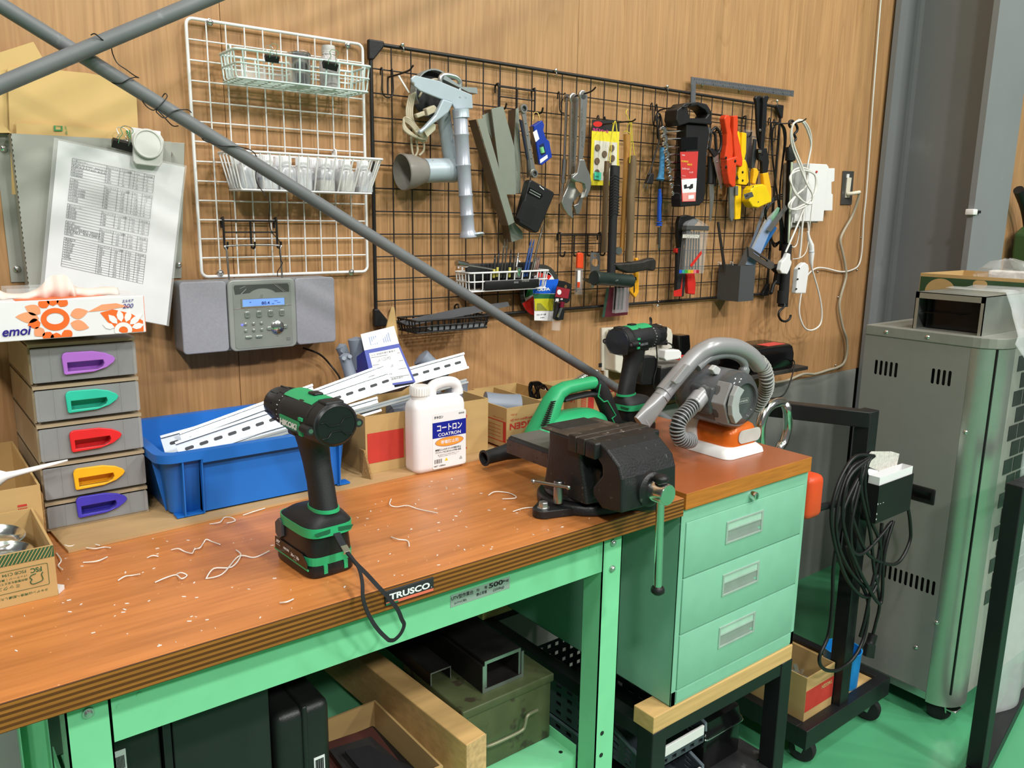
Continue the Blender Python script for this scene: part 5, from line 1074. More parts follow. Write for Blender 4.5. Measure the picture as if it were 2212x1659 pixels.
BCLR = M('bottle_clear', '#dfe2e6', rough=.15, alpha=.55, spec=.7); CAPW = M('cap_white', '#ececee', rough=.4)
LIQ = {'grey': M('liquid_grey', '#8f9499', rough=.3), 'white': M('liquid_white', '#dcdcdc', rough=.4), 'blue': M('liquid_blue', '#55658f', rough=.3), 'cream': M('liquid_cream', '#d9d3bd', rough=.4), 'dark': M('liquid_navy', '#161c36', rough=.3), 'milk': M('liquid_milk', '#cfd0d6', rough=.4)}
def sbottle(label, px, y, lay, h=.047):
    x = at(px, 395, y=y).x; z = LBZ+.0018; t = thing('small_bottle', label, 'bottle', (x, y, z), group='capped bottles in the lower basket'); w = .0165
    rr = lambda k, zz: [V(x+a, y+b, z+zz) for a, b in rrect(-w+k, w-k, -w+k, w-k, .006, 3)]
    B_('bottle_body', MB().loft([rr(.001, 0), rr(0, .002), rr(0, h-.008), rr(.003, h-.002), rr(.006, h)]), BCLR, t, sm=40)
    z0 = .0012
    for c, top in lay:
        B_('liquid', MB().loft([rr(.0012, z0), rr(.0012, top)]), LIQ[c], t, sm=40); z0 = top+.0001
    m = MB().lathe([(0, h), (.0115, h), (.0118, h+.002), (.0115, h+.017), (.0105, h+.018), (0, h+.018)], (x, y, z), (0, 0, 1), 24)
    for i in range(18): a = 2*PI*i/18; m.box(-.0004, .0004, .0113, .0121, h+.002, h+.016, Matrix.Translation((x, y, z)) @ Matrix.Rotation(a, 4, 'Z'))
    B_('cap', m, CAPW, t, sm=40); return t
YF, YBk = -.0735, -.038
for lab, px, lay in (('small bottle of grey liquid at the left end of the lower white basket', 533, [('grey', .036)]), ('small bottle with blue over white liquid, left of the slanting pipe in the basket', 579, [('white', .018), ('blue', .023)]), ('small bottle of clear and milky liquid mostly behind the slanting pipe', 618, [('milk', .02)]), ('small bottle of white liquid just right of where the pipe crosses the basket', 653, [('white', .03)]), ('small bottle with dark blue layer over cream liquid', 702, [('cream', .022), ('dark', .027)]), ('small bottle of cream liquid, second from the right end of the basket', 745, [('cream', .024)]), ('small bottle at the right end of the lower white basket', 784, [('milk', .012)])): sbottle(lab, px, YF, lay)
for lab, px, lay in (('small bottle at the back left corner of the lower white basket', 512, [('white', .03)]), ('small bottle in the back row behind the blue-layered one', 567, [('milk', .03)]), ('small bottle in the back row behind the slanting pipe', 603, [('milk', .03)]), ('small dark-filled bottle in the back row left of the cream one with the dark layer', 675, [('dark', .034)]), ('small dark-filled bottle in the back row behind two cream ones', 722, [('dark', .034)])): sbottle(lab, px+4, YBk, lay)
def hook_rack(name, label, x0, x1, ztop, zb, n, mat, y=-.017, prong=.022, r=.0018, up=.012):
    t = thing(name, label, 'hook rack', ((x0+x1)/2, y, zb)); m = MB()
    m.cyl((x0, y, ztop), (x1, y, ztop), r, n=8).cyl((x0, y, ztop-(ztop-zb)*.42), (x1, y, ztop-(ztop-zb)*.42), r*.9, n=8); B_('crossbar', m, mat, t, sm=60)
    for i in range(n):
        x = x0+(x1-x0)*i/max(1, n-1); pts = [V(x, GY+.006, ztop-.014), V(x, GY+.006, ztop+.002), V(x, y-.001, ztop+.006), V(x, y-.003, ztop), V(x, y-.003, zb+.006), V(x, y-.006, zb), V(x, y-prong*.8, zb), V(x, y-prong, zb+up)]
        if 0 < i < n-1: pts = pts[3:]
        B_('hook', MB().tube(smooth(pts, 3), r*1.25, 8), mat, t, sm=60)
    return t
p0, p1 = at(482, 477, y=-.02), at(597, 478, y=-.02); hook_rack('hook_rack', 'black wire rack of three hooks on the white grid, carrying the radio', p0.x, p1.x, p0.z, at(490, 536, y=-.03).z, 3, BLKW)
RSIL = M('radio_silver', '#a3a6a2', rough=.35, metal=.35, var=.02); RGR = M('radio_grille', '#9a9aa2', rough=.55, metal=.1, var=.05, scale=250, bump=.5, bscale=1600)
ry0, ry1 = -.070, -.012; RA, RB_ = at(392, 690, y=ry0), at(725, 690, y=ry0); rz0, rz1 = at(565, 753, y=ry0).z, at(565, 603, y=ry0).z
t = thing('radio', 'silver wall radio with two speaker grilles and a blue-lit display, hung under the white grid', 'radio', ((RA.x+RB_.x)/2, ry1, rz0))
rx0, rx1 = RA.x, RB_.x; pc0, pc1 = at(494, 690, y=ry0).x, at(639, 690, y=ry0).x
R2 = lambda a0, a1, z0, z1, r, y, d: MB().prism([V(a, y, b) for a, b in rrect(a0, a1, z0, z1, r, 5)], (0, d, 0))
B_('cabinet', R2(rx0+.001, rx1-.001, rz0+.001, rz1-.001, .010, ry1, ry0+.006-ry1), M('radio_body', '#83868a', rough=.4), t, sm=0)
sp = lambda x0, x1: B_('speaker_grille', R2(x0, x1, rz0+.0005, rz1-.0005, .008, ry0+.007, -.007), RGR, t, sm=0, bev=.0025, seg=3)
sp(rx0, pc0-.0012); sp(pc1+.0012, rx1)
fp = B_('front_panel', R2(pc0, pc1, rz0-.001, rz1, .012, ry0+.006, -.009), RSIL, t, sm=0, bev=.002, seg=3)
W0, H0 = pc1-pc0, rz1-rz0; yp = ry0-.0032
pt = lambda s, q, d=0: V(pc0+W0*s, yp-d, rz1-H0*q)
B_('face_plate', MB().prism([pt(a, b) for a, b in ((.085, .05), (.07, .07), (.07, .95), (.11, .975), (.89, .975), (.93, .95), (.93, .07), (.915, .05))], (0, -.0006, 0)), M('radio_face', '#8f938d', rough=.4, metal=.3), fp, sm=0)
wn = [(.10, .07), (.88, .07), (.9, .10), (.9, .19)]+[(.5+.22*math.cos(math.radians(a)), .25-.125*math.sin(math.radians(a))) for a in range(28, 153, 12)]+[(.1, .2), (.085, .1)]
B_('cd_window', MB().prism([pt(a, b, .0007) for a, b in wn], (0, -.0005, 0)), M('radio_window', '#4a4f4a', rough=.12), fp, sm=0)
B_('cd_arm', MB().tube([pt(.18, .2, .0014), pt(.26, .13, .0014), pt(.25, .09, .0014), pt(.17, .12, .0014)], .0005, 6).tube([pt(.68, .08, .0014), pt(.82, .19, .0014)], .0006, 6).tube([pt(.71, .08, .0014), pt(.85, .19, .0014)], .0003, 6), RSIL, fp, sm=0)
lc = B_('display', MB().prism([pt(a, b, .0008) for a, b in ((.20, .275), (.82, .275), (.82, .375), (.20, .375))], (0, -.0008, 0)), M('lcd_blue', '#6f97e8', rough=.3, emit=.9), fp, sm=0, label='blue-lit display')
B_('display_frame', MB().prism([pt(a, b, .0006) for a, b in ((.18, .265), (.84, .265), (.84, .39), (.18, .39))], (0, -.0014, 0), [[pt(a, b, .0006) for a, b in ((.20, .275), (.82, .275), (.82, .375), (.20, .375))]]), M('lcd_rim', '#7b8178', rough=.4), fp, sm=0)
m = MB(); tx = lambda s, a, b, h, w=None: text_mb(m, s, pt(a, b, .0018), (1, 0, 0), (0, 0, 1), h, width=w, bold=.02)
tx('80.4', .475, .36, .0062, .0165); tx('MHz', .63, .36, .0018); tx('FM', .30, .325, .0018); tx('STEREO', .665, .32, .0016); tx('MONO', .71, .345, .0016); B_('digits', m, M('lcd_ink', '#22306a', rough=.5), lc, sm=0)
m = MB(); m.tube([pt(.07, .40, .0008), pt(.93, .385, .0008)], .0006, 6); B_('trim_line', m, CHROME, fp, sm=0)
BTN = M('radio_button', '#c9ccc8', rough=.2, metal=.8)
def btn(s, q, w, h, r, nm='button'):
    c = pt(s, q, .0006); return B_(nm, MB().prism([V(a, c.y, b) for a, b in rrect(c.x-w/2, c.x+w/2, c.z-h/2, c.z+h/2, r, 4)], (0, -.0025, 0)), BTN, fp, sm=0, bev=.0008)
for k in range(4): bb_ = btn(.26+.172*k, .492, .0102, .0125, .003); c = pt(.26+.172*k, .492, .0032); B_('button_mark', MB().box(c.x-.0032, c.x+.0032, c.y-.0003, c.y, c.z-.0014, c.z-.0004).box(c.x-.0032, c.x+.0032, c.y-.0003, c.y, c.z+.001, c.z+.0024), M('button_dark', '#5f635f', rough=.4), bb_, sm=0)
for r_, q in ((0, .625), (1, .72)):
    for k in range(3): btn(.225+.118*k, q, .0058, .0058, .0028)
for k in range(2): btn(.265+.152*k, .815, .0132, .005, .0022)
c = pt(.70, .70, .0006); dl = B_('volume_dial', MB().lathe([(.0145, 0), (.014, .002), (.0125, .0032), (.0, .0045)], c, (0, -1, 0), 36), CHROME, fp, sm=60)
for s in (.575, .815): btn(s, .70+(.0 if s > .6 else .01), .0098, .0075, .0035)
c = pt(.178, .632, .0006); B_('power_light', MB().lathe([(.0022, 0), (.0018, .001), (0, .0014)], c, (0, -1, 0), 12), M('led_blue', '#4a50ff', rough=.3, emit=6), fp, sm=60, label='glowing blue power light')
m = MB(); c = pt(.485, .232, .0008); m.tube([c+V(.0022*math.cos(a), 0, .0022*math.sin(a)) for a in [2*PI*i/16 for i in range(16)]], .0002, 4, closed=True); m.tube([c+V(-.001, 0, -.001), c+V(.001, 0, .001)], .0002, 4); text_mb(m, 'audiocomm', pt(.445, .258, .0008), (1, 0, 0), (0, 0, 1), .0010, width=.008)
for k, s in enumerate(('VOLUME', 'BAND', 'MODE', 'CD/RADIO')): text_mb(m, s, pt(.215+.172*k, .425, .0008), (1, 0, 0), (0, 0, 1), .0013)
text_mb(m, '選局', pt(.68, .60, .0008), (1, 0, 0), (0, 0, 1), .0018); text_mb(m, '音量', pt(.68, .835, .0008), (1, 0, 0), (0, 0, 1), .0018)
q = pt(.855, .885, .0008); m.prism([V(a, q.y, b) for a, b in rrect(q.x-.0035, q.x+.0042, q.z-.003, q.z+.003, .0005)], (0, -.0002, 0), [[V(a, q.y, b) for a, b in rrect(q.x-.003, q.x+.0037, q.z-.0025, q.z+.0025, .0005)]]); text_mb(m, 'disc', V(q.x-.002, q.y, q.z-.0012), (1, 0, 0), (0, 0, 1), .0022)
B_('lettering', m, INKG, fp, sm=0)
hz = at(500, 531, y=-.038).z; h0, h1 = at(490, 560, y=-.038).x, at(605, 560, y=-.038).x
B_('hanger', MB().tube(smooth([V(h0, -.045, rz1-.004), V(h0, -.04, hz-.01), V(h0+.004, -.038, hz), V(h1-.004, -.038, hz), V(h1, -.04, hz-.01), V(h1, -.045, rz1-.004)], 4), .0018, 8), STEEL, t, sm=60, label='thin metal carrying handle')
m = MB().tube(smooth([at(655, 752, y=-.03), at(690, 765, y=-.025), at(715, 790, y=-.02), at(735, 820, y=-.05), at(728, 850, y=-.08)], 5), .0022, 8); B_('power_lead', m, BLKW, t, sm=60)
bg = wire_grid('black_wire_grid', 'long black wire grid panel with black plastic corners, covered in hanging tools', 0, 1.148, 1.4813, .600, 30, 12, .0042, .0015, BLKW, r=.01)
for cx, cz, sx, sz in ((0, 1.148, 1, 1), (1.4813, 1.148, -1, 1), (0, 1.748, 1, -1), (1.4813, 1.748, -1, -1)):
    pts = [(-.007, -.007), (.030, -.007), (.030, .004), (.004, .034), (-.007, .034)]
    B_('corner_cap', MB().prism([V(cx+sx*a, GY-.007, cz+sz*b) for a, b in pts], (0, .012, 0)), BLACK, bg, sm=0, bev=.003, seg=3)
for a, b, dn in ((868, 97, 1), (1199, 152, 1), (1440, 187, 1), (1677, 218, 1), (1419, 660, -1), (1624, 641, -1), (1182, 676, -1)):
    p = at(a, b, y=-.018); m = MB().sph(p+V(0, -.002, 0), .0048, 12, 8).cyl(p, V(p.x, -.001, p.z), .002).tube(smooth([p, p+V(.002, -.004, -.008*dn), p+V(.002, -.002, -.014*dn), p+V(.002, .004, -.012*dn)], 4), .0016, 6); B_('hook_screw', m, CHROME, bg, sm=60)
def pz(pts, y, th, m=None, holes=None): return (m or MB()).prism(ats(pts, y=y), (0, -th, 0), None if holes is None else [ats(h, y=y) for h in holes])
def tb(pts, r, n=8, k=4, m=None, closed=False): return (m or MB()).tube(smooth([at(a, b, y=y) for a, b, y in pts], k, closed), r, n, closed)
def circ(cx, cy, rx, ry, n=20): return [(cx+rx*math.cos(2*PI*i/n), cy+ry*math.sin(2*PI*i/n)) for i in range(n)]
def T_(name, label, cat, px, py, y, group=None): return thing(name, label, cat, tuple(at(px, py, y=y)), group=group)
def lettered(par, s, px, py, y, h, mat, w=None, ang=0, b=.02, lab=None):
    u = V(math.cos(ang), 0, math.sin(ang)); wv = V(-math.sin(ang), 0, math.cos(ang))
    m = MB(); text_mb(m, s, at(px, py, y=y), u, wv, h, width=w, bold=b); return B_('lettering', m, mat, par, sm=0, label=lab)
def prong_hook(label, px0, px1, ztop, zbot, pr, r=.0017):
    """two-legged grid hook with one long prong"""
    t = T_('grid_hook', label, 'hook', (px0+px1)/2, zbot, -.02, group='black wire hooks on the black grid'); m = MB()
    tb([(px0, ztop+12, GY+.006), (px0, ztop, GY+.003), (px0+3, ztop-3, -.019), (px0+4, ztop+10, -.02), (px0+5, zbot, -.02), (px1, zbot+2, -.02), (px1, ztop+10, -.02), (px1-1, ztop, -.019), (px1-3, ztop+2, GY+.003), (px1-3, ztop+14, GY+.006)], r, 8, 3, m)
    B_('hook_frame', m, BLKW, t, sm=60); B_('prong', tb(pr, r*1.2), BLKW, t, sm=60); return t
prong_hook('black wire hook at the upper left corner of the black grid, its prong empty', 822, 848, 150, 204, [(838, 205, -.02), (838, 170, -.02), (842, 166, -.03), (863, 160, -.07), (884, 152, -.11), (889, 146, -.12), (893, 141, -.125)])
prong_hook('black wire hook carrying the adjustable wrenches', 1205, 1222, 202, 240, [(1213, 232, -.02), (1214, 217, -.02), (1222, 213, -.03), (1248, 206, -.075), (1276, 198, -.11), (1287, 188, -.125)])
prong_hook('black wire hook carrying the hammers by yellow string', 1290, 1308, 253, 285, [(1298, 280, -.02), (1300, 270, -.02), (1318, 267, -.05), (1352, 263, -.10), (1366, 262, -.125), (1373, 257, -.135)])
prong_hook('black wire hook carrying the wrench set', 1406, 1420, 226, 268, [(1414, 262, -.02), (1425, 238, -.03), (1470, 232, -.10), (1487, 229, -.115), (1493, 223, -.125)])
prong_hook('black wire hook at the right end of the black grid carrying cables', 1660, 1674, 258, 300, [(1667, 290, -.02), (1668, 264, -.025), (1690, 267, -.045), (1718, 265, -.075), (1733, 262, -.095), (1742, 256, -.105)])
def rack7(label, x0, x1, ya, yb, n, prong=.03): p = at(x0, ya, y=-.02); q = at(x1, ya, y=-.02); return hook_rack('hook_rack', label, p.x, q.x, p.z, at((x0+x1)/2, yb, y=-.03).z, n, BLKW, prong=prong)
rack7('black wire rack of three hooks carrying the metal offcuts and the blue level', 1077, 1156, 186, 240, 3, .035)
rack7('black wire rack of hooks carrying the orange-capped case and the notched plate', 1211, 1298, 508, 552, 4, .022)
rack7('black wire rack of hooks behind the scissors and pipe cutters', 1536, 1612, 245, 290, 3, .028)
GBLUE = M('grinder_grey', '#aebac2', rough=.35, metal=.1, var=.05, dirt=('#7d7768', 60, .68)); GGREY = M('guard_grey', '#8f9696', rough=.4, metal=.2, var=.05, dirt=('#5c5850', 55, .66))
t = T_('angle_grinder', 'grey angle grinder with a black cutting disc and a tube-footed stand', 'grinder', 970, 515, -.08)
c = at(930, 205, y=-.030); e = at(930, 150, y=-.03); R_ = (c-e).length*.92
B_('cutting_disc', MB().lathe([(0, 0), (R_, 0), (R_, .003), (0, .003)], c, (.0, -1, 0), 48), M('disc_black', '#38393a', rough=.8), t, sm=40)
rg = [c+V(math.cos(a)*R_*1.06, 0, math.sin(a)*R_*1.06) for a in [math.radians(30+12*i) for i in range(15)]]; ri = [c+V(math.cos(a)*R_*1.0, 0, math.sin(a)*R_*1.0) for a in [math.radians(210-12*i) for i in range(15)]]
B_('disc_guard', MB().prism(rg+ri, (0, -.022, 0)), GGREY, t, sm=0)
B_('guard_arm', pz([(885, 170), (893, 163), (945, 175), (1017, 205), (1019, 235), (980, 236), (972, 221), (945, 213), (905, 197), (888, 183)], -.085, .006), GBLUE, t, sm=0, bev=.002)
B_('guard_box', pz([(945, 174), (948, 165), (985, 190), (1017, 192), (1019, 205), (1000, 202)], -.06, .024), GGREY, t, sm=0)
B_('clamp_bolt', tb([(952, 185, -.078), (951, 170, -.078), (957, 163, -.078), (972, 163, -.078), (988, 169, -.078), (994, 180, -.078), (992, 200, -.078)], .0055, 12), ZINC, t, sm=60)
B_('lever', pz([(951, 215), (974, 222), (963, 244), (925, 272), (903, 291), (899, 284), (911, 275), (935, 249)], -.085, .012), GBLUE, t, sm=0, bev=.003)
m = MB().loft([[at(a, b, y=-.055)+V(s_*math.cos(k)*w, s_*math.sin(k)*w, 0) for k, s_ in [(2*PI*i/22, 1) for i in range(22)]] for a, b, w in ((958, 238, .015), (960, 262, .0165), (966, 300, .016), (972, 330, .018), (976, 345, .020))])
B_('motor_handle', m, GBLUE, t, sm=50)
a, b_ = at(985, 367, y=-.062), at(916, 369, y=-.062); m = MB().lathe([(.0, -.004), (.027, 0), (.028, .01), (.0265, .03), (.0265, (b_-a).length)], a, b_-a, 32); B_('motor_body', m, GBLUE, t, sm=50)
b2_ = at(868, 372, y=-.062); m = MB().lathe([(.0255, 0), (.0265, .001), (.031, .014), (.0365, .030), (.040, (b2_-b_).length-.002), (.038, (b2_-b_).length), (.034, .028), (.024, .002)], b_, b2_-b_, 36); B_('dust_cup', m, M('cup_smoke', '#8d8880', rough=.25, alpha=.88), t, sm=50)
a, b_ = at(993, 240, y=-.10), at(1012, 512, y=-.10); L_ = (b_-a).length; dv = (b_-a).normalized(); r0 = .0165
pr_ = [(r0, 0)];
for f in (.18, .42, .66, .82): pr_ += [(r0*(1-.12*f), L_*f-.003), (r0*(1.10-.12*f), L_*f-.001), (r0*(1.10-.12*f), L_*f+.001), (r0*(1-.12*f), L_*f+.003)]
pr_ += [(r0*.92, L_*.94), (r0*1.05, L_*.96), (r0*1.25, L_*.985), (r0*1.25, L_), (r0*.8, L_), (0, L_)]
B_('stand_tube', MB().lathe(pr_, a, dv, 28), M('tube_lavender', '#a9adb8', rough=.32, metal=.15, dirt=('#6f6a60', 70, .70)), t, sm=40)
B_('tube_collar', MB().lathe([(.0185, 0), (.0185, .016), (.020, .018), (.017, .018)], at(995, 236, y=-.10), dv, 28), GBLUE, t, sm=40)
B_('tube_foot', MB().lathe([(.0, 0), (.022, .0), (.024, .004), (.018, .007), (0, .007)], at(1024, 506, y=-.10), (.1, -.25, -1), 26), GBLUE, t, sm=40)
CREAM = M('cord_cream', '#b5aa90', rough=.5)
m = MB()
for k in range(4):
    o = k*4; tb([(885+o, 205-o*.5, -.05), (878+o, 240, -.055), (884+o, 268, -.06), (905+o*.8, 290, -.07), (915+o*.5, 300, -.065), (900-o*.3, 296, -.07), (876-o*.2, 275+o*.5, -.065), (873, 255+o*.6, -.06), (890, 262+o, -.07), (920-o, 305, -.06)], .0026, 8, 5, m)
tb([(888, 295, -.05), (890, 325, -.05), (895, 338, -.05), (902, 325, -.05), (900, 300, -.05), (914, 308, -.05), (915, 325, -.05), (905, 336, -.05)], .0026, 8, 5, m)
tb([(905, 210, -.05), (925, 178, -.045), (945, 172, -.045), (958, 190, -.05)], .0026, 8, 5, m)
cd_ = B_('cord', m, CREAM, t, sm=60, label='coiled cream cord')
m = MB().prism(ats([(893, 247), (912, 240), (914, 250), (897, 256)], y=-.075), (0, -.01, 0)).prism(ats([(912, 236), (930, 228), (936, 234), (932, 244), (916, 252)], y=-.072), (0, -.016, 0)); B_('plug', m, CREAM, cd_, sm=0, bev=.002)
B_('cable_tie', pz([(859, 163), (862, 162), (885, 200), (882, 201)], -.052, .001), WHITEP, t, sm=0)
B_('tag', pz([(916, 284), (930, 262), (941, 270), (940, 280), (923, 296)], -.078, .001), M('tag_cream', '#c9c2a8', rough=.6), cd_, sm=0)
OFFC = M('offcut_grey', '#9fa496', rough=.35, metal=.55, var=.04); OFFD = M('offcut_dark', '#6e6456', rough=.4, metal=.5)
def offcut(label, face, y, side=None, th=.0012, mat=OFFC, ysd=.028):
    t = thing('metal_offcut', label, 'metal profile', tuple(at(*face[-1], y=y)), group='metal profile offcuts on the black grid')
    B_('web', pz(face, y, th), mat, t, sm=0)
    if side:
        a, b = ats(side, y=y); m = MB().prism([a, b, b+V(0, ysd, 0), a+V(0, ysd, 0)], (.0012, 0, 0)); B_('flange', m, OFFD, t, sm=0)
    return t
offcut('longest metal angle offcut, slanting from the left of the bundle down to the radio', [(1030, 258), (1046, 255), (1111, 480), (1098, 487)], -.075, [(1028, 258), (1097, 487)], ysd=.03)
offcut('wide metal channel offcut at the front of the bundle', [(1061, 235), (1086, 229), (1111, 320), (1114, 420), (1085, 420)], -.060, [(1060, 236), (1085, 420)])
offcut('metal offcut ending lowest, below the pocket radio', [(1098, 487), (1110, 480), (1128, 500), (1129, 515), (1105, 523)], -.045, [(1090, 440), (1104, 523)])
offcut('narrow upright metal channel offcut beside the ratchet wrench', [(1114, 235), (1120, 232), (1123, 300), (1124, 418), (1110, 418), (1110, 310)], -.052, [(1113, 236), (1110, 416)])
offcut('metal channel offcut mostly hidden behind the wide one', [(1040, 250), (1061, 240), (1075, 330), (1062, 300)], -.048)
SATIN = M('satin_steel', '#b9b9b4', rough=.3, metal=.9, var=.04)
def ringwrench(label, a, b, ra, rb, w, y, mat=SATIN, yb=None):
    A, B = at(*a, y=y), at(*b, y=yb or y); u = (B-A).normalized(); n = V(-u.z, 0, u.x); t = thing('ratchet_wrench', label, 'wrench', tuple(B)); m = MB()
    m.loft([[A+u*ra*.6+n*w*.8*s+V(0, d, 0) for s, d in ((-1, 0), (1, 0), (1, -.004), (-1, -.004))], [A+(B-A)*.2+n*w*.62*s+V(0, d, 0) for s, d in ((-1, 0), (1, 0), (1, -.004), (-1, -.004))], [A+(B-A)*.8+n*w*.62*s+V(0, d, 0) for s, d in ((-1, 0), (1, 0), (1, -.004), (-1, -.004))], [B-u*rb*.6+n*w*.8*s+V(0, d, 0) for s, d in ((-1, 0), (1, 0), (1, -.004), (-1, -.004))]])
    for p, r in ((A, ra), (B, rb)): m.lathe([(r*.62, .001), (r*.95, .001), (r, 0), (r, -.0075), (r*.95, -.0085), (r*.62, -.0085), (r*.6, -.004)], p, (0, 1, 0), 24)
    sh = B_('shank', m, mat, t, sm=40); m = MB()
    for p, r in ((A, ra), (B, rb)): m.lathe([(r*.58, .0005), (r*.58, -.008), (r*.40, -.008), (r*.38, .0005)], p, (0, 1, 0), 12)
    B_('ratchet_ring', m, M('ratchet_dark', '#3a3a3a', rough=.4, metal=.6), sh, sm=20)
    m = MB()
    for f in (.22, .4, .62, .76): m.lathe([(.0022, -.0042), (.0018, -.0052), (0, -.0054)], A+(B-A)*f, (0, 1, 0), 10)
    B_('pin', m, STEEL, sh, sm=40); return t
ringwrench('satin double-ring ratchet wrench hanging in front of a dark blue one', (1128, 235), (1151, 375), .0105, .0100, .0085, -.078)
t = T_('ratchet_wrench', 'dark blue wrench mostly hidden behind the satin ratchet wrench', 'wrench', 1140, 380, -.065); B_('shank', pz([(1121, 258), (1129, 262), (1142, 345), (1137, 346)], -.062, .004), M('wrench_navy', '#2b3446', rough=.4), t, sm=0); B_('end', pz([(1137, 346), (1142, 345), (1145, 372), (1138, 384)], -.062, .006), STEEL, t, sm=0)
LEV = M('level_blue', '#1a3a9a', rough=.35)
t = T_('spirit_level', 'small blue spirit level with a green vial, hung on a bead chain', 'level', 1165, 350, -.062)
lb = B_('level_body', pz([(1144, 273), (1162, 261), (1167, 270), (1165, 283), (1171, 300), (1178, 306), (1184, 340), (1163, 357), (1157, 355)], -.052, .016), LEV, t, sm=0, bev=.0015)
B_('steel_edge', pz([(1143, 274), (1147, 272), (1160, 356), (1155, 355)], -.050, .014), STEEL, t, sm=0)
m = MB().cyl(at(1169, 318, y=-.069), at(1172, 330, y=-.069), .0055, n=14); B_('vial', m, M('vial_green', '#7fd08a', rough=.1, emit=.05), t, sm=50); B_('vial_slot', pz([(1165, 314), (1174, 309), (1179, 331), (1170, 336)], -.0682, .0006), M('level_dark', '#0f2247', rough=.4), lb, sm=0)
B_('sticker', pz([(1151, 286), (1159, 280), (1165, 300), (1157, 307)], -.0682, .0005), PAPER, lb, sm=0); B_('sticker', pz([(1166, 345), (1182, 334), (1183, 341), (1167, 353)], -.0682, .0005), PAPER, lb, sm=0)
B_('bead_chain', tb([(1151, 262, -.06), (1152, 248, -.057), (1157, 242, -.055), (1163, 247, -.057), (1166, 262, -.06)], .0009, 6), BRASSY, t, sm=60)
t = T_('pocket_radio', 'black pocket radio hanging at a slant below the ratchet wrench', 'radio', 1140, 500, -.07)
pb_ = B_('radio_body', pz([(1136, 388), (1183, 414), (1186, 420), (1152, 500), (1146, 503), (1111, 482), (1110, 474), (1131, 392)], -.062, .022), BLACK, t, sm=0, bev=.003)
m = MB()
for i in range(26):
    f = i/25; a = (1130-f*15, 432+f*36); b = (1163-f*15, 449+f*36+1); pz([a, b, (b[0]-.22, b[1]+.55), (a[0]-.22, a[1]+.55)], -.0842, .0005, m)
B_('grille', m, M('radio_ridge', '#2c2c2e', rough=.5), pb_, sm=0)
dl = B_('dial_window', pz([(1143, 404), (1171, 419), (1172, 425), (1166, 431), (1138, 417)], -.0842, .0005), BLKGLOSS, pb_, sm=0)
m = MB()
for k in (0, 1):
    for i in range(9): u, v = 1146+i*2.6-k*2, 408.5+i*1.4+k*5; pz([(u, v), (u+1.4, v+.8), (u+.7, v+2.8), (u-.7, v+2)], -.0848, .0004, m)
B_('dial_scale', m, M('scale_grey', '#9aa39a', rough=.5), dl, sm=0)
lettered(pb_, 'Panasonic', 1165, 403, -.0848, .0033, PAPER, w=.0165, ang=-.50, b=.05)
B_('strap_lug', tb([(1133, 394, -.07), (1128, 370, -.06), (1122, 300, -.055), (1120, 262, -.05)], .0009, 6), BLKW, t, sm=60)
def adj(label, ring, rr_px, beam, jaw, holes, worm, y, th, txt, tpos, ta):
    t = T_('adjustable_wrench', label, 'wrench', jaw[len(jaw)//2][0], jaw[len(jaw)//2][1], y, group='adjustable wrenches on the black grid')
    m = pz(beam, y, th); c = at(*ring, y=y-th/2); r = rr_px
    m.lathe([(r*.62, th/2), (r*.9, th/2), (r, th*.3), (r, -th*.3), (r*.9, -th/2), (r*.62, -th/2)], c, (0, 1, 0), 28)
    m.lathe([(r*.62, th/2), (r*.6, 0), (r*.62, -th/2)], c, (0, 1, 0), 28, cap=False)
    hb = B_('wrench_handle', m, SATIN, t, sm=0, bev=.0012)
    B_('fixed_jaw', pz(jaw, y+.002, th+.004), SATIN, t, sm=0, bev=.0015)
    for h in holes: B_('moving_jaw', pz(h, y, th+.001), M('jaw_satin', '#9a9a96', rough=.35, metal=.9), t, sm=0, bev=.001)
    a, b = ats(worm, y=y-th*.7); L_ = (b-a).length; pr_ = []
    for i in range(7): pr_ += [(.0032, L_*i/7), (.0046, L_*(i+.4)/7), (.0032, L_*(i+.8)/7)]
    B_('worm_screw', MB().lathe([(0, 0)]+pr_+[(0, L_)], a, b-a, 16), CHROME, t, sm=30)
    u = V(math.cos(ta), 0, math.sin(ta)); m = MB(); text_mb(m, txt[0], at(*tpos, y=y-th-.0004), u, V(-u.z, 0, u.x), .0055, width=txt[1], bold=.02); B_('lettering', m, M('engraved', '#74746f', rough=.5, metal=.6), hb, sm=0); return t
adj('longest adjustable wrench, its open jaw at the bottom left of the pair', (1238, 213), .0135, [(1230, 210), (1246, 212), (1242, 300), (1238, 390), (1226, 395), (1228, 300)],
    [(1226, 385), (1236, 392), (1237, 404), (1245, 415), (1252, 420), (1240, 427), (1231, 438), (1229, 447), (1232, 472), (1222, 465), (1212, 450), (1207, 438), (1210, 425), (1218, 408)], [[(1252, 420), (1255, 428), (1251, 450), (1246, 463), (1240, 462), (1235, 444), (1244, 440)]], [(1232, 412), (1243, 428)], -.060, .008, ('15  VVWW  I°OPEN  EC', .155), (1235, 235), -1.5)
adj('shorter adjustable wrench in front, its open jaw facing lower right', (1258, 206), .0125, [(1250, 204), (1265, 206), (1260, 300), (1254, 352), (1246, 352), (1249, 290)],
    [(1246, 345), (1256, 345), (1261, 362), (1268, 378), (1271, 395), (1268, 412), (1262, 425), (1253, 428), (1256, 418), (1259, 408), (1257, 398), (1249, 394), (1240, 393), (1230, 387), (1231, 382), (1240, 374)], [[(1230, 377), (1238, 376), (1236, 388), (1229, 386)]], [(1248, 372), (1256, 380)], -.085, .008, ('TOOL CR-V', .095), (1255, 232), -1.5)
t = T_('socket_bar', 'long chrome socket bar with a thick sleeve, hanging behind the adjustable wrenches', 'socket wrench', 1214, 440, -.045)
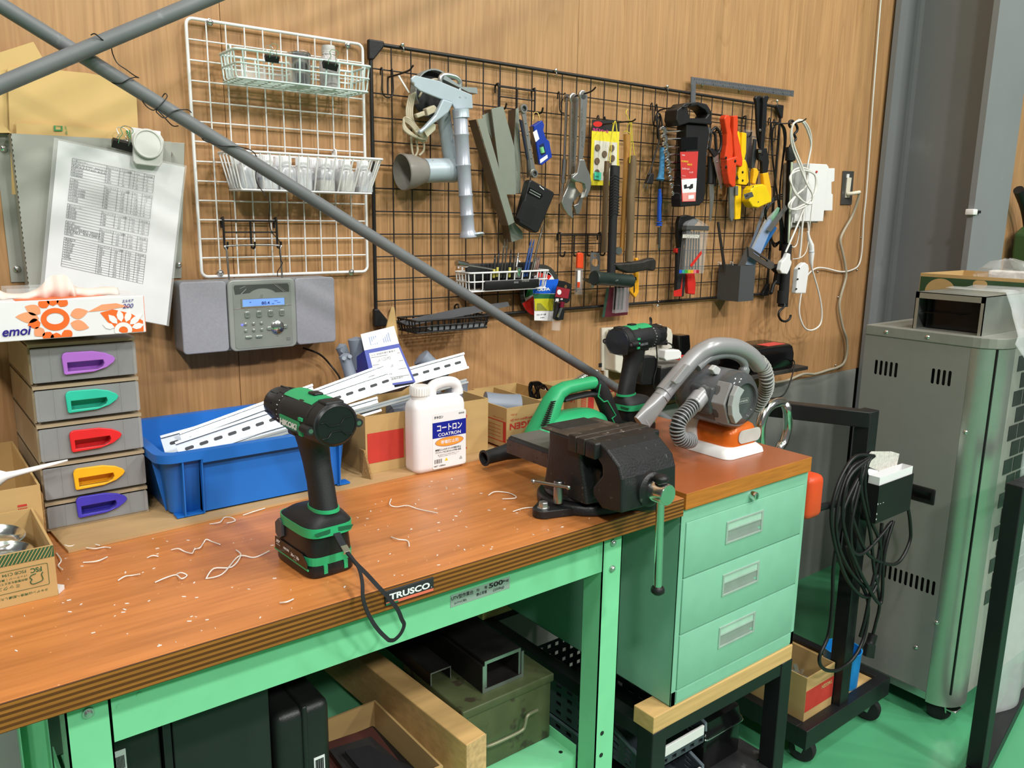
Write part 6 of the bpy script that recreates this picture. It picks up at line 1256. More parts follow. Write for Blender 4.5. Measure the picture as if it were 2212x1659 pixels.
m = MB().cyl(at(1224, 212, y=-.045), at(1219, 345, y=-.045), .0042, n=14).cyl(at(1219, 345, y=-.045), at(1216, 396, y=-.045), .0078, n=18).cyl(at(1216, 396, y=-.045), at(1210, 440, y=-.045), .0045, n=14); B_('bar', m, CHROME, t, sm=40)
B_('eye', MB().lathe([(.006, .002), (.0095, .002), (.0095, -.002), (.006, -.002)], at(1223, 212, y=-.045), (0, 1, 0), 20), CHROME, t, sm=40)
t = T_('felt_pad_pack', 'yellow carded pack of round brown felt pads with a green price tag', 'package', 1307, 400, -.022)
cdm = B_('backing_card', pz([(1279, 258), (1338, 262), (1334, 401), (1274, 400)], -.022, .0008), M('card_yellow', '#e4d22e', rough=.5), t, sm=0)
B_('header', pz([(1279, 258), (1338, 262), (1338, 284), (1278, 282)], -.0229, .0004), M('card_black', '#24211f', rough=.5), cdm, sm=0)
B_('blister', pz([(1284, 303), (1333, 308), (1331, 392), (1281, 389)], -.0229, .0006), M('blister_grey', '#d8d3c4', rough=.3), cdm, sm=0)
for i, (u, v) in enumerate(((1290, 319), (1321, 320), (1305, 333), (1289, 348), (1315, 355), (1289, 373), (1308, 375), (1322, 342))): B_('felt_pad', MB().lathe([(0, 0), (.0085, 0), (.0085, .003), (0, .003)], at(u, v, y=-.0236), (0, -1, 0), 20), M('felt_brown', '#6f5e4c', rough=.95), cdm, sm=40)
B_('price_tag', pz([(1284, 371), (1299, 373), (1298, 389), (1284, 387)], -.028, .0004), M('tag_teal', '#49c7a4', rough=.5), cdm, sm=0)
B_('brand_oval', MB().prism(ats(circ(1291, 268, 10, 6), y=-.0234), (0, -.0003, 0)), RED2, cdm, sm=0)
lettered(cdm, 'カグスベール', 1280, 283, -.0236, .009, M('print_pink', '#d63a8c', rough=.5), w=.058, ang=-.03, b=.04); lettered(cdm, '7×51', 1285.5, 383, -.0286, .004, INK, w=.0125)
YSTR = M('string_yellow', '#e3cf3a', rough=.7)
def strung(par, pts): B_('string', tb(pts, .0011, 6, 4), YSTR, par, sm=60)
def bar(pts, ws, y, d, mat, par, nm, e=2.5):
    P = ats(pts, y=y); rg = []
    for i, p in enumerate(P):
        u = (P[min(i+1, len(P)-1)]-P[max(0, i-1)]).normalized(); n = V(-u.z, 0, u.x); rg.append([p+n*ws[i]*math.copysign(abs(math.cos(k))**(2/e), math.cos(k))+V(0, d[i]*math.copysign(abs(math.sin(k))**(2/e), math.sin(k)), 0) for k in [2*PI*j/18 for j in range(18)]])
    return B_(nm, MB().loft(rg), mat, par, sm=50)
t = T_('hammer', 'old ball-peen hammer with a thin brown handle, leftmost of the hammers', 'hammer', 1315, 550, -.06, 'hammers hung by yellow string')
bar([(1311, 348), (1309, 400), (1307, 470), (1305, 545)], [.006, .0065, .0065, .007], -.06, [.006, .008, .008, .008], OLDWOOD, t, 'handle'); strung(t, [(1311, 362, -.06), (1318, 310, -.065), (1324, 272, -.07), (1324, 266, -.075)])
t = T_('hammer', 'black mallet with a cross-hatched rubber grip and a barrel head', 'hammer', 1330, 610, -.10, 'hammers hung by yellow string')
g = bar([(1329, 358), (1328, 372), (1327, 400), (1325, 460), (1324, 470), (1322, 530), (1320, 595)], [.0135, .0138, .0132, .0132, .0115, .0115, .0115], -.10, [.009, .010, .011, .011, .010, .010, .010], BLKRUB, t, 'grip')
m = MB()
for i in range(14):
    v = 378+i*6.3
    for k in (0, 1): pz([(1318+k*10, v+(0 if k else 5)), (1328+k*10-.5, v+(5 if k else 0)), (1328+k*10-.5, v+(6.6 if k else 1.6)), (1318+k*10, v+(1.6 if k else 6.6))], -.1098, .0014, m)
B_('grip_pattern', m, BLACK, g, sm=0)
a, b_ = at(1283, 600, y=-.112), at(1362, 607, y=-.10); hd = B_('head', MB().lathe([(0, 0), (.0175, 0), (.0195, .002), (.0195, .012), (.0175, .020), (.0175, (b_-a).length-.012), (.0185, (b_-a).length-.002), (0, (b_-a).length)], a, b_-a, 32), M('mallet_green_black', '#23302b', rough=.4, var=.2), t, sm=40)
lettered(hd, 'OH.DEAD BLOW', 1318, 608, -.1235, .004, M('mallet_text', '#7d8580', rough=.6), w=.03)
strung(t, [(1318, 352, -.10), (1321, 310, -.09), (1326, 270, -.08), (1330, 264, -.075), (1334, 300, -.09), (1337, 364, -.105)])
t = T_('hammer', 'claw-free hammer with a smooth ash handle and round steel face', 'hammer', 1345, 545, -.08, 'hammers hung by yellow string')
bar([(1354, 290), (1354, 330), (1351, 400), (1347, 470), (1343, 545)], [.0085, .0085, .0075, .0062, .006], -.08, [.0085, .0085, .008, .007, .006], WOODH, t, 'handle')
m = MB().lathe([(0, 0), (.0095, 0), (.0105, .002), (.0100, .006), (.006, .010), (.0065, .03), (0, .032)], at(1337, 542, y=-.110), (.35, 1, 0), 24); B_('head', m, STEEL, t, sm=40)
strung(t, [(1346, 287, -.08), (1353, 283, -.088), (1361, 289, -.08)]); strung(t, [(1353, 284, -.088), (1356, 272, -.095), (1360, 264, -.10), (1356, 252, -.10), (1352, 244, -.10), (1355, 236, -.10)])
t = T_('hammer', 'axe-bladed hammer with a rough dark handle, rightmost of the hammers', 'hammer', 1355, 575, -.095, 'hammers hung by yellow string')
bar([(1367, 336), (1367, 352), (1363, 420), (1361, 500), (1358, 565)], [.008, .0105, .0108, .0105, .0105], -.10, [.007, .0095, .0098, .0095, .0095], OLDWOOD, t, 'handle')
hp = [(1309, 568), (1345, 566), (1375, 562), (1388, 558), (1400, 556), (1405, 563), (1404, 580), (1399, 585), (1385, 583), (1372, 585), (1358, 589), (1345, 589), (1325, 582)]
B_('head', pz(hp, -.088, .024), M('axe_steel', '#4a4744', rough=.38, metal=.75, var=.2, scale=50), t, sm=0, bev=.006, seg=3)
strung(t, [(1360, 352, -.10), (1363, 310, -.105), (1362, 270, -.11), (1364, 262, -.112), (1366, 300, -.108), (1372, 345, -.10)])
t = T_('blade_case', 'slim clear blade case with an orange cap, hung on a wire hook', 'case', 1248, 635, -.045)
B_('cap', pz([(1244, 548), (1247, 545), (1255, 546), (1257, 549), (1256, 580), (1243, 579)], -.040, .008), ORANGE, t, sm=0, bev=.002); cs = B_('case_body', pz([(1243, 579), (1256, 580), (1254, 636), (1241, 636)], -.0405, .007), CLEAR, t, sm=0); B_('label_strip', pz([(1248, 584), (1254, 584), (1253, 621), (1247, 621)], -.048, .0004), PAPER, cs, sm=0); B_('red_patch', pz([(1247, 609), (1253, 609), (1252.5, 621), (1247, 621)], -.0484, .0003), ORANGE, cs, sm=0); B_('blades', pz([(1244.5, 585), (1247, 585), (1245.5, 630), (1243, 630)], -.043, .002), STEEL, cs, sm=0)
one('notched_plate', 'flat aluminium plate with a round hole and a hanging hole', 'plate', pz([(1275, 545), (1294, 546), (1295, 560), (1296, 562), (1292, 600), (1280, 622), (1276, 622), (1274, 561), (1275, 558)], -.046, .002, holes=[circ(1285, 567, 8, 8.5), circ(1285, 552, 3, 3)]), ALU, sm=0)
one('scraper_blade', 'narrow pointed steel blade behind the notched plate', 'blade', pz([(1256, 601), (1276, 601), (1276, 613), (1262, 607)], -.030, .0015), STEEL, sm=0)
t = T_('drill_bit_pack', 'burgundy blister pack of dark drill bits hanging below the mallet head', 'package', 1330, 685, -.03)
cb_ = B_('backing_card', pz([(1310, 622), (1361, 620), (1355, 680), (1300, 686)], -.03, .0008), M('card_burgundy', '#5a1f2a', rough=.4), t, sm=0); B_('green_edge', pz([(1310, 622), (1316, 622), (1306, 685), (1300, 686)], -.0309, .0003), M('card_green', '#2f4a3a', rough=.5), cb_, sm=0)
for u in (1330, 1338, 1346): B_('drill_bit', MB().cyl(at(u, 630, y=-.040), at(u-3, 669, y=-.040), .0026, n=10).cyl(at(u, 618, y=-.040), at(u, 630, y=-.040), .0032, n=6), M('bit_dark', '#2a2c2b', rough=.35, metal=.6), cb_, sm=40)
B_('blister', pz([(1326, 622), (1353, 621), (1351, 673), (1322, 676)], -.033, .012), FILM, cb_, sm=0)
t = T_('utility_knife', 'yellow utility knife hanging behind the axe-bladed hammer head', 'knife', 1366, 642, -.04); B_('knife_body', pz([(1369, 558), (1373, 556), (1375, 600), (1375, 630), (1368, 643), (1355, 628), (1356, 622), (1366, 608)], -.035, .010), M('knife_yellow', '#e8a520', rough=.4), t, sm=0, bev=.002); B_('slot', pz([(1369, 600), (1371, 600), (1371, 630), (1368.5, 634)], -.0452, .0004), BLACK, t, sm=0); B_('blade_lock', pz([(1367, 598), (1373, 598), (1374, 605), (1367, 606)], -.0452, .003), BLACK, t, sm=0)
p0, p1 = at(983, 600, y=-.022), at(1195, 590, y=-.022); zb, zt = at(1080, 628, y=-.09).z, at(1040, 590, y=-.09).z
t = basket('wire_basket', 'white wire basket of screwdriver bits low on the black grid', p0.x, at(1186, 600, y=-.085).x, -.085, -.02, zb, zt, .004, WHITEW, hooks=(at(998, 580, y=-.02).x, at(1122, 580, y=-.02).x), nx=9)
bx0_, bx1_ = at(1043, 612, y=-.078).x, at(1160, 605, y=-.078).x; bz = zb+.003
t = thing('bit_holder', 'black bit holder block standing in the white wire basket', 'bit holder', (bx0_, -.07, bz)); bd = B_('block', MB().rbox(bx0_, bx1_, -.088, -.066, bz, bz+.021, .002), BLACK, t, sm=40)
lettered(bd, 'SERIES', 1110, 612, -.0885, .0042, M('block_grey', '#8d8f8a', rough=.6), w=.014); lettered(bd, 'POWER BIT', 1127, 609, -.0885, .006, M('block_grey', '#8d8f8a', rough=.6), w=.024)
BITD = M('bit_grey', '#5b574f', rough=.35, metal=.7); BITB = M('bit_blue', '#1c3f7a', rough=.4); BITY = M('bit_yellow', '#b5ab4a', rough=.5)
def bit(label, pts, r, mat, tip=None, sleeve=None):
    a, b = at(pts[0], pts[1], y=-.077), at(pts[2], pts[3], y=-.077); L_ = (b-a).length; t = thing('driver_bit', label, 'screwdriver bit', tuple(a), group='driver bits in the white basket')
    B_('shank', MB().lathe([(0, 0), (r, 0), (r, L_*.78), (r*.8, L_*.8), (r*.8, L_*.88), (r*.35, L_), (0, L_)], a, b-a, 10), mat, t, sm=40)
    if tip: B_('collar', MB().lathe([(r*1.05, L_*.78), (r*1.05, L_*.82)], a, b-a, 10), CHROME, t, sm=40)
    if sleeve: B_('sleeve', MB().lathe([(r*1.1, 0), (r*1.25, .001), (r*1.25, L_*.35), (r*1.1, L_*.36)], a, b-a, 10), sleeve, t, sm=40)
for lab, p, r, mt, sl in (('short black bit with a yellow band, first in the bit holder', (1066, 600, 1070, 548), .0026, BLACK, BITY), ('short black bit second in the bit holder', (1073, 598, 1078, 540), .0026, BLACK, BITY), ('long grey bit third in the bit holder', (1082, 600, 1090, 516), .0022, BITD, None), ('long grey bit fourth in the bit holder', (1089, 600, 1096, 516), .002, BITD, None), ('black bit with a yellow band in the middle of the bit holder', (1100, 599, 1104, 539), .0026, BLACK, BITY), ('grey bit just right of the middle of the bit holder', (1108, 600, 1113, 550), .0024, BITD, None), ('steel bit with a bright top, left of the chrome socket', (1112, 600, 1120, 546), .003, STEEL, None), ('left one of two blue-sleeved bits', (1131, 598, 1148, 517), .0028, BITB, None), ('right one of two blue-sleeved bits', (1137, 597, 1154, 517), .0028, BITB, None), ('longest grey bit, standing highest in the bit holder', (1144, 597, 1174, 484), .0026, BITD, None), ('grey bit left of the last pair in the holder', (1150, 596, 1158, 556), .003, BITD, None), ('brown-tinted bit, second from the right in the holder', (1154, 596, 1162, 552), .003, M('bit_brown', '#6a5248', rough=.4, metal=.6), None), ('brown-tinted bit at the right end of the holder', (1158, 595, 1166, 552), .003, M('bit_brown', '#6a5248', rough=.4, metal=.6), None)): bit(lab, p, r, mt, True, sl)
one('socket', 'short chrome hexagon socket standing in the bit holder', 'socket', MB().lathe([(.0, 0), (.007, 0), (.007, .014), (.008, .016), (.008, .026), (.0055, .026), (.0055, .016), (0, .016)], at(1118, 600, y=-.082), (.12, 0, 1), 20), CHROME, sm=40)
a, b_ = at(986, 568, y=-.085), at(1066, 582, y=-.075); L_ = (b_-a).length; one('socket_driver', 'chrome nut driver lying across the left of the white bit basket', 'nut driver', MB().lathe([(.005, 0), (.0075, 0), (.0075, .03), (.006, .034), (.0022, .036), (.0022, L_), (0, L_)], a, b_-a, 16), CHROME, sm=40)
m = MB(); m.rbox(at(1004, 590, y=-.04).x, at(1150, 590, y=-.04).x, -.048, -.040, zb+.004, at(1060, 568, y=-.04).z, .002); one('bit_case', 'flat black bit case standing at the back of the white wire basket', 'case', m, BLACK)
t = T_('cutting_wheel', 'spare black abrasive wheel with a red and green label, behind the bit basket', 'abrasive wheel', 1165, 660, -.02); c = at(1166, 628, y=-.017); e = at(1166, 571, y=-.017); R_ = (c-e).length
wh = B_('wheel', MB().lathe([(0, 0), (R_, 0), (R_, .002), (0, .002)], c, (0, -1, 0), 44), M('wheel_dark', '#34342f', rough=.9), t, sm=40)
lbp = lambda a0, a1, r: [c+V(math.cos(math.radians(a))*r, -.0022, math.sin(math.radians(a))*r) for a in range(a0, a1+1, 9)]
m = MB().prism([c+V(0, -.0022, 0)]+lbp(0, 360, R_*.8)[:-1], (0, -.0003, 0)); B_('label_disc', MB().prism(lbp(0, 351, R_*.8), (0, -.0003, 0)), PAPER, wh, sm=0)
B_('red_sector', MB().prism([c+V(0, -.0026, 0)]+lbp(45, 108, R_*.78), (0, -.0003, 0)), RED2, wh, sm=0); B_('green_sector', MB().prism([c+V(0, -.0026, 0)]+lbp(126, 200, R_*.78), (0, -.0003, 0)), M('label_green', '#2a8a4a', rough=.5), wh, sm=0); B_('red_sector', MB().prism([c+V(0, -.0026, 0)]+lbp(207, 261, R_*.98), (0, -.0003, 0)), RED2, wh, sm=0)
t = T_('cutter_blade_pack', 'yellow and white pack with a blue header under the bit basket', 'package', 1173, 692, -.05)
pk = B_('bag', pz([(1152, 606), (1206, 603), (1205, 612), (1198, 624), (1200, 640), (1197, 694), (1154, 692), (1153, 642), (1150, 634)], -.05, .0008), CLEAR, t, sm=0)
hb = B_('header', pz([(1151, 606), (1206, 603), (1203, 634), (1151, 634)], -.0508, .0004), M('pack_blue', '#1d5fd0', rough=.35), pk, sm=0); lettered(hb, 'OLFA', 1160, 629, -.0515, .0075, PAPER, w=.044, b=.06)
B_('green_window', pz([(1151, 635), (1200, 635), (1199, 645), (1153, 645)], -.0508, .0004), M('pack_green', '#2e6a45', rough=.3), pk, sm=0); B_('yellow_card', pz([(1154, 645), (1196, 645), (1194, 671), (1156, 671)], -.0508, .0004), M('pack_yellow', '#c5bf2a', rough=.4), pk, sm=0); B_('blade_tip', pz([(1160, 655), (1168, 655), (1182, 670), (1159, 670)], -.0512, .0004), M('blade_olive', '#8a8a3a', rough=.4), pk, sm=0)
wl = B_('white_card', pz([(1154, 672), (1197, 672), (1196, 693), (1154, 692)], -.0508, .0004), PAPER, pk, sm=0); lettered(wl, 'PカッターL型', 1160, 682, -.0515, .0042, INK, w=.030); lettered(wl, '(P-800)', 1167, 688, -.0515, .003, INK, w=.014)
t = T_('socket_pack', 'black and red carded impact socket hanging at the right of the bit basket', 'package', 1210, 690, -.075)
hc = B_('hanger_card', pz([(1207, 606), (1216, 607), (1229, 612), (1233, 618), (1228, 650), (1222, 655), (1200, 652), (1196, 646), (1202, 620)], -.072, .004, holes=[circ(1221, 619, 4, 4)]), BLACK, t, sm=0, bev=.001)
B_('red_card', pz([(1203, 619), (1231, 625), (1227, 645), (1199, 641)], -.0762, .0004), M('card_darkred', '#8a1f2c', rough=.4), hc, sm=0); B_('emblem', MB().prism(ats(circ(1208, 631, 4.5, 5.5), y=-.0768), (0, -.0003, 0)), PAPER, hc, sm=0); lettered(hc, '用 ', 1199, 652, -.0768, .008, PAPER, w=.012, b=.05); lettered(hc, '40', 1210, 648, -.0768, .004, PAPER, w=.009, b=.05)
B_('clip_holder', pz([(1198, 652), (1206, 654), (1212, 668), (1216, 670), (1213, 690), (1200, 692), (1193, 688)], -.070, .008), BLACK, t, sm=0, bev=.001)
m = MB().cyl(at(1215, 652, y=-.082), at(1213, 664, y=-.082), .0062, n=16); B_('collar', m, M('anodised_red', '#a03048', rough=.3, metal=.7), t, sm=40); m = MB().cyl(at(1213, 664, y=-.082), at(1205, 686, y=-.082), .0035, n=6); B_('socket_shank', m, CHROME, t, sm=20)
B_('blade_sleeve', pz([(1193, 690), (1210, 690), (1208, 714), (1191, 713)], -.068, .004), CLEAR, t, sm=0)
p0, p1 = at(850, 690, y=-.022), at(1062, 670, y=-.022); zb, zt = at(950, 716, y=-.10).z, at(950, 690, y=-.10).z
bx0_, bx1_ = at(858, 690, y=-.022).x, at(1056, 690, y=-.10).x
t = basket('wire_basket', 'black wire basket at the bottom left of the black grid, holding grey metal strips', bx0_, bx1_, -.105, -.02, zb, zt, .004, BLKW, hooks=(at(842, 670, y=-.02).x+.01, at(990, 670, y=-.02).x), nx=11, ny=6)
SM = M('strip_grey', '#76767a', rough=.4, metal=.5, var=.1, scale=20)
one('metal_strip', 'wide grey metal strip lying slantwise across the black wire basket', 'metal strip', MB().prism(ats([(862, 694), (1000, 664), (1096, 652), (1100, 661), (1000, 682), (880, 704)], y=-.062), (0, -.002, 0)), SM, group='metal strips in the black basket', sm=0)
one('metal_strip', 'short pale metal strip along the front of the black wire basket', 'metal strip', MB().prism(ats([(922, 710), (928, 705), (1044, 697), (1048, 704), (930, 714)], y=-.094), (0, -.006, 0)), M('strip_pale', '#8f9296', rough=.4, metal=.4), group='metal strips in the black basket', sm=0)
one('metal_strip', 'dark metal strip behind the short pale one in the black wire basket', 'metal strip', MB().prism(ats([(930, 702), (1040, 694), (1040, 699), (930, 707)], y=-.082), (0, -.003, 0)), DARKP, group='metal strips in the black basket', sm=0)
t = T_('wrench_holder', 'black plastic wrench holder with a carry handle and red label', 'wrench holder', 1470, 444, -.06)
YW = -.060
hd = B_('carry_handle', pz([(1447, 232), (1453, 226), (1480, 223), (1500, 228), (1508, 240), (1508, 263), (1512, 268), (1511, 272), (1462, 268), (1440, 275), (1434, 262), (1436, 240)], YW, .045, holes=[[(1458, 235), (1480, 231), (1496, 240), (1503, 250), (1497, 258), (1463, 258)]]), BLACK, t, sm=0, bev=.003)
bd = B_('spine', pz([(1462, 270), (1509, 272), (1512, 290), (1506, 330), (1503, 420), (1500, 436), (1494, 440), (1491, 444), (1450, 447), (1449, 430), (1458, 380), (1462, 320)], YW, .035), BLACK, t, sm=0, bev=.003)
B_('window', pz([(1471, 297), (1507, 296), (1506, 322), (1471, 325)], YW-.0352, .0006), BLKGLOSS, bd, sm=0)
lb = B_('label_sheet', pz([(1469, 328), (1508, 327), (1502, 435), (1473, 436)], YW-.0355, .0006), M('label_red', '#c63a36', rough=.4), bd, sm=0, label='red printed label'); B_('white_panel', pz([(1472, 388), (1505, 385), (1503, 415), (1474, 417)], YW-.0362, .0004), PAPER, lb, sm=0); B_('pale_band', pz([(1474, 417), (1503, 415), (1502, 434), (1475, 435)], YW-.0362, .0004), M('label_pink', '#e09088', rough=.4), lb, sm=0)
B_('tool_picture', pz([(1477, 400), (1483, 398), (1484, 404), (1490, 402), (1492, 398), (1497, 397), (1497, 406), (1490, 409), (1488, 406), (1478, 408)], YW-.0367, .0003), INK, lb, sm=0); B_('barcode', pz([(1487, 422), (1499, 421), (1499, 429), (1487, 430)], YW-.0367, .0003), PAPER, lb, sm=0)
lettered(lb, 'AUTOMOBILE', 1473, 336, YW-.0365, .003, PAPER, w=.012, ang=-.02); lettered(lb, '9PC COMBINATION', 1472, 350, YW-.0365, .0048, M('label_yellow', '#e8c23a', rough=.4), w=.028, b=.03); lettered(lb, 'WRENCH SET', 1484, 357, YW-.0365, .0048, M('label_yellow', '#e8c23a', rough=.4), w=.0215, b=.03); lettered(lb, 'コンビネーション', 1473, 366, YW-.0365, .0052, PAPER, w=.032); lettered(lb, 'レンチ', 1489, 374, YW-.0365, .0052, PAPER, w=.016); lettered(lb, '9個セット', 1474, 381, YW-.0365, .003, PAPER, w=.014); lettered(lb, '8 10 11 12 13 14 17 19', 1473, 386.5, YW-.0365, .0024, PAPER, w=.032)
for i in range(9):
    f = i/8; v = 284+f*134; ul, ur = 1425+f*22, 1526-f*18; s = 1.0-.52*f; y = YW-.020+.0*f
    w_t = thing('combination_wrench', ('largest combination wrench, at the top of the black holder', 'second largest combination wrench in the holder', 'third combination wrench from the top of the holder', 'fourth combination wrench from the top of the holder', 'middle combination wrench of the nine in the holder', 'sixth combination wrench from the top of the holder', 'seventh combination wrench from the top of the holder', 'second smallest combination wrench in the holder', 'smallest combination wrench, at the bottom of the holder')[i], 'wrench', tuple(at(ul, v, y=y)), group='combination wrenches in the black holder')
    a, b = at(ul+5, v, y=y), at(ur, v-2, y=y); ro = .0135*s; u = (b-a).normalized(); n = V(-u.z, 0, u.x)
    m = MB().cyl(a, b-u*ro, .0026*s+.0006, n=8); B_('shank', m, CHROME, w_t, sm=40)
    ca = math.radians(205); o = [a+V(math.cos(k)*ro, 0, math.sin(k)*ro) for k in [ca+math.radians(38+i_*(284/12)) for i_ in range(13)]]; inn = [a+V(math.cos(ca)*ro*.15, 0, math.sin(ca)*ro*.15)+V(math.cos(k)*ro*.55, 0, math.sin(k)*ro*.55) for k in [ca+math.radians(300-i_*24) for i_ in range(11)]]
    B_('open_jaw', MB().prism(o+inn, (0, -.006*s, 0)), CHROME, w_t, sm=0, bev=.0006)
    m = MB().lathe([(ro*.5, .003), (ro*.75, .0035), (ro*.85, .001), (ro*.85, -.005), (ro*.75, -.0075), (ro*.5, -.007)], b, (0, 1, 0), 20).lathe([(ro*.5, .003), (ro*.45, -.002), (ro*.5, -.007)], b, (0, 1, 0), 12, cap=False); B_('ring_end', m, CHROME, w_t, sm=40)
t = T_('soldering_iron', 'soldering iron with a bright blue handle and a black lead, hung tip down', 'soldering iron', 1424, 545, -.045)
B_('handle', bar([(1425, 408), (1425, 430), (1424, 450), (1424, 478)], [.004, .0062, .0058, .0062], -.045, [.004, .0062, .0058, .0062], M('iron_blue', '#1f4fb0', rough=.35), t, 'handle_core') and MB().lathe([(.0062, 0), (.010, .001), (.010, .003), (.007, .004), (.007, .007), (.0095, .008), (.0095, .010), (.006, .011)], at(1424, 480, y=-.045), (0, 0, -1), 18), M('iron_blue', '#1f4fb0', rough=.35), t, sm=40)
m = MB().cyl(at(1424, 492, y=-.045), at(1422, 567, y=-.045), .0042, n=14);
B_('barrel', MB().cyl(at(1424, 491, y=-.045), at(1423, 528, y=-.045), .0048, n=14), M('iron_barrel', '#6b6660', rough=.3, metal=.8), t, sm=40); B_('tip', MB().lathe([(.0034, 0), (.0034, .006), (.0012, .018), (0, .021)], at(1423, 528, y=-.045), (-.02, 0, -1), 12), STEEL, t, sm=40)
B_('blue_guard', bar([(1430, 318), (1430, 350), (1429, 370), (1426, 390)], [.007, .0075, .009, .011], -.05, [.006]*4, M('iron_lightblue', '#4c8fc0', rough=.4), t, 'sleeve') and MB().lathe([(.009, 0), (.0125, .001), (.0125, .004), (.009, .005)], at(1426, 384, y=-.05), (0, 0, -1), 18), M('iron_lightblue', '#4c8fc0', rough=.4), t, sm=40)
m = MB(); tb([(1424, 408, -.045), (1428, 360, -.05), (1432, 300, -.05), (1428, 255, -.04), (1422, 245, -.04), (1418, 258, -.04), (1424, 300, -.045), (1416, 330, -.05), (1406, 365, -.05), (1400, 378, -.05)], .0024, 8, 5, m); tb([(1426, 250, -.035), (1420, 262, -.035), (1421, 300, -.035), (1426, 250, -.035)], .0024, 8, 5, m)
ld = B_('lead', m, BLKW, t, sm=60); B_('plug', pz([(1399, 374), (1407, 375), (1405, 392), (1404, 398), (1390, 396), (1393, 390)], -.045, .012), BLACK, ld, sm=0, bev=.002); B_('prongs', pz([(1391, 397), (1393, 397), (1391, 407), (1389, 407)], -.050, .001, pz([(1398, 398), (1400, 398), (1398, 408), (1396, 408)], -.050, .001)), STEEL, ld, sm=0)
t = T_('scissors', 'black-handled scissors hanging beside the red pipe cutter', 'scissors', 1548, 409, -.05)
m = MB(); tb([(1546, 275, -.05), (1537, 283, -.05), (1535, 300, -.05), (1532, 322, -.05), (1540, 330, -.05)], .0042, 8, 4, m); tb([(1546, 275, -.05), (1554, 285, -.05), (1558, 302, -.05), (1556, 322, -.05), (1549, 331, -.05), (1546, 310, -.05), (1545, 292, -.05), (1541, 286, -.05)], .0042, 8, 4, m); B_('handles', m, BLACK, t, sm=60)
pz([(1527, 322), (1543, 328), (1548, 338), (1540, 340)], -.05, .006)
bl = B_('blade', pz([(1539, 338), (1550, 332), (1557, 375), (1559, 405), (1556, 409), (1546, 372)], -.05, .002), SATIN, t, sm=0, bev=.0006); B_('shoulder', pz([(1528, 322), (1536, 320), (1550, 333), (1540, 340)], -.049, .006), BLACK, t, sm=0, bev=.001); B_('pivot', MB().lathe([(.003, 0), (.002, .0015), (0, .002)], at(1549.5, 350, y=-.052), (0, -1, 0), 12), STEEL, bl, sm=40)
t = T_('garden_snips', 'black-gripped snips with a bright blade hanging behind the scissors', 'snips', 1535, 478, -.035)
bar([(1534, 338), (1534, 370), (1533, 396)], [.008, .0085, .0085], -.035, [.007]*3, BLKRUB, t, 'grip'); bar([(1544, 350), (1544, 380), (1543, 402)], [.005, .006, .006], -.032, [.005]*3, BLKRUB, t, 'grip')
B_('blade', pz([(1530, 398), (1540, 398), (1541, 425), (1538, 445), (1534, 478), (1531, 478), (1532, 440), (1531, 420)], -.033, .004), SATIN, t, sm=0, bev=.001)
t = T_('pipe_cutter', 'orange-red ratchet pipe cutter with a wide silver blade', 'pipe cutter', 1575, 403, -.06)
RO = M('cutter_red', '#d8431f', rough=.35)
B_('handle', pz([(1553, 257), (1557, 249), (1564, 250), (1567, 256), (1566, 275), (1572, 300), (1574, 325), (1570, 345), (1560, 355), (1554, 342), (1558, 315), (1559, 290)], -.05, .020), RO, t, sm=0, bev=.003); B_('handle', pz([(1573, 251), (1582, 250), (1583, 262), (1582, 290), (1588, 315), (1593, 345), (1592, 360), (1578, 358), (1575, 325), (1573, 300)], -.055, .020), RO, t, sm=0, bev=.003)
B_('cutter_head', pz([(1556, 345), (1578, 338), (1590, 350), (1588, 362), (1577, 357), (1575, 402), (1570, 405), (1562, 397), (1558, 375)], -.052, .024), RO, t, sm=0, bev=.003); B_('blade', pz([(1578, 358), (1591, 360), (1588, 382), (1581, 402), (1575, 405), (1574, 385)], -.066, .002), SATIN, t, sm=0)
for u, v in ((1568, 341), (1588, 348), (1568, 361)): B_('rivet', MB().lathe([(.0045, 0), (.0035, .002), (0, .0025)], at(u, v, y=-.0765), (0, -1, 0), 14), BLACK, t, sm=40)
t = T_('pipe_cutter', 'slim yellow tube cutter with grey and yellow lower jaws', 'pipe cutter', 1585, 478, -.045)
YL = M('cutter_yellow', '#f0bf14', rough=.35)
B_('handle', pz([(1582, 285), (1590, 284), (1593, 300), (1592, 345), (1586, 352)], -.04, .012), YL, t, sm=0, bev=.002); B_('handle', pz([(1596, 286), (1606, 288), (1605, 330), (1600, 352), (1594, 350)], -.045, .012), YL, t, sm=0, bev=.002)
hb = B_('cutter_head', pz([(1588, 350), (1600, 345), (1608, 365), (1608, 392), (1602, 400), (1585, 398), (1584, 375)], -.042, .018), YL, t, sm=0, bev=.002); B_('warning_mark', pz([(1588, 386), (1592, 378), (1596, 387)], -.0602, .0004), INK, hb, sm=0)
for u, v in ((1604, 372), (1604, 390)): B_('rivet', MB().lathe([(.004, 0), (.003, .002), (0, .0025)], at(u, v, y=-.0602), (0, -1, 0), 14), BLACK, hb, sm=40)
B_('lower_jaw', pz([(1571, 400), (1587, 402), (1588, 430), (1582, 470), (1576, 479), (1573, 470)], -.042, .008), M('jaw_grey', '#7e8280', rough=.35, metal=.5), t, sm=0, bev=.001); B_('lower_jaw', pz([(1587, 400), (1598, 400), (1598, 440), (1596, 473), (1585, 474), (1585, 435)], -.048, .006), YL, t, sm=0, bev=.001); B_('slot_bar', pz([(1588, 402), (1594, 402), (1594, 422), (1588, 422)], -.0545, .001), M('jaw_grey', '#7e8280', rough=.35, metal=.5), t, sm=0)
t = T_('tape_measure', 'yellow tape measure with a silver badge hanging by a cord', 'tape measure', 1625, 450, -.07)
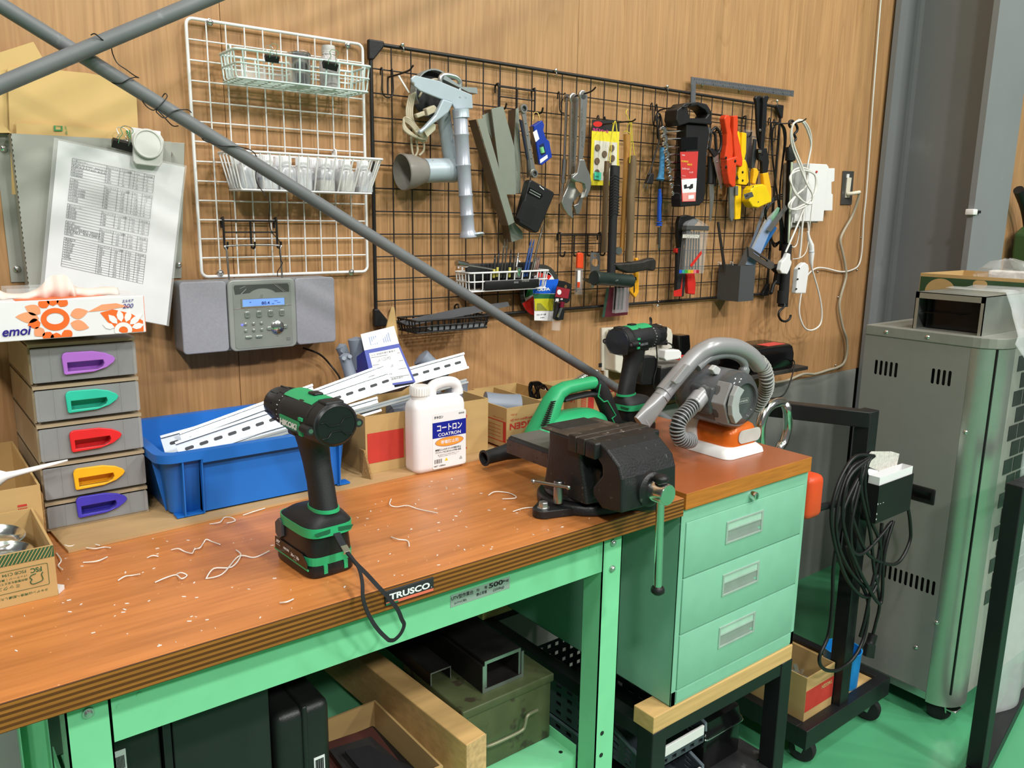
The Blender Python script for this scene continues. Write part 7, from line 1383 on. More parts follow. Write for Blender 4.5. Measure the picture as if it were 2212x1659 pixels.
tbm = B_('tape_body', pz([(1604, 410), (1610, 402), (1630, 398), (1637, 402), (1649, 432), (1646, 437), (1620, 449), (1608, 447), (1600, 435)], -.05, .032), YELLOW, t, sm=0, bev=.004, seg=3); B_('badge', pz([(1606, 420), (1624, 414), (1628, 424), (1610, 431)], -.0825, .0008), CHROME, tbm, sm=0, bev=.001); lettered(tbm, 'KDS', 1611, 426, -.0836, .005, INK, w=.012, ang=.25, b=.04)
for u, v in ((1627, 403), (1638, 436)): B_('screw', MB().lathe([(.0025, 0), (.002, .001), (0, .0012)], at(u, v, y=-.0825), (0, -1, 0), 12), STEEL, tbm, sm=40)
B_('belt_cord', tb([(1619, 402, -.07), (1617, 375, -.065), (1614, 330, -.06), (1616, 290, -.05)], .0013, 6), BLKW, t, sm=60); B_('end_hook', tb([(1622, 450, -.07), (1630, 456, -.07), (1634, 450, -.07)], .0008, 6), STEEL, t, sm=60)
t = T_('pliers', 'yellow-handled cable cutter with long black arms, hung head up', 'pliers', 1655, 440, -.06)
B_('arm', pz([(1626, 213), (1629, 208), (1637, 207), (1641, 211), (1638, 222), (1640, 260), (1647, 290), (1645, 325), (1637, 320), (1632, 290), (1629, 225)], -.05, .010), DARKP, t, sm=0, bev=.002); B_('arm', pz([(1642, 211), (1645, 208), (1653, 207), (1656, 211), (1652, 222), (1650, 270), (1647, 300), (1644, 335), (1637, 335), (1640, 290), (1643, 225)], -.06, .010), DARKP, t, sm=0, bev=.002)
B_('jaw_block', pz([(1632, 322), (1650, 320), (1655, 350), (1651, 375), (1641, 376), (1640, 350), (1633, 345)], -.056, .012), BLACK, t, sm=0, bev=.002)
for u, v in ((1642, 281), (1640, 327), (1643, 327)): B_('pivot', MB().lathe([(.0045, 0), (.0035, .002), (0, .0025)], at(u, v, y=-.0702), (0, -1, 0), 14), CHROME, t, sm=40)
B_('handle', pz([(1640, 374), (1652, 372), (1659, 410), (1659, 436), (1652, 440), (1647, 430)], -.055, .014), M('handle_yellow', '#c8b022', rough=.4), t, sm=0, bev=.003); B_('handle', pz([(1621, 363), (1628, 364), (1632, 372), (1628, 385), (1624, 398), (1618, 396), (1620, 380)], -.045, .014), M('handle_yellow', '#c8b022', rough=.4), t, sm=0, bev=.003); B_('arm', pz([(1626, 300), (1630, 302), (1629, 345), (1625, 365), (1619, 363), (1621, 340)], -.045, .008), M('arm_grey', '#4b5052', rough=.4, metal=.5), t, sm=0, bev=.001)
t = T_('screwdriver_pack', 'clear blister pack with dark screwdriver bits behind the yellow tube cutter', 'package', 1612, 370, -.025); B_('blister', pz([(1607, 280), (1625, 282), (1630, 300), (1626, 372), (1603, 370)], -.02, .010), CLEAR, t, sm=0); B_('backing_card', pz([(1608, 284), (1624, 286), (1624, 370), (1604, 368)], -.0195, .0006), M('card_smoke', '#4b3338', rough=.5, var=.5, scale=50), t, sm=0)
t = T_('wire_stripper', 'wire stripper with red and black handles hanging behind the bit case', 'pliers', 1475, 640, -.045)
B_('head', pz([(1462, 467), (1477, 464), (1492, 468), (1502, 478), (1490, 490), (1478, 510), (1470, 530), (1460, 535), (1457, 510), (1458, 480)], -.035, .014), BLACK, t, sm=0, bev=.002); B_('handle', pz([(1457, 535), (1470, 530), (1474, 580), (1473, 610), (1470, 640), (1455, 640), (1456, 600)], -.035, .014), BLKRUB, t, sm=0, bev=.003); B_('handle', pz([(1477, 590), (1493, 588), (1496, 612), (1494, 636), (1479, 634)], -.038, .014), RED2, t, sm=0, bev=.003); B_('red_end', pz([(1455, 628), (1470, 624), (1474, 596), (1472, 640), (1455, 640)], -.049, .001), RED2, t, sm=0); B_('trigger', pz([(1454, 538), (1465, 532), (1470, 536), (1468, 566), (1461, 565), (1460, 548), (1454, 545)], -.036, .012), RED2, t, sm=0, bev=.001)
t = T_('hex_key_case', 'clear case of black hex drivers with rainbow-coloured ends', 'tool case', 1490, 590, -.075)
cs = B_('case_shell', pz([(1475, 484), (1481, 478), (1497, 472), (1508, 478), (1522, 488), (1511, 590), (1466, 591)], -.062, .016), CLEAR, t, sm=0, bev=.001); B_('hanger_bar', pz([(1474, 487), (1522, 488), (1521, 498), (1472, 496)], -.064, .018), M('case_smoke', '#4a4a48', rough=.3), t, sm=0, bev=.001)
m = MB()
for i in range(7): bar_ = [(1477+i*5.5, 500), (1471+i*6.2, 582)]; m.cyl(at(*bar_[0], y=-.066), at(*bar_[1], y=-.066), .0025, n=8)
B_('drivers', m, BLACK, t, sm=40)
for i, c in enumerate(('#2a4fc0', '#2f9a8a', '#3f9a3f', '#b0b030', '#d89a2a', '#d86a7a', '#a02030')): B_('coloured_end', pz([(1467+i*6.2, 583), (1472.6+i*6.2, 583), (1472.2+i*6.2, 590), (1466.4+i*6.2, 590)], -.0785, .0012), M('end_%d' % i, c, rough=.4), t, sm=0)
B_('red_stripe', pz([(1490, 573), (1515, 541), (1516, 548), (1494, 577)], -.0785, .0006), RED2, cs, sm=0); B_('white_figures', pz([(1475, 506), (1511, 507), (1510, 515), (1474, 514)], -.0785, .0005), M('figures_pale', '#b9b5ac', rough=.5, var=.6, scale=300), cs, sm=0)
GM = M('mesh_grey', '#57595b', rough=.5, metal=.4, var=.15, scale=400)
xa, xb_, zb, zt = 1.2115, 1.288, 1.142, 1.252
t = thing('pencil_box', 'dark grey metal mesh pencil box hung near the right of the black grid', 'pencil box', (xa, -.05, zb))
m = obox(xa, xb_, -.100, -.018, zb, zt, .0014); B_('box_body', m, GM, t, sm=0)
for x in (xa+.008, xb_-.008): B_('hook', MB().tube([V(x, -.0185, zt-.008), V(x, -.0185, zt+.006), V(x, -.009, zt+.006), V(x, -.009, zt-.004)], .0016, 6), WHITEW, t, sm=60)
one('thin_file', 'thin dark steel file standing at the left of the mesh pencil box', 'file', MB().prism([at(1548, 480, y=-.05), at(1552, 479, y=-.05), at(1567, 580, y=-.05), at(1562, 582, y=-.05)], (0, -.003, 0)), M('file_dark', '#3a3734', rough=.4, metal=.6), sm=0)
def slat(label, pts, y, th, mat, name='ruler', cat='ruler', **k): return one(name, label, cat, MB().prism(ats(pts, y=y), (0, -th, 0)), mat, sm=0, **k)
slat('grey steel ruler leaning right in the pencil box, behind the blue packet', [(1649, 446), (1655, 447), (1612, 575), (1605, 575)], -.045, .001, ALU)
t = T_('blue_packet', 'blue packet with a green end in clear film, leaning in the pencil box', 'packet', 1610, 578, -.06); B_('packet_body', pz([(1655, 478), (1670, 467), (1676, 470), (1660, 505), (1640, 545), (1622, 585), (1602, 585)], -.052, .006), M('packet_blue', '#2a6fb0', rough=.3, var=.2, scale=40), t, sm=0); B_('green_end', pz([(1662, 470), (1678, 448), (1681, 449), (1676, 470), (1664, 480)], -.053, .006), M('packet_green', '#4f9a6a', rough=.3, var=.3, scale=50), t, sm=0); B_('film', pz([(1650, 478), (1680, 447), (1684, 450), (1626, 588), (1598, 588)], -.0585, .0006), FILM, t, sm=0)
slat('second blue strip, standing right of the blue packet in the pencil box', [(1672, 488), (1676, 493), (1640, 550), (1622, 586), (1616, 586)], -.045, .004, M('strip_blue', '#235f9a', rough=.3), 'blue_strip', 'strip')
slat('short grey metal bar leaning over the blue packet', [(1695, 443), (1699, 451), (1663, 501), (1655, 497)], -.066, .004, M('bar_grey', '#6f6e6a', rough=.4, metal=.4), 'metal_bar', 'bar')
t = T_('bevel_gauge', 'grey-brown slotted gauge sticking out of the pencil box to the right', 'gauge', 1600, 585, -.075); B_('blade', pz([(1612, 533), (1620, 537), (1606, 580), (1590, 580)], -.070, .003), M('gauge_brown', '#5a5550', rough=.4, metal=.4), t, sm=0); B_('stock', pz([(1612, 533), (1618, 535), (1668, 568), (1668, 578), (1660, 582), (1613, 553)], -.070, .008, holes=[[(1623, 545), (1626, 543), (1655, 563), (1653, 566)]]), M('gauge_brown', '#5a5550', rough=.4, metal=.4), t, sm=0)
t = T_('black_cable', 'black cable hanging in long loops at the right end of the black grid', 'cable', 1680, 560, -.04)
m = MB()
for k in range(4): o = k*2.4; tb([(1681+o*.3, 265+o*.3, -.04-.004*k), (1671-o*.2, 275, -.042), (1668-o*.3, 310, -.044), (1672, 370, -.05-.003*k), (1680, 430, -.05), (1686+o, 500, -.045), (1684+o*.6, 540, -.04), (1688, 500, -.035), (1684, 430, -.035), (1688, 370, -.035), (1697-o*.4, 310, -.04), (1696-o*.6, 280, -.04), (1686, 266+o*.3, -.04)], .0026, 8, 5, m)
for k in range(3): o = k*4; tb([(1690, 420+o*1.2, -.06), (1675, 424+o, -.065), (1660, 440+o, -.065), (1652+o*.3, 460+o, -.06), (1662, 500, -.045), (1672, 525+o, -.04), (1686, 520, -.035)], .0026, 8, 5, m)
cbl = B_('loops', m, BLKGLOSS, t, sm=60); B_('plug', pz([(1661, 578), (1672, 570), (1690, 578), (1690, 606), (1680, 616), (1668, 612), (1672, 590)], -.04, .016), BLACK, t, sm=0, bev=.002); m = MB(); tb([(1684, 600, -.05), (1672, 612, -.05), (1666, 632, -.05), (1662, 630, -.05)], .006, 8, 4, m); B_('lead_end', m, BLACK, t, sm=60)
t = T_('work_lamp', 'long black tubular work lamp hung vertically with a hook at its foot', 'work lamp', 1695, 690, -.06)
a, b_ = at(1706, 345, y=-.062), at(1700, 528, y=-.062); B_('lamp_tube', MB().cyl(a, b_, .0105, n=20), BLKGLOSS, t, sm=40); B_('lamp_lens', pz([(1708, 350), (1711, 350), (1704, 525), (1701, 525)], -.071, .003), M('lens_green', '#b9c4a8', rough=.3), t, sm=0)
m = MB().cyl(b_, at(1691, 662, y=-.062), .0165, n=24).cyl(at(1692, 628, y=-.062), at(1690, 655, y=-.062), .0185, n=24); B_('grip', m, BLKRUB, t, sm=40); B_('top_cap', MB().loft([[at(1707, v, y=-.062)+V(math.cos(k)*r, math.sin(k)*r*.8, 0) for k in [2*PI*i/22 for i in range(22)]] for v, r in ((318, .0145), (322, .0165), (335, .018), (347, .0185), (348, .012))]), BLACK, t, sm=40)
B_('top_hook', tb([(1706, 318, -.062), (1712, 308, -.062), (1719, 300, -.062), (1716, 290, -.06), (1722, 282, -.06), (1721, 272, -.058), (1713, 262, -.056), (1706, 262, -.056), (1705, 270, -.056), (1708, 275, -.056)], .0042, 8), BLACK, t, sm=60); B_('foot_hook', tb([(1694, 655, -.075), (1694, 662, -.078), (1684, 672, -.08), (1682, 682, -.08), (1688, 692, -.08), (1698, 694, -.08), (1706, 688, -.08), (1708, 680, -.08)], .0038, 10), BLACK, t, sm=60)
WCORD = M('cord_white', '#dcdad2', rough=.45)
t = T_('white_extension_cord', 'white extension cord knotted in loops at the right end of the black grid', 'extension cord', 1740, 640, -.08)
m = MB()
for k in range(2):
    o = k*5; tb([(1726, 259+o*.4, -.085), (1714-o*.2, 268, -.085), (1708+o*.5, 290, -.08), (1712+o, 320, -.075), (1728+o, 360, -.08), (1742, 395, -.085), (1755, 420, -.09), (1752, 440, -.09), (1735, 435, -.09), (1716, 410+o, -.09), (1706+o*.4, 385, -.085), (1716, 372-o, -.08), (1738, 368-o, -.075), (1760, 378, -.08), (1764-o*.5, 405, -.08), (1752, 430+o, -.085), (1728, 446+o, -.09), (1708+o*.5, 452, -.09), (1704+o, 440, -.09), (1722, 420, -.085), (1742, 400, -.07), (1744, 360, -.065), (1752, 315, -.065), (1750-o, 285, -.075), (1738-o*.6, 263+o*.4, -.085), (1726, 259+o*.4, -.085)], .0030, 8, 5, m)
tb([(1740, 440, -.085), (1725, 480, -.085), (1708, 520, -.09), (1697, 545, -.095)], .0032, 8, 4, m); tb([(1738, 445, -.08), (1733, 490, -.08), (1730, 530, -.08), (1727, 556, -.08)], .0034, 8, 4, m); tb([(1712, 470, -.07), (1706, 500, -.07), (1706, 525, -.07), (1714, 534, -.07), (1722, 525, -.07), (1728, 490, -.07)], .0022, 8, 4, m); tb([(1755, 430, -.07), (1750, 480, -.06), (1744, 535, -.06), (1732, 555, -.06), (1712, 560, -.06)], .0016, 8, 4, m)
B_('cord', m, WCORD, t, sm=60); B_('plug', pz([(1693, 546), (1699, 548), (1699, 560), (1702, 566), (1697, 582), (1692, 592), (1680, 590), (1676, 583), (1680, 565), (1686, 560), (1689, 556)], -.085, .016), WHITEP, t, sm=0, bev=.003); B_('outlet_strip', pz([(1722, 571), (1729, 566), (1736, 571), (1738, 580), (1731, 633), (1709, 633), (1714, 580)], -.075, .018), WHITEP, t, sm=0, bev=.003)
m = MB()
for u, v in ((1726, 580), (1723, 603), (1720, 624)): m.prism(ats(circ(u, v, 2.2, 2, 8), y=-.0935), (0, -.0004, 0))
B_('outlet_hole', m, INK, t, sm=0)
t = T_('white_lead', 'white lead with an inline connector hanging in a long teardrop loop', 'cable', 1750, 715, -.06)
m = tb([(1745, 480, -.06), (1747, 505, -.06), (1749, 530, -.06), (1752, 560, -.06), (1754, 580, -.06), (1768, 630, -.06), (1775, 670, -.06), (1772, 700, -.06), (1755, 713, -.06), (1738, 708, -.06), (1727, 680, -.055), (1728, 650, -.05), (1736, 612, -.04), (1748, 590, -.03), (1765, 579, -.02), (1785, 580, -.012), (1815, 587, -.010), (1838, 584, -.010), (1855, 572, -.010), (1862, 540, -.010), (1866, 470, -.010), (1872, 410, -.010), (1886, 210, -.010), (1901, 20, -.010), (1908, -60, -.010)], .0030, 8, 5); B_('lead', m, WCORD, t, sm=60); B_('connector', bar([(1745, 500), (1747, 515), (1752, 530), (1753, 548), (1752, 566), (1754, 578)], [.003, .006, .0095, .0095, .007, .0035], -.06, [.003, .006, .009, .009, .007, .003], WHITEP, t, 'inline_connector') and MB().lathe([(.0098, 0), (.0102, .001), (.0102, .005), (.0098, .006)], at(1752.5, 541, y=-.06), (.05, 0, -1), 16), M('connector_clear', '#cfd6da', rough=.3), t, sm=40)
t = T_('timer_box', 'white wall control box with a black knob, partly behind the white cord', 'control box', 1735, 500, -.01)
B_('rear_plate', pz([(1693, 352), (1725, 352), (1722, 490), (1690, 492)], -.004, .012), M('box_grey', '#9a9a96', rough=.45), t, sm=0); B_('main_box', pz([(1728, 354), (1765, 356), (1769, 362), (1757, 478), (1706, 478), (1720, 440)], -.004, .038), WHITEP, t, sm=0, bev=.002); bx = B_('control_panel', pz([(1768, 364), (1790, 364), (1789, 392), (1783, 394), (1783, 418), (1786, 420), (1785, 455), (1758, 455)], -.004, .024), WHITEP, t, sm=0, bev=.0015); B_('foot_plate', pz([(1706, 462), (1757, 462), (1756, 481), (1704, 481)], -.004, .020), WHITEP, t, sm=0)
B_('knob', MB().lathe([(.0075, 0), (.0068, .010), (0, .011)], at(1779, 385, y=-.029), (0, -1, 0), 18), BLACK, bx, sm=40); B_('pilot_light', MB().prism(ats(circ(1764, 371, 2, 2.5, 10), y=-.044), (0, -.001, 0)), RED, bx, sm=0); B_('label_strip', pz([(1768, 404), (1774, 404), (1772, 421), (1766, 421)], -.0284, .0005), M('label_slate', '#6c7f95', rough=.5), bx, sm=0); lettered(bx, 'REX POWER', 1763, 436, -.0286, .0035, INK, w=.022)
t = T_('wall_outlet', 'dark steel wall outlet plate with a cream plug in it, beside the cords', 'outlet', 1828, 442, -.006)
pl = B_('plate', pz([(1820, 369), (1843, 370), (1838, 442), (1815, 442)], -.001, .004), M('plate_steel', '#6a6a68', rough=.35, metal=.7), t, sm=0, bev=.001); B_('outlet_insert', pz([(1829, 383), (1838, 384), (1833, 427), (1825, 427)], -.0052, .0035), M('insert_cream', '#d9d3c0', rough=.4), pl, sm=0, bev=.0005); B_('white_key', pz([(1829, 376), (1834, 376), (1833, 384), (1828, 384)], -.0052, .0025), WHITEP, pl, sm=0)
t = T_('grey_lead', 'thick cream-grey cable plugged into the wall outlet, curving down to the concrete kerb', 'cable', 1830, 800, -.012)
CRC = M('cord_greyish', '#a8a08c', rough=.5)
m = MB(); tb([(1856, 415, -.038), (1853, 432, -.03), (1840, 468, -.014), (1822, 500, -.012), (1815, 520, -.012), (1820, 545, -.012), (1826, 575, -.012), (1827, 600, -.012), (1816, 640, -.012), (1813, 665, -.012), (1820, 705, -.012), (1829, 735, -.012), (1829, 765, -.012), (1822, 785, -.012), (1808, 794, -.014), (1790, 799, -.02), (1760, 808, -.02), (1735, 808, -.02), (1700, 822, -.02), (1660, 829, -.02), (1640, 832, -.02)], .0048, 10, 5, m); B_('lead', m, CRC, t, sm=60); B_('plug', tb([(1830, 419, -.010), (1840, 418, -.024), (1852, 416, -.036), (1857, 415, -.040)], .0068, 10, 3), M('insert_cream', '#d9d3c0', rough=.4), t, sm=60)
for u, v in ((1810, 642), (1805, 789), (1860, 513), (1766, 587), (1851, 583), (1897, 76)): screw(at(u, v, y=-.002), .004, 'cable_clip', t)
t = T_('steel_square', 'L-shaped steel square with engraved scales, hanging above the right of the black grid', 'steel square', 1493, 230, -.018)
sq = B_('square', pz([(1492, 166), (1714, 196), (1713, 209), (1502, 181), (1501, 232), (1491, 232)], -.018, .0022), M('square_steel', '#7d7f82', rough=.4, metal=.7, var=.08), t, sm=0)
m = MB()
for i in range(56):
    f = i/55; u, v = 1500+f*208, 169.5+f*27.8; h = 3.4 if i % 5 == 0 else 2; pz([(u, v), (u+.6, v+.1), (u+.6, v+h), (u, v+h)], -.0203, .0003, m); u, v = 1504+f*204, 180.3+f*26.4; pz([(u, v-h), (u+.6, v-h+.1), (u+.6, v), (u, v)], -.0203, .0003, m)
for i in range(14): v = 184+i*3.4; pz([(1493, v), (1495.5, v), (1495.5, v+.5), (1493, v+.5)], -.0203, .0003, m)
B_('scale_marks', m, INK, sq, sm=0)
m = MB()
for i in range(1, 10): text_mb(m, str(i*5) if i < 9 else '45', at(1497+i*21.5, 177.5+i*2.9, y=-.0206), (1, 0, -.02), (0, 0, 1), .0035)
B_('figures', m, INK, sq, sm=0)
for u, v in ((1517, 183), (1597, 194)): screw(at(u, v, y=-.002), .0045, 'support_screw', t)
t = T_('outlet_box', 'large white surface-mounted outlet box low on the wall behind the second drill', 'outlet box', 1360, 801, -.02)
B_('box_body', pz([(1304, 716), (1310, 710), (1415, 702), (1425, 708), (1428, 720), (1424, 790), (1314, 801), (1304, 796)], -.002, .048), M('box_cream', '#cfcabb', rough=.4), t, sm=0, bev=.004); B_('rear_flange', pz([(1297, 708), (1425, 700), (1425, 790), (1297, 800)], -.001, .006), M('box_cream', '#cfcabb'), t, sm=0); B_('conduit', MB().cyl(at(1309, 800, y=-.02), at(1309, 850, y=-.02), .007), M('box_cream', '#cfcabb'), t, sm=40); B_('screw_port', pz([(1293, 785), (1300, 784), (1300, 793), (1293, 794)], -.0505, .0006), BLACK, t, sm=0)
def adapter(label, pts, y, d, mat, lead, lm, ends=None):
    t = T_('power_adapter', label, 'power adapter', pts[-1][0], pts[-1][1], y, group='power adapters on the outlet box'); B_('adapter_body', pz(pts, y, d), mat, t, sm=0, bev=.003)
    if lead: B_('lead', tb(lead, .0022, 8, 5), lm, t, sm=60)
adapter('square black power adapter at the top right of the outlet box', [(1394, 703), (1423, 703), (1421, 733), (1391, 733)], -.050, .035, BLACK, [(1407, 703, -.07), (1407, 690, -.07), (1404, 687, -.075), (1406, 703, -.088), (1412, 725, -.09), (1418, 750, -.09), (1419, 790, -.09), (1412, 820, -.09), (1413, 838, -.09), (1420, 850, -.085)], BLKW)
adapter('flat white power adapter with a white lead, right of the second drill', [(1422, 754), (1452, 753), (1457, 758), (1456, 772), (1424, 777), (1420, 772)], -.085, .028, WHITEP, [(1456, 764, -.10), (1466, 770, -.11), (1474, 778, -.13), (1482, 792, -.2), (1480, 800, -.3)], WCORD)
adapter('black angled plug with a thick lead between the outlet box and the charger', [(1421, 733), (1432, 732), (1432, 744), (1421, 744)], -.05, .02, BLACK, [(1426, 738, -.06), (1440, 740, -.07), (1450, 744, -.075), (1454, 752, -.07), (1445, 754, -.06), (1436, 760, -.05)], BLACK)
adapter('black transformer block hanging below the outlet box, behind the second drill grip', [(1376, 768), (1398, 766), (1403, 772), (1401, 820), (1395, 828), (1372, 828), (1368, 822)], -.056, .03, BLACK, [(1372, 828, -.07), (1368, 850, -.07), (1372, 870, -.07)], BLKW)
t = T_('black_wall_unit', 'black wall unit with a grey top below the white adapter, half hidden by the vacuum', 'unit', 1470, 850, -.05); x0, x1 = .868, 1.13; B_('unit_body', MB().rbox(x0, x1, -.105, -.003, .868, .968, .003), BLACK, t, sm=40); B_('unit_top', MB().box(x0, x1, -.106, -.003, .9682, .976), M('unit_grey', '#6d6862', rough=.6, var=.2), t, sm=0, bev=.001)
def chg(label, pr_, base, mat2):
    t = T_('battery_charger', label, 'battery charger', base[0][0], base[2][1], -.04, group='battery chargers on the wall'); B_('battery', pz(pr_, -.03, .04), BLKGLOSS, t, sm=0, bev=.003); B_('base', pz(base, -.028, .044), mat2, t, sm=0, bev=.002)
chg('slim black battery standing on a bright red charger base', [(1448, 722), (1468, 720), (1470, 745), (1466, 768), (1450, 766)], [(1444, 763), (1468, 762), (1467, 781), (1443, 781)], RED2)
chg('dark battery top showing just left of the vacuum handle', [(1507, 744), (1533, 743), (1530, 764), (1506, 764)], [(1507, 764), (1532, 764), (1532, 782), (1507, 782)], BLACK)
t = thing('wall_shelf', 'narrow dark wall shelf carrying a large black charger, right of the vacuum', 'shelf', (1.35, -.08, .9)); B_('board', MB().box(1.07, 1.55, -.15, -.003, .9005, .9125), M('shelf_dark', '#3b3733', rough=.6, var=.15), t, sm=0, bev=.001); m = MB()
for x in (1.2, 1.5): B_('bracket', MB().tube([V(x, -.14, .899), V(x, -.01, .899), V(x, -.008, .875), V(x-.1, -.008, .875)], .003, 6), BLKW, t, sm=40)
t = thing('battery_charger', 'large black battery charger with a red label on the wall shelf', 'battery charger', (1.35, -.08, .9128), group='battery chargers on the wall')
m = MB().loft([[V(x, y, z) for x, y in rrect(1.215+k, 1.480-k*.4, -.142+k, -.012, .012, 4)] for z, k in ((.9128, .004), (.918, 0), (.962, 0), (.985, .006), (.992, .016))]); b1 = B_('charger_body', m, BLKGLOSS, t, sm=45); B_('red_label', MB().box(1.36, 1.455, -.118, -.075, .9918, .9928), M('label_brightred', '#d84a48', rough=.4), b1, sm=0); B_('socket_rails', MB().rbox(1.235, 1.30, -.115, -.04, .99, .999, .002), BLACK, b1, sm=40)
B_('lead', tb([(1700, 790, -.13), (1712, 778, -.15), (1716, 790, -.17), (1705, 830, -.18), (1690, 855, -.18), (1665, 860, -.18), (1650, 855, -.18)], .0022, 8, 5), BLKW, t, sm=60)
SZ = .4043; OLIVE = M('olive_paint', '#4c5436', rough=.5, var=.12, dirt=('#3a3226', 25, .6)); DST = M('dark_steel', '#2a2826', rough=.5, metal=.5, var=.25); CUT = M('cut_steel', '#9aa59f', rough=.3, metal=.8)
t = thing('steel_chest', 'olive green steel chest with a wire handle on the lower shelf', 'chest', (-.06, -.5, SZ)); B_('chest_body', MB().rbox(-.160, .043, -.598, -.40, SZ, .527, .003), OLIVE, t, sm=40); B_('lid', MB().rbox(-.164, .047, -.602, -.396, .524, .541, .003), OLIVE, t, sm=40); B_('handle', tb([(1048, 1613, -.606), (1062, 1609, -.612), (1100, 1592, -.614), (1128, 1577, -.614), (1134, 1565, -.614), (1138, 1548, -.614), (1146, 1541, -.612), (1160, 1534, -.606)], .0034, 8, 3), M('handle_worn', '#8b8a70', rough=.45, metal=.4), t, sm=60)
def chan(label, x0, x1, y0, y1, z0, z1, th, inv):
    t = thing('steel_channel', label, 'steel channel', ((x0+x1)/2, y0, z0), group='steel channels on the olive chest')
    o = [(x0, z0), (x1, z0), (x1, z1), (x1-th, z1), (x1-th, z0+th*1.3), (x0+th, z0+th*1.3), (x0+th, z1), (x0, z1)]
    if inv: o = [(a, z0+z1-b) for a, b in o]
    B_('channel', MB().prism([V(a, y0, b) for a, b in o], (0, y1-y0, 0)), DST, t, sm=0, bev=.001); B_('cut_end', MB().prism([V(a, y0-.0004, b) for a, b in o], (0, .0003, 0)), CUT, t, sm=0, label='bright cut end')
chan('steel channel lying open side up on the olive chest', -.103, -.008, -.576, -.08, .5415, .595, .0055, False); chan('steel channel nested upside down in another on the olive chest', -.0972, -.0138, -.574, -.08, .5490, .602, .005, True); chan('thin small steel channel at the left on the olive chest', -.166, -.121, -.50, -.10, .5415, .5675, .002, True)
bm_ = [V(-.213, -.684, .4525), V(-.169, -.678, .4525), V(-.169, -.678, .545), V(-.213, -.684, .545)]; t = thing('wooden_beam', 'long square timber poking out between the carton and the olive chest', 'timber', tuple(bm_[0])); B_('timber', MB().prism(bm_, (-.03, .58, 0)), LTWOOD, t, sm=0, bev=.002); B_('end_grain', MB().prism([p+V(0, -.0006, 0) for p in bm_], (0, .0004, 0)), M('end_grain', '#c2a070', rough=.7, var=.25, scale=90), t, sm=0)
t = thing('shelf_carton', 'open cardboard carton of dark plates on the lower shelf, left of the timber', 'carton', (-.31, -.53, SZ)); cb = B_('carton_body', obox(-.405, -.238, -.652, -.42, SZ, .5, .004), CARD, t, sm=0); B_('flap', MB().prism([V(-.405, -.652, .5), V(-.405, -.42, .5), V(-.43, -.42, .485), V(-.43, -.652, .485)], (0, 0, .003)), CARD, cb, sm=0)
for i, (lab, c, z) in enumerate((('dark red plate lying lowest in the shelf carton', '#4b2a26', .478), ('dark grey plate tilted in the shelf carton', '#2c2b2b', .484), ('black plate with a round hole, topmost in the shelf carton', '#232428', .492))): one('dark_plate', lab, 'plate', MB().prism([V(-.39+.02*i, -.64, z), V(-.27+.005*i, -.63+.01*i, z-.02), V(-.26-.02*i, -.45-.03*i, z-.012), V(-.38+.015*i, -.46-.03*i, z+.004)], (0, 0, .003)), M('plate_%d' % i, c, rough=.5), group='plates in the shelf carton', sm=0)
one('plate_filling', 'stack of dark sheets filling the bottom of the shelf carton', 'sheets', MB().rbox(-.395, -.248, -.64, -.43, SZ+.005, .458, .004), DST)
CASEB = M('case_black_shaded', '#1b1e1d', rough=.4, var=.1, bump=.2, bscale=500)  # black shell, with the shade under the bench put into its colour
t = thing('tool_case', 'black hard-shell tool case with a barcode label, standing left of the shelf carton', 'tool case', (-.47, -.45, SZ)); cb = B_('shell', MB().rbox(-.512, -.428, -.642, -.24, SZ, .692, .014), CASEB, t, sm=40); B_('seam_rib', MB().rbox(-.474, -.466, -.646, -.238, SZ, .696, .003), CASEB, t, sm=40); B_('latch', MB().rbox(-.482, -.458, -.56, -.5, .69, .704, .003), CASEB, t, sm=40); sl = B_('label_sheet', MB().box(-.458, -.441, -.6432, -.6424, .56, .605), PAPER, cb, sm=0); m = MB()
for i in range(12): m.box(-.456+i*.0011, -.4554+i*.0011+(i % 3)*.0002, -.6436, -.6432, .575, .601)
B_('barcode', m, INK, sl, sm=0)
t = thing('shaded_cabinet', 'plain steel box toned dark for shade, standing under the middle of the worktop', 'steel box', (-.58, -.4, SZ)); B_('box_body', MB().rbox(-.648, -.518, -.636, -.2, SZ, .80, .002), M('box_shaded', '#1e2321', rough=.45), t, sm=40); B_('side_flange', MB().box(-.66, -.65, -.636, -.3, SZ, .79), DARKP, t, sm=0)  # near-black colour stands in for the shade below the worktop
t = thing('tool_case', 'black tool case with a white barcode label at the far left under the bench', 'tool case', (-.70, -.4, SZ)); cb = B_('shell', MB().rbox(-.727, -.664, -.64, -.3, SZ, .765, .006), CASEB, t, sm=40); sl = B_('label_sheet', MB().box(-.726, -.706, -.6412, -.6404, .70, .728), PAPER, cb, sm=0); m = MB()
for i in range(9): m.box(-.722+i*.0016, -.721+i*.0016, -.6416, -.6412, .702, .72)
B_('barcode', m, INK, sl, sm=0)
PB = M('basket_slate', '#3f474d', rough=.45)
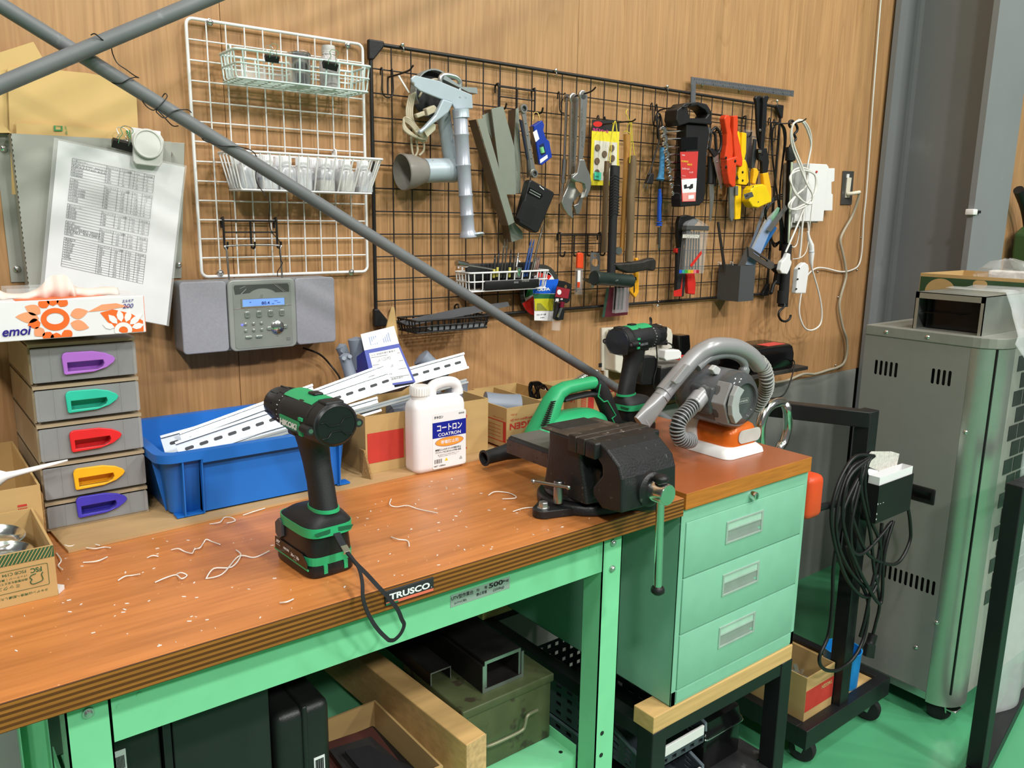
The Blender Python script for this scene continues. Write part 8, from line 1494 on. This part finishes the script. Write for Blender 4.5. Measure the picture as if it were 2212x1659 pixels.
def pbask(label, x0, x1, y0, y1, z0, z1):
    t = thing('plastic_basket', label, 'basket', ((x0+x1)/2, y1, z0), group='stacked plastic baskets under the cabinet'); m = MB(); th = .003; h = z1-z0
    m.box(x0, x1, y0, y1, z0, z0+th)
    def lat(P, n, k):
        sq = []
        for i in range(n):
            for j in range(k): a0, a1, b0, b1 = (i+.25)/n, (i+.75)/n, (j+.3)/k, (j+.75)/k; sq.append([P(a0, b0), P(a1, b0), P(a1, b1), P(a0, b1)])
        return sq
    for x in (x0, x1-th):
        P = lambda a, b: V(x, y0+.02+(y1-y0-.03)*a, z0+h*.04+h*.9*b*(.45+.55*min(1, a*2.5)))
        m.prism([V(x, y0, z0), V(x, y1, z0), V(x, y1, z1), V(x, y0+(y1-y0)*.42, z1), V(x, y0, z0+h*.45)], (th, 0, 0), lat(P, 10, 4))
    m.prism([V(x0, y0, z0), V(x1, y0, z0), V(x1, y0, z0+h*.45), V(x0, y0, z0+h*.45)], (0, th, 0), lat(lambda a, b: V(x0+(x1-x0)*a, y0, z0+h*.42*b), 7, 2)); m.prism([V(x0, y1-th, z0), V(x1, y1-th, z0), V(x1, y1-th, z1), V(x0, y1-th, z1)], (0, th, 0), lat(lambda a, b: V(x0+(x1-x0)*a, y1-th, z0+h*b), 8, 4))
    bb = B_('basket_body', m, PB, t, sm=0)
    for x in (x0, x1): B_('rim', MB().tube([V(x, y0, z0+h*.3), V(x, y0, z0+h*.46), V(x, y0+(y1-y0)*.42, z1), V(x, y1, z1)], .004, 6), M('basket_rim', '#66717a', rough=.4), bb, sm=40)
    B_('label_holder', MB().rbox(x0+.04, x1-.012, y0-.006, y0, z0+h*.28, z0+h*.5, .001), WHITEP, t, sm=0)
for lab, z in (('lower slate-grey perforated plastic basket of the pair under the cabinet', .1693), ('upper slate-grey perforated plastic basket of the pair under the cabinet', .2725)): pbask(lab, .225, .425, -.675, -.28, z, z+.10)
t = thing('lacquer_box', 'glossy black box with a lid handle beside the plastic baskets', 'box', (.51, -.5, .1693)); B_('box_body', MB().rbox(.452, .585, -.655, -.40, .1693, .255, .008), BLKGLOSS, t, sm=40); B_('lid', MB().loft([[V(a, b, z) for a, b in rrect(.448+k, .589-k, -.66+k, -.395-k, .012, 4)] for z, k in ((.255, .003), (.257, 0), (.262, 0), (.267, .004), (.292, .008), (.30, .03))]), BLKGLOSS, t, sm=45); B_('handle', MB().tube(smooth([V(.50, -.55, .30), V(.505, -.55, .318), V(.54, -.55, .318), V(.545, -.55, .30)], 4), .004, 8), CHROME, t, sm=60)
B_('silver_edge', MB().tube([V(a, b, .2565) for a, b in rrect(.4475, .5895, -.6605, -.3945, .012, 4)], .0015, 6, closed=True), CHROME, t, sm=60)
t = thing('tool_cart', 'black steel cart with casters, a wooden bed and a tall square post', 'cart', (1.04, -.43, 0)); cy0, cy1, cx0, cx1 = -.672, -.20, .845, 1.262; m = MB(); m.box(cx0, cx1, cy0, cy0+.03, .068, .122).box(cx0, cx1, cy1-.03, cy1, .068, .122).box(cx0, cx0+.03, cy0+.03, cy1-.03, .068, .122).box(cx1-.03, cx1, cy0+.03, cy1-.03, .068, .122); B_('bed_frame', m, DARKP, t, bev=.001); B_('wooden_bed', MB().box(cx0+.031, cx1-.031, cy0+.031, cy1-.031, .095, .112), LTWOOD, t, sm=0)
px0, px1 = 1.012, 1.054; B_('post', MB().box(px0, px1, -.663, -.623, .112, .93), DARKP, t, bev=.002); B_('top_bar', MB().prism([V(px0, -.6615, .889), V(px0, -.6615, .9295), V(px0+.04, -.6615, .9295), V(px0+.04, -.6615, .889)], (-.115, .24, 0)), DARKP, t, bev=.002)
for x, y in ((.895, -.635), (1.205, -.645), (.895, -.24), (1.205, -.24)):
    wh = B_('caster', MB().lathe([(0, -.012), (.030, -.012), (.034, -.008), (.034, .008), (.030, .012), (0, .012)], (x, y, .034), (1, .3, 0), 24), BLKRUB, t, sm=40); B_('fork', MB().prism([V(x+.016, y-.02, .068), V(x+.016, y+.02, .068), V(x+.016, y+.008, .03), V(x+.016, y-.008, .03)], (.002, 0, 0)).prism([V(x-.018, y-.02, .068), V(x-.018, y+.02, .068), V(x-.018, y+.008, .03), V(x-.018, y-.008, .03)], (.002, 0, 0)), ZINC, wh, sm=0)
yc = -.50
B_('chrome_loop', tb([(1650, 1010, yc), (1644, 960, yc), (1643, 920, yc), (1654, 887, yc), (1672, 872, yc), (1690, 870, yc+.01), (1700, 885, yc), (1702, 920, yc), (1694, 955, yc), (1685, 968, yc), (1680, 1010, yc)], .0125, 14, 5), CHROME, t, sm=60, label='bent chrome tube'); B_('knob', MB().cyl(at(1653, 872, y=yc), at(1655, 858, y=yc), .009), BLACK, t, sm=40)
t = thing('orange_case', 'rounded orange plastic case on a black bar behind the green cabinet', 'case', (.67, -.69, .745)); B_('case_body', MB().rbox(.640, .700, -.742, -.62, .752, .852, .016), M('case_orange', '#d24a22', rough=.4), t, sm=50); B_('bar', MB().cyl((.68, -.69, .751), (1.011, -.645, .70), .009), DARKP, t, sm=40)
t = thing('parts_carton', 'open cardboard carton with a red band full of metal parts, on the black cart', 'carton', (.93, -.5, .1122)); cb = B_('carton_body', obox(.878, 1.008, -.640, -.36, .1122, .243, .003), CARD, t, sm=0); B_('red_band', MB().box(.879, 1.008, -.6408, -.6402, .145, .205), RED, cb, sm=0); m = MB(); text_mb(m, 'TAKIGEN', (1.0, -.6411, .198), (-1, 0, 0), (0, 0, -1), .011, width=.05, bold=.03); B_('lettering', m, CARD, cb, sm=0); rr_ = random.Random(3); m = MB()
for i in range(60): m.cyl(V(.885+rr_.random()*.11, -.62+rr_.random()*.25, .17+rr_.random()*.02), V(.885+rr_.random()*.11, -.62+rr_.random()*.25, .175+rr_.random()*.025), .006, n=6)
o = one('metal_parts', 'loose shiny metal fasteners heaped in the carton on the cart', 'metal parts', m.rbox(.883, 1.003, -.63, -.37, .1165, .168, .004), ZINC, sm=0); o['kind'] = 'stuff'
for lab, pts, z0, z1 in (('upper rough wooden block of the stack behind the green cabinet', [(.88, -.34), (1.02, -.36), (1.04, -.24), (.88, -.24)], .2855, .375), ('lower rough wooden block of the stack behind the green cabinet', [(.88, -.33), (1.0, -.35), (1.02, -.235), (.88, -.235)], .1122, .285)): one('wooden_block', lab, 'block', MB().prism([V(a, b, z0) for a, b in pts], (0, 0, z1-z0)), OLDWOOD, group='wooden blocks on the cart', sm=0, bev=.004)
one('blue_tub', 'round bright blue plastic tub on the black cart', 'tub', MB().lathe([(0, 0), (.045, 0), (.047, .003), (.050, .105), (.0515, .108), (.0485, .108), (.0455, .005), (0, .005)], (1.135, -.590, .1125), (0, 0, 1), 36), M('tub_blue', '#1f8fdc', rough=.4), sm=40)
YH = -.70; hx = at(1900, 1085, y=YH).x; t = thing('black_holder', 'black magnetic holder box on the cart post', 'holder', tuple(at(1915, 1128, y=YH))); p = at(1900, 1048, y=YH); q = at(1963, 1118, y=YH); z0, z1 = at(1900, 1128, y=YH).z, at(1900, 1050, y=YH).z; B_('holder_body', obox(p.x, q.x, YH, -.6635, z0, z1, .002), BLACK, t, sm=0); m = MB()
for dz in (.01, .024, .05): m.box(p.x+.0005, p.x+.003, YH-.0004, YH, z0+dz, z0+dz+.004)
m.box(p.x+.012, p.x+.017, YH-.0004, YH, z0+.05, z0+.0508).box(p.x+.026, p.x+.031, YH-.0004, YH, z0+.05, z0+.0508); B_('wear_marks', m, PAPER, t, sm=0)
t = thing('white_carton', 'small white paper box with a raised flap, standing in the black holder', 'carton', (p.x+.02, -.68, z0+.003)); B_('carton_body', obox(p.x+.004, q.x-.004, YH+.003, -.668, z0+.0025, z1+.02, .001), PAPER, t, sm=0); B_('flap', MB().prism([V(p.x+.004, -.668, z1+.02), V(p.x+.05, -.668, z1+.02), V(p.x+.046, -.66, z1+.045), V(p.x+.006, -.66, z1+.04)], (0, .001, 0)), PAPER, t, sm=0)
one('paper_packet', 'crumpled white printed packet behind the small white box', 'packet', MB().prism(ats([(1872, 985), (1882, 975), (1925, 975), (1942, 980), (1936, 1008), (1905, 1020), (1876, 1008)], y=-.6664), (0, -.0012, 0)), M('packet_print', '#d2cec6', rough=.6, var=.2, scale=120), sm=0)
t = thing('extension_cable', 'thick black power cable hung in many loops on the cart post', 'cable', tuple(at(1850, 1440, y=-.69))); m = MB(); YC = -.676
for pts in ([(1888, 985), (1850, 985), (1822, 1020), (1800, 1080), (1796, 1130), (1810, 1200), (1835, 1260), (1870, 1290), (1895, 1260), (1902, 1180), (1880, 1120), (1868, 1050), (1875, 1000), (1888, 985)], [(1880, 990), (1840, 1010), (1815, 1070), (1806, 1130), (1815, 1190), (1845, 1245), (1880, 1268), (1900, 1230), (1912, 1150), (1925, 1128)], [(1876, 992), (1835, 1030), (1820, 1100), (1828, 1160), (1860, 1240), (1895, 1300), (1905, 1290), (1910, 1200), (1930, 1125)], [(1870, 1000), (1848, 1060), (1840, 1110), (1870, 1190), (1905, 1215), (1940, 1215), (1965, 1170), (1966, 1130), (1962, 1100)], [(1868, 1010), (1850, 1080), (1838, 1140), (1842, 1190), (1865, 1195), (1900, 1160), (1925, 1128)], [(1860, 1020), (1826, 1090), (1810, 1160), (1800, 1230), (1798, 1300), (1790, 1370), (1770, 1420), (1780, 1445), (1810, 1447), (1845, 1420), (1868, 1370), (1875, 1300), (1850, 1240), (1830, 1180)], [(1885, 985), (1864, 1000), (1860, 1060), (1880, 1150), (1888, 1230), (1900, 1300), (1892, 1345), (1884, 1375)], [(1905, 1130), (1898, 1200), (1880, 1280), (1868, 1340), (1858, 1375)]):
    n = len(pts); tb([(a, b, YC-.010*math.sin(PI*i/(n-1))-.004*(len(m.v) % 3)) for i, (a, b) in enumerate(pts)], .0046, 8, 5, m)
B_('cord', m, M('cord_black', '#161617', rough=.4), t, sm=60); B_('plug', tb([(1886, 1370, YC), (1880, 1390, YC), (1872, 1405, YC)], .012, 10, 3), BLACK, t, sm=60); B_('socket_end', pz([(1868, 1386), (1884, 1390), (1880, 1420), (1862, 1415)], YC-.004, .012), BLACK, t, sm=0, bev=.003)
MG = M('machine_grey', '#8b8b86', rough=.42, metal=.1, var=.02); MS = M('machine_stainless', '#c4c8c0', rough=.33, metal=.85, var=.03); mx0, mx1, my0, my1, mz0, mz1 = 1.335, 2.08, -.815, -.455, .085, 1.075
t = thing('floor_machine', 'tall grey machine on casters with vent slots and a rounded stainless corner', 'machine', (1.7, -.63, 0)); Z3 = lambda pts, z0, z1, **k: MB().prism([V(a, b, z0) for a, b in pts], (0, 0, z1-z0), **k)
sl = []
for z, ys in ((.985, [-.495-.0145*i for i in range(5)]+[-.655-.0145*i for i in range(4)]), (.395, [-.555-.0155*i for i in range(12)])):
    for y in ys: sl.append([V(mx0, a, b) for a, b in rrect(y-.0042, y+.0042, z-.021, z+.021, .004, 3)])
B_('side_panel', MB().prism([V(mx0, my1, mz0), V(mx0, -.742, mz0), V(mx0, -.742, mz1), V(mx0, my1, mz1)], (.0015, 0, 0), sl), MG, t, sm=0); B_('dark_core', MB().box(mx0+.02, mx1, -.80, my1, mz0+.01, mz1), DARKP, t, sm=0)
m = MB().rbox(mx0-.003, mx0+.01, -.70, -.625, .63, .675, .003); hd = B_('recessed_handle', m, BLACK, t, sm=40); B_('grip_slot', MB().rbox(mx0-.0038, mx0-.002, -.692, -.632, .642, .664, .002), BLKGLOSS, hd, sm=40)
cs = [(mx0+.0, -.7425)]+[(mx0+.068-.068*math.cos(math.radians(a)), -.747-.068*math.sin(math.radians(a))) for a in range(0, 91, 9)]+[(1.425, my0)]; m = MB().loft([[V(a, b, z) for z in (.055, mz1-.001)] for a, b in cs], cap=False, closed=False); B_('stainless_corner', m, MS, t, sm=60)
B_('lid', Z3([(mx0-.003, my1), (mx0-.003, -.742)]+[(mx0-.003+.07-.07*math.cos(math.radians(a)), -.747-.07*math.sin(math.radians(a))) for a in range(0, 91, 15)]+[(mx1, my0-.002), (mx1, my1)], mz1, mz1+.028), M('machine_lid', '#86877f', rough=.5, var=.08), t, sm=0, bev=.002)
fr = B_('front_panel', MB().box(1.425, mx1, my0, my0+.01, mz0, mz1), M('machine_front', '#a5a89e', rough=.4, metal=.2), t, sm=0); m = MB(); m2 = MB()
for r in range(15):
    for c in range(9):
        x = 1.452+c*.062-(.031 if r % 2 else 0); z = .345+r*.0475
        if x > 1.43: m.rbox(x, x+.055, my0-.0015, my0-.0005, z, z+.0415, .0004)
B_('grille_windows', m, M('grille_dark', '#3c433f', rough=.35, metal=.3, var=.2, scale=20), fr, sm=0); B_('base_rail', MB().box(mx0-.002, mx0+.04, -.742, my1, .062, .0845), ZINC, t, sm=0)
for y, z in ((-.755, .85), (-.745, .30), (-.70, .205), (-.515, 1.088), (-.63, 1.088)): B_('screw', MB().lathe([(.006, 0), (.004, .003), (0, .0035)], (mx0-.003 if y > -.744 else mx0, y, z), (-1, 0, 0), 14), CHROME, t, sm=50)
for x, y in ((1.375, -.765), (1.375, -.50), (2.03, -.765)): wh = B_('caster', MB().lathe([(0, -.013), (.027, -.013), (.032, -.009), (.032, .009), (.027, .013), (0, .013)], (x, y, .032), (.9, .4, 0), 26), BLKRUB, t, sm=40); B_('brake_fork', MB().prism([V(x-.018, y-.02, .062), V(x+.02, y-.02, .062), V(x+.012, y-.02, .028), V(x-.006, y-.02, .028)], (0, -.004, 0)).rbox(x-.012, x+.03, y-.05, y-.018, .04, .046, .002), CHROME, wh, sm=40)
tz = mz1+.0285; t = thing('steel_grill_box', 'stainless open-sided box with a dark interior on top of the grey machine', 'steel box', (1.5, -.66, tz)); x0, x1, y0, y1, z1 = 1.362, 1.62, -.752, -.572, 1.205; m = MB().box(x0, x1, y0, y1, z1-.002, z1).box(x0, x0+.003, y0, y1, z1-.017, z1)
for y in (y0, y1-.010): m.box(x0, x0+.003, y, y+.010, tz, z1)
m.box(x0, x1, y0, y0+.002, tz, z1).box(x0, x1, y1-.002, y1, tz, z1); B_('hood', m, MS, t, sm=0); B_('inner_box', MB().box(x0+.05, x1-.01, y0+.012, y1-.012, tz+.001, z1-.02).box(x0+.012, x0+.05, y0+.07, y1-.012, tz+.045, tz+.047), BLKGLOSS, t, sm=0)
t = thing('green_carton', 'long open green and brown carton behind the steel box on the grey machine', 'carton', (1.8, -.6, tz)); x0, x1, y0, y1, z1 = 1.66, 1.95, -.79, -.436, 1.238
cb = B_('carton_body', obox(x0, x1, y0, y1, tz, z1, .003), CARD, t, sm=0); B_('green_face', MB().box(x0-.0008, x0-.0002, y0, y1-.002, tz+.01, z1-.010), M('carton_green', '#2f4a2c', rough=.6, var=.15), cb, sm=0)
for yc_, zc_, r1_, r2_ in ((-.50, 1.185, .045, .04), (-.612, z1-.022, .02, .013)): B_('tan_circle', MB().prism([V(x0-.001, a, min(b, z1-.011)) for a, b in ell(yc_, zc_, r1_, r2_, 28)], (-.0003, 0, 0)), CARD, cb, sm=0)
t = thing('plastic_bag', 'crumpled clear bag of white packets on the green carton', 'bag', (1.76, -.65, z1-.03)); rg = []; rr_ = random.Random(5)
for k, (z, s) in enumerate(((-.03, 1.), (.005, 1.1), (.022, .9), (.040, .55), (.052, .2))): rg.append([V(1.76+.045*s*math.cos(a)*(1+.2*rr_.uniform(-1, 1)), -.640+.075*s*math.sin(a)*(1+.2*rr_.uniform(-1, 1)), z1+z+rr_.uniform(-.006, .006)) for a in [2*PI*i/16 for i in range(16)]])
B_('film', MB().loft(rg), FILM, t, sm=0); B_('packets', MB().rbox(1.73, 1.79, -.72, -.60, z1-.03, z1+.016, .004), M('packet_white', '#d8d6d2'), t, sm=0)
def film_pt(u, v):
    k = [(0, -.60, 1.213), (.12, -.756, 1.212), (.2, -.775, 1.17), (.28, -.83, 1.114), (.36, -.842, 1.04), (.7, -.86, .5), (1, -.872, .02)]; i = max(j for j in range(len(k)-1) if k[j][0] <= v); f = (v-k[i][0])/(k[i+1][0]-k[i][0]); y = k[i][1]+(k[i+1][1]-k[i][1])*f; z = k[i][2]+(k[i+1][2]-k[i][2])*f
    xl = 1.47 if v < .2 else (1.47-.13*(v-.2)/.1 if v < .3 else (1.34+.10*(v-.3)/.1 if v < .4 else 1.44+.02*math.sin(v*9))); x = xl+(2.08-xl)*u; a = .012*min(1, max(0, v-.22)*5)
    return V(x, y-abs(a)*(1+math.sin(u*17+v*5))-.01*max(0, v-.8)*math.sin(u*9), z+.006*math.sin(u*23)*(1-min(1, abs(v-.15)*4)))
m = MB(); nu, nv = 40, 50; m.add([film_pt(i/nu, j/nv) for j in range(nv+1) for i in range(nu+1)], [(j*(nu+1)+i, j*(nu+1)+i+1, (j+1)*(nu+1)+i+1, (j+1)*(nu+1)+i) for j in range(nv) for i in range(nu)])
o = one('plastic_sheet', 'clear plastic sheet draped over the grey machine down to the floor', 'plastic sheet', m, M('sheet_film', '#eef2f2', rough=.08, alpha=.26, spec=.9), sm=80); s_ = o.modifiers.new('solid', 'SOLIDIFY'); s_.thickness = .0004
t = thing('black_rack', 'black square-tube rack standing at the right edge in front of the machine', 'rack', (1.4, -.94, 0)); m = MB().box(1.168, 1.206, -.965, -.927, .035, .79); B_('post', m, DARKP, t, bev=.002); B_('top_bar', MB().box(1.2065, 1.9, -.965, -.927, .752, .79), DARKP, t, bev=.002); B_('base_bar', MB().box(.6, 1.9, -.97, -.925, .0, .034, Matrix.Translation((1.19, -.946, 0)) @ Matrix.Rotation(math.radians(10), 4, 'Z') @ Matrix.Translation((-1.19, .946, 0))), DARKP, t, bev=.002); B_('cloth_tie', MB().loft([[V(1.375+.02*k+.012*math.cos(a)*(1.3-.4*k), -.972, .77+.02*math.sin(a*3)+.012*math.sin(a)) for a in [2*PI*i/12 for i in range(12)]] for k in (0, 1, 2)]), M('cloth_blue', '#8fb4c8', rough=.8), t, sm=0)
t = thing('garden_tool', 'green and black power tool hanging on the wall beyond the steel column', 'power tool', tuple(at(2200, 590, y=-.06))); B_('handle', tb([(2200, 410, -.06), (2215, 450, -.06), (2222, 500, -.06), (2215, 530, -.06)], .022, 12, 4), BLACK, t, sm=60); B_('tool_body', pz([(2190, 505), (2205, 490), (2240, 480), (2240, 600), (2180, 600), (2186, 540)], -.04, .07), M('tool_darkgreen', '#33502c', rough=.4), t, sm=0, bev=.01)
t = T_('conduit_clip', 'pale conduit clip on the edge of the steel column', 'clip', 2108, 455, -.37); B_('clip_band', MB().rbox(2.118, 2.150, -.374, -.345, 1.418, 1.438, .003), WHITEP, t, sm=40); B_('clip_screw', MB().rbox(2.1502, 2.172, -.376, -.3685, 1.424, 1.434, .002), BLACK, t, sm=40)
SHAV = M('shaving_white', '#e6e4de', rough=.6)
for i, pts in enumerate(([(370, 1188), (385, 1185), (400, 1192), (415, 1195), (420, 1187), (432, 1183), (440, 1172), (446, 1165), (458, 1170), (475, 1176)], [(445, 1250), (480, 1240), (510, 1206), (525, 1200), (550, 1204), (582, 1190)], [(445, 1250), (462, 1228), (500, 1225), (520, 1200), (510, 1188)], [(255, 1254), (270, 1245), (285, 1243), (302, 1240)], [(335, 1258), (358, 1248), (380, 1242), (392, 1250), (404, 1243), (392, 1237), (382, 1240)], [(453, 1132), (475, 1128), (485, 1118), (500, 1118), (508, 1125), (490, 1130)], [(525, 1113), (545, 1106), (572, 1098)], [(183, 1183), (205, 1185), (225, 1182), (238, 1183)], [(180, 1215), (210, 1212), (232, 1203)], [(130, 1172), (150, 1180), (180, 1172), (215, 1178)], [(122, 1195), (132, 1210), (126, 1222), (135, 1230)], [(845, 1078), (842, 1090), (856, 1095), (880, 1092), (905, 1100), (945, 1108)], [(845, 1160), (860, 1165), (880, 1168), (884, 1180)], [(1055, 1070), (1070, 1062), (1100, 1065), (1115, 1075), (1085, 1078)], [(1108, 1105), (1130, 1098), (1150, 1096)], [(605, 1302), (620, 1300), (634, 1294)], [(318, 1205), (330, 1200), (342, 1202)])):
    m = MB(); P = [at(a, b, z=.9016+(.003 if k % 2 else 0)) for k, (a, b) in enumerate(pts)]; m.tube(smooth(P, 5), .0009, 5)
    one('plastic_shaving', 'thin curled white shaving lying loose on the orange-brown worktop', 'shaving', m, SHAV, group='white shavings on the worktop', sm=60)
rr_ = random.Random(11); m = MB()
for i in range(150):
    x, y = rr_.uniform(-.82, .2), -.735+.34*rr_.random()**1.3; a = rr_.uniform(0, PI); s = rr_.uniform(.0008, .0026); d = V(math.cos(a)*s, math.sin(a)*s, 0); e = V(-d.y, d.x, 0)*.35; c = V(x, y, .9003); m.prism([c-d-e, c+d-e, c+d+e, c-d+e], (0, 0, .0006))
o = one('sawdust', 'scattered pale specks of swarf over the worktop', 'swarf', m, SHAV, sm=0); o['kind'] = 'stuff'
one('card_scrap', 'small beige card scrap lying between the vise and the vacuum', 'scrap', MB().prism([at(1405, 985, z=.9035), at(1437, 974, z=.9035), at(1405, 965, z=.9035)], (0, 0, .0006)), CARD, sm=0)
wd = bpy.data.worlds.new('world'); SC.world = wd; wd.use_nodes = True
wd.node_tree.nodes['Background'].inputs['Color'].default_value = (.95, 1, .97, 1); wd.node_tree.nodes['Background'].inputs['Strength'].default_value = .26
def lamp(loc, tgt, pw, sx, sy, col=(1, .985, .95)):
    l = bpy.data.lights.new('ceiling_lamp', 'AREA'); l.shape = 'RECTANGLE'; l.size = sx; l.size_y = sy; l.energy = pw; l.color = col
    o = bpy.data.objects.new('ceiling_lamp', l); COL.objects.link(o); o.location = loc
    o.rotation_euler = (V(tgt)-V(loc)).to_track_quat('-Z', 'Y').to_euler(); return o
for x, y, z, p in ((-3.1, -7.0, 5.4, 300), (.9, -7.0, 5.4, 300), (4.6, -7.0, 5.4, 260), (-3.1, -4.6, 5.4, 210), (.9, -4.6, 5.4, 210), (4.6, -4.6, 5.4, 200), (-2.6, -2.2, 5.4, 110), (1.6, -2.2, 5.4, 110)):
    lamp((x, y, z), (x*.35, y*.45, 0), p, .42, .42)
vs = SC.view_settings; vs.view_transform = 'Standard'; vs.look = 'None'; vs.gamma = 1; vs.use_curve_mapping = False; vs.exposure = -0.95
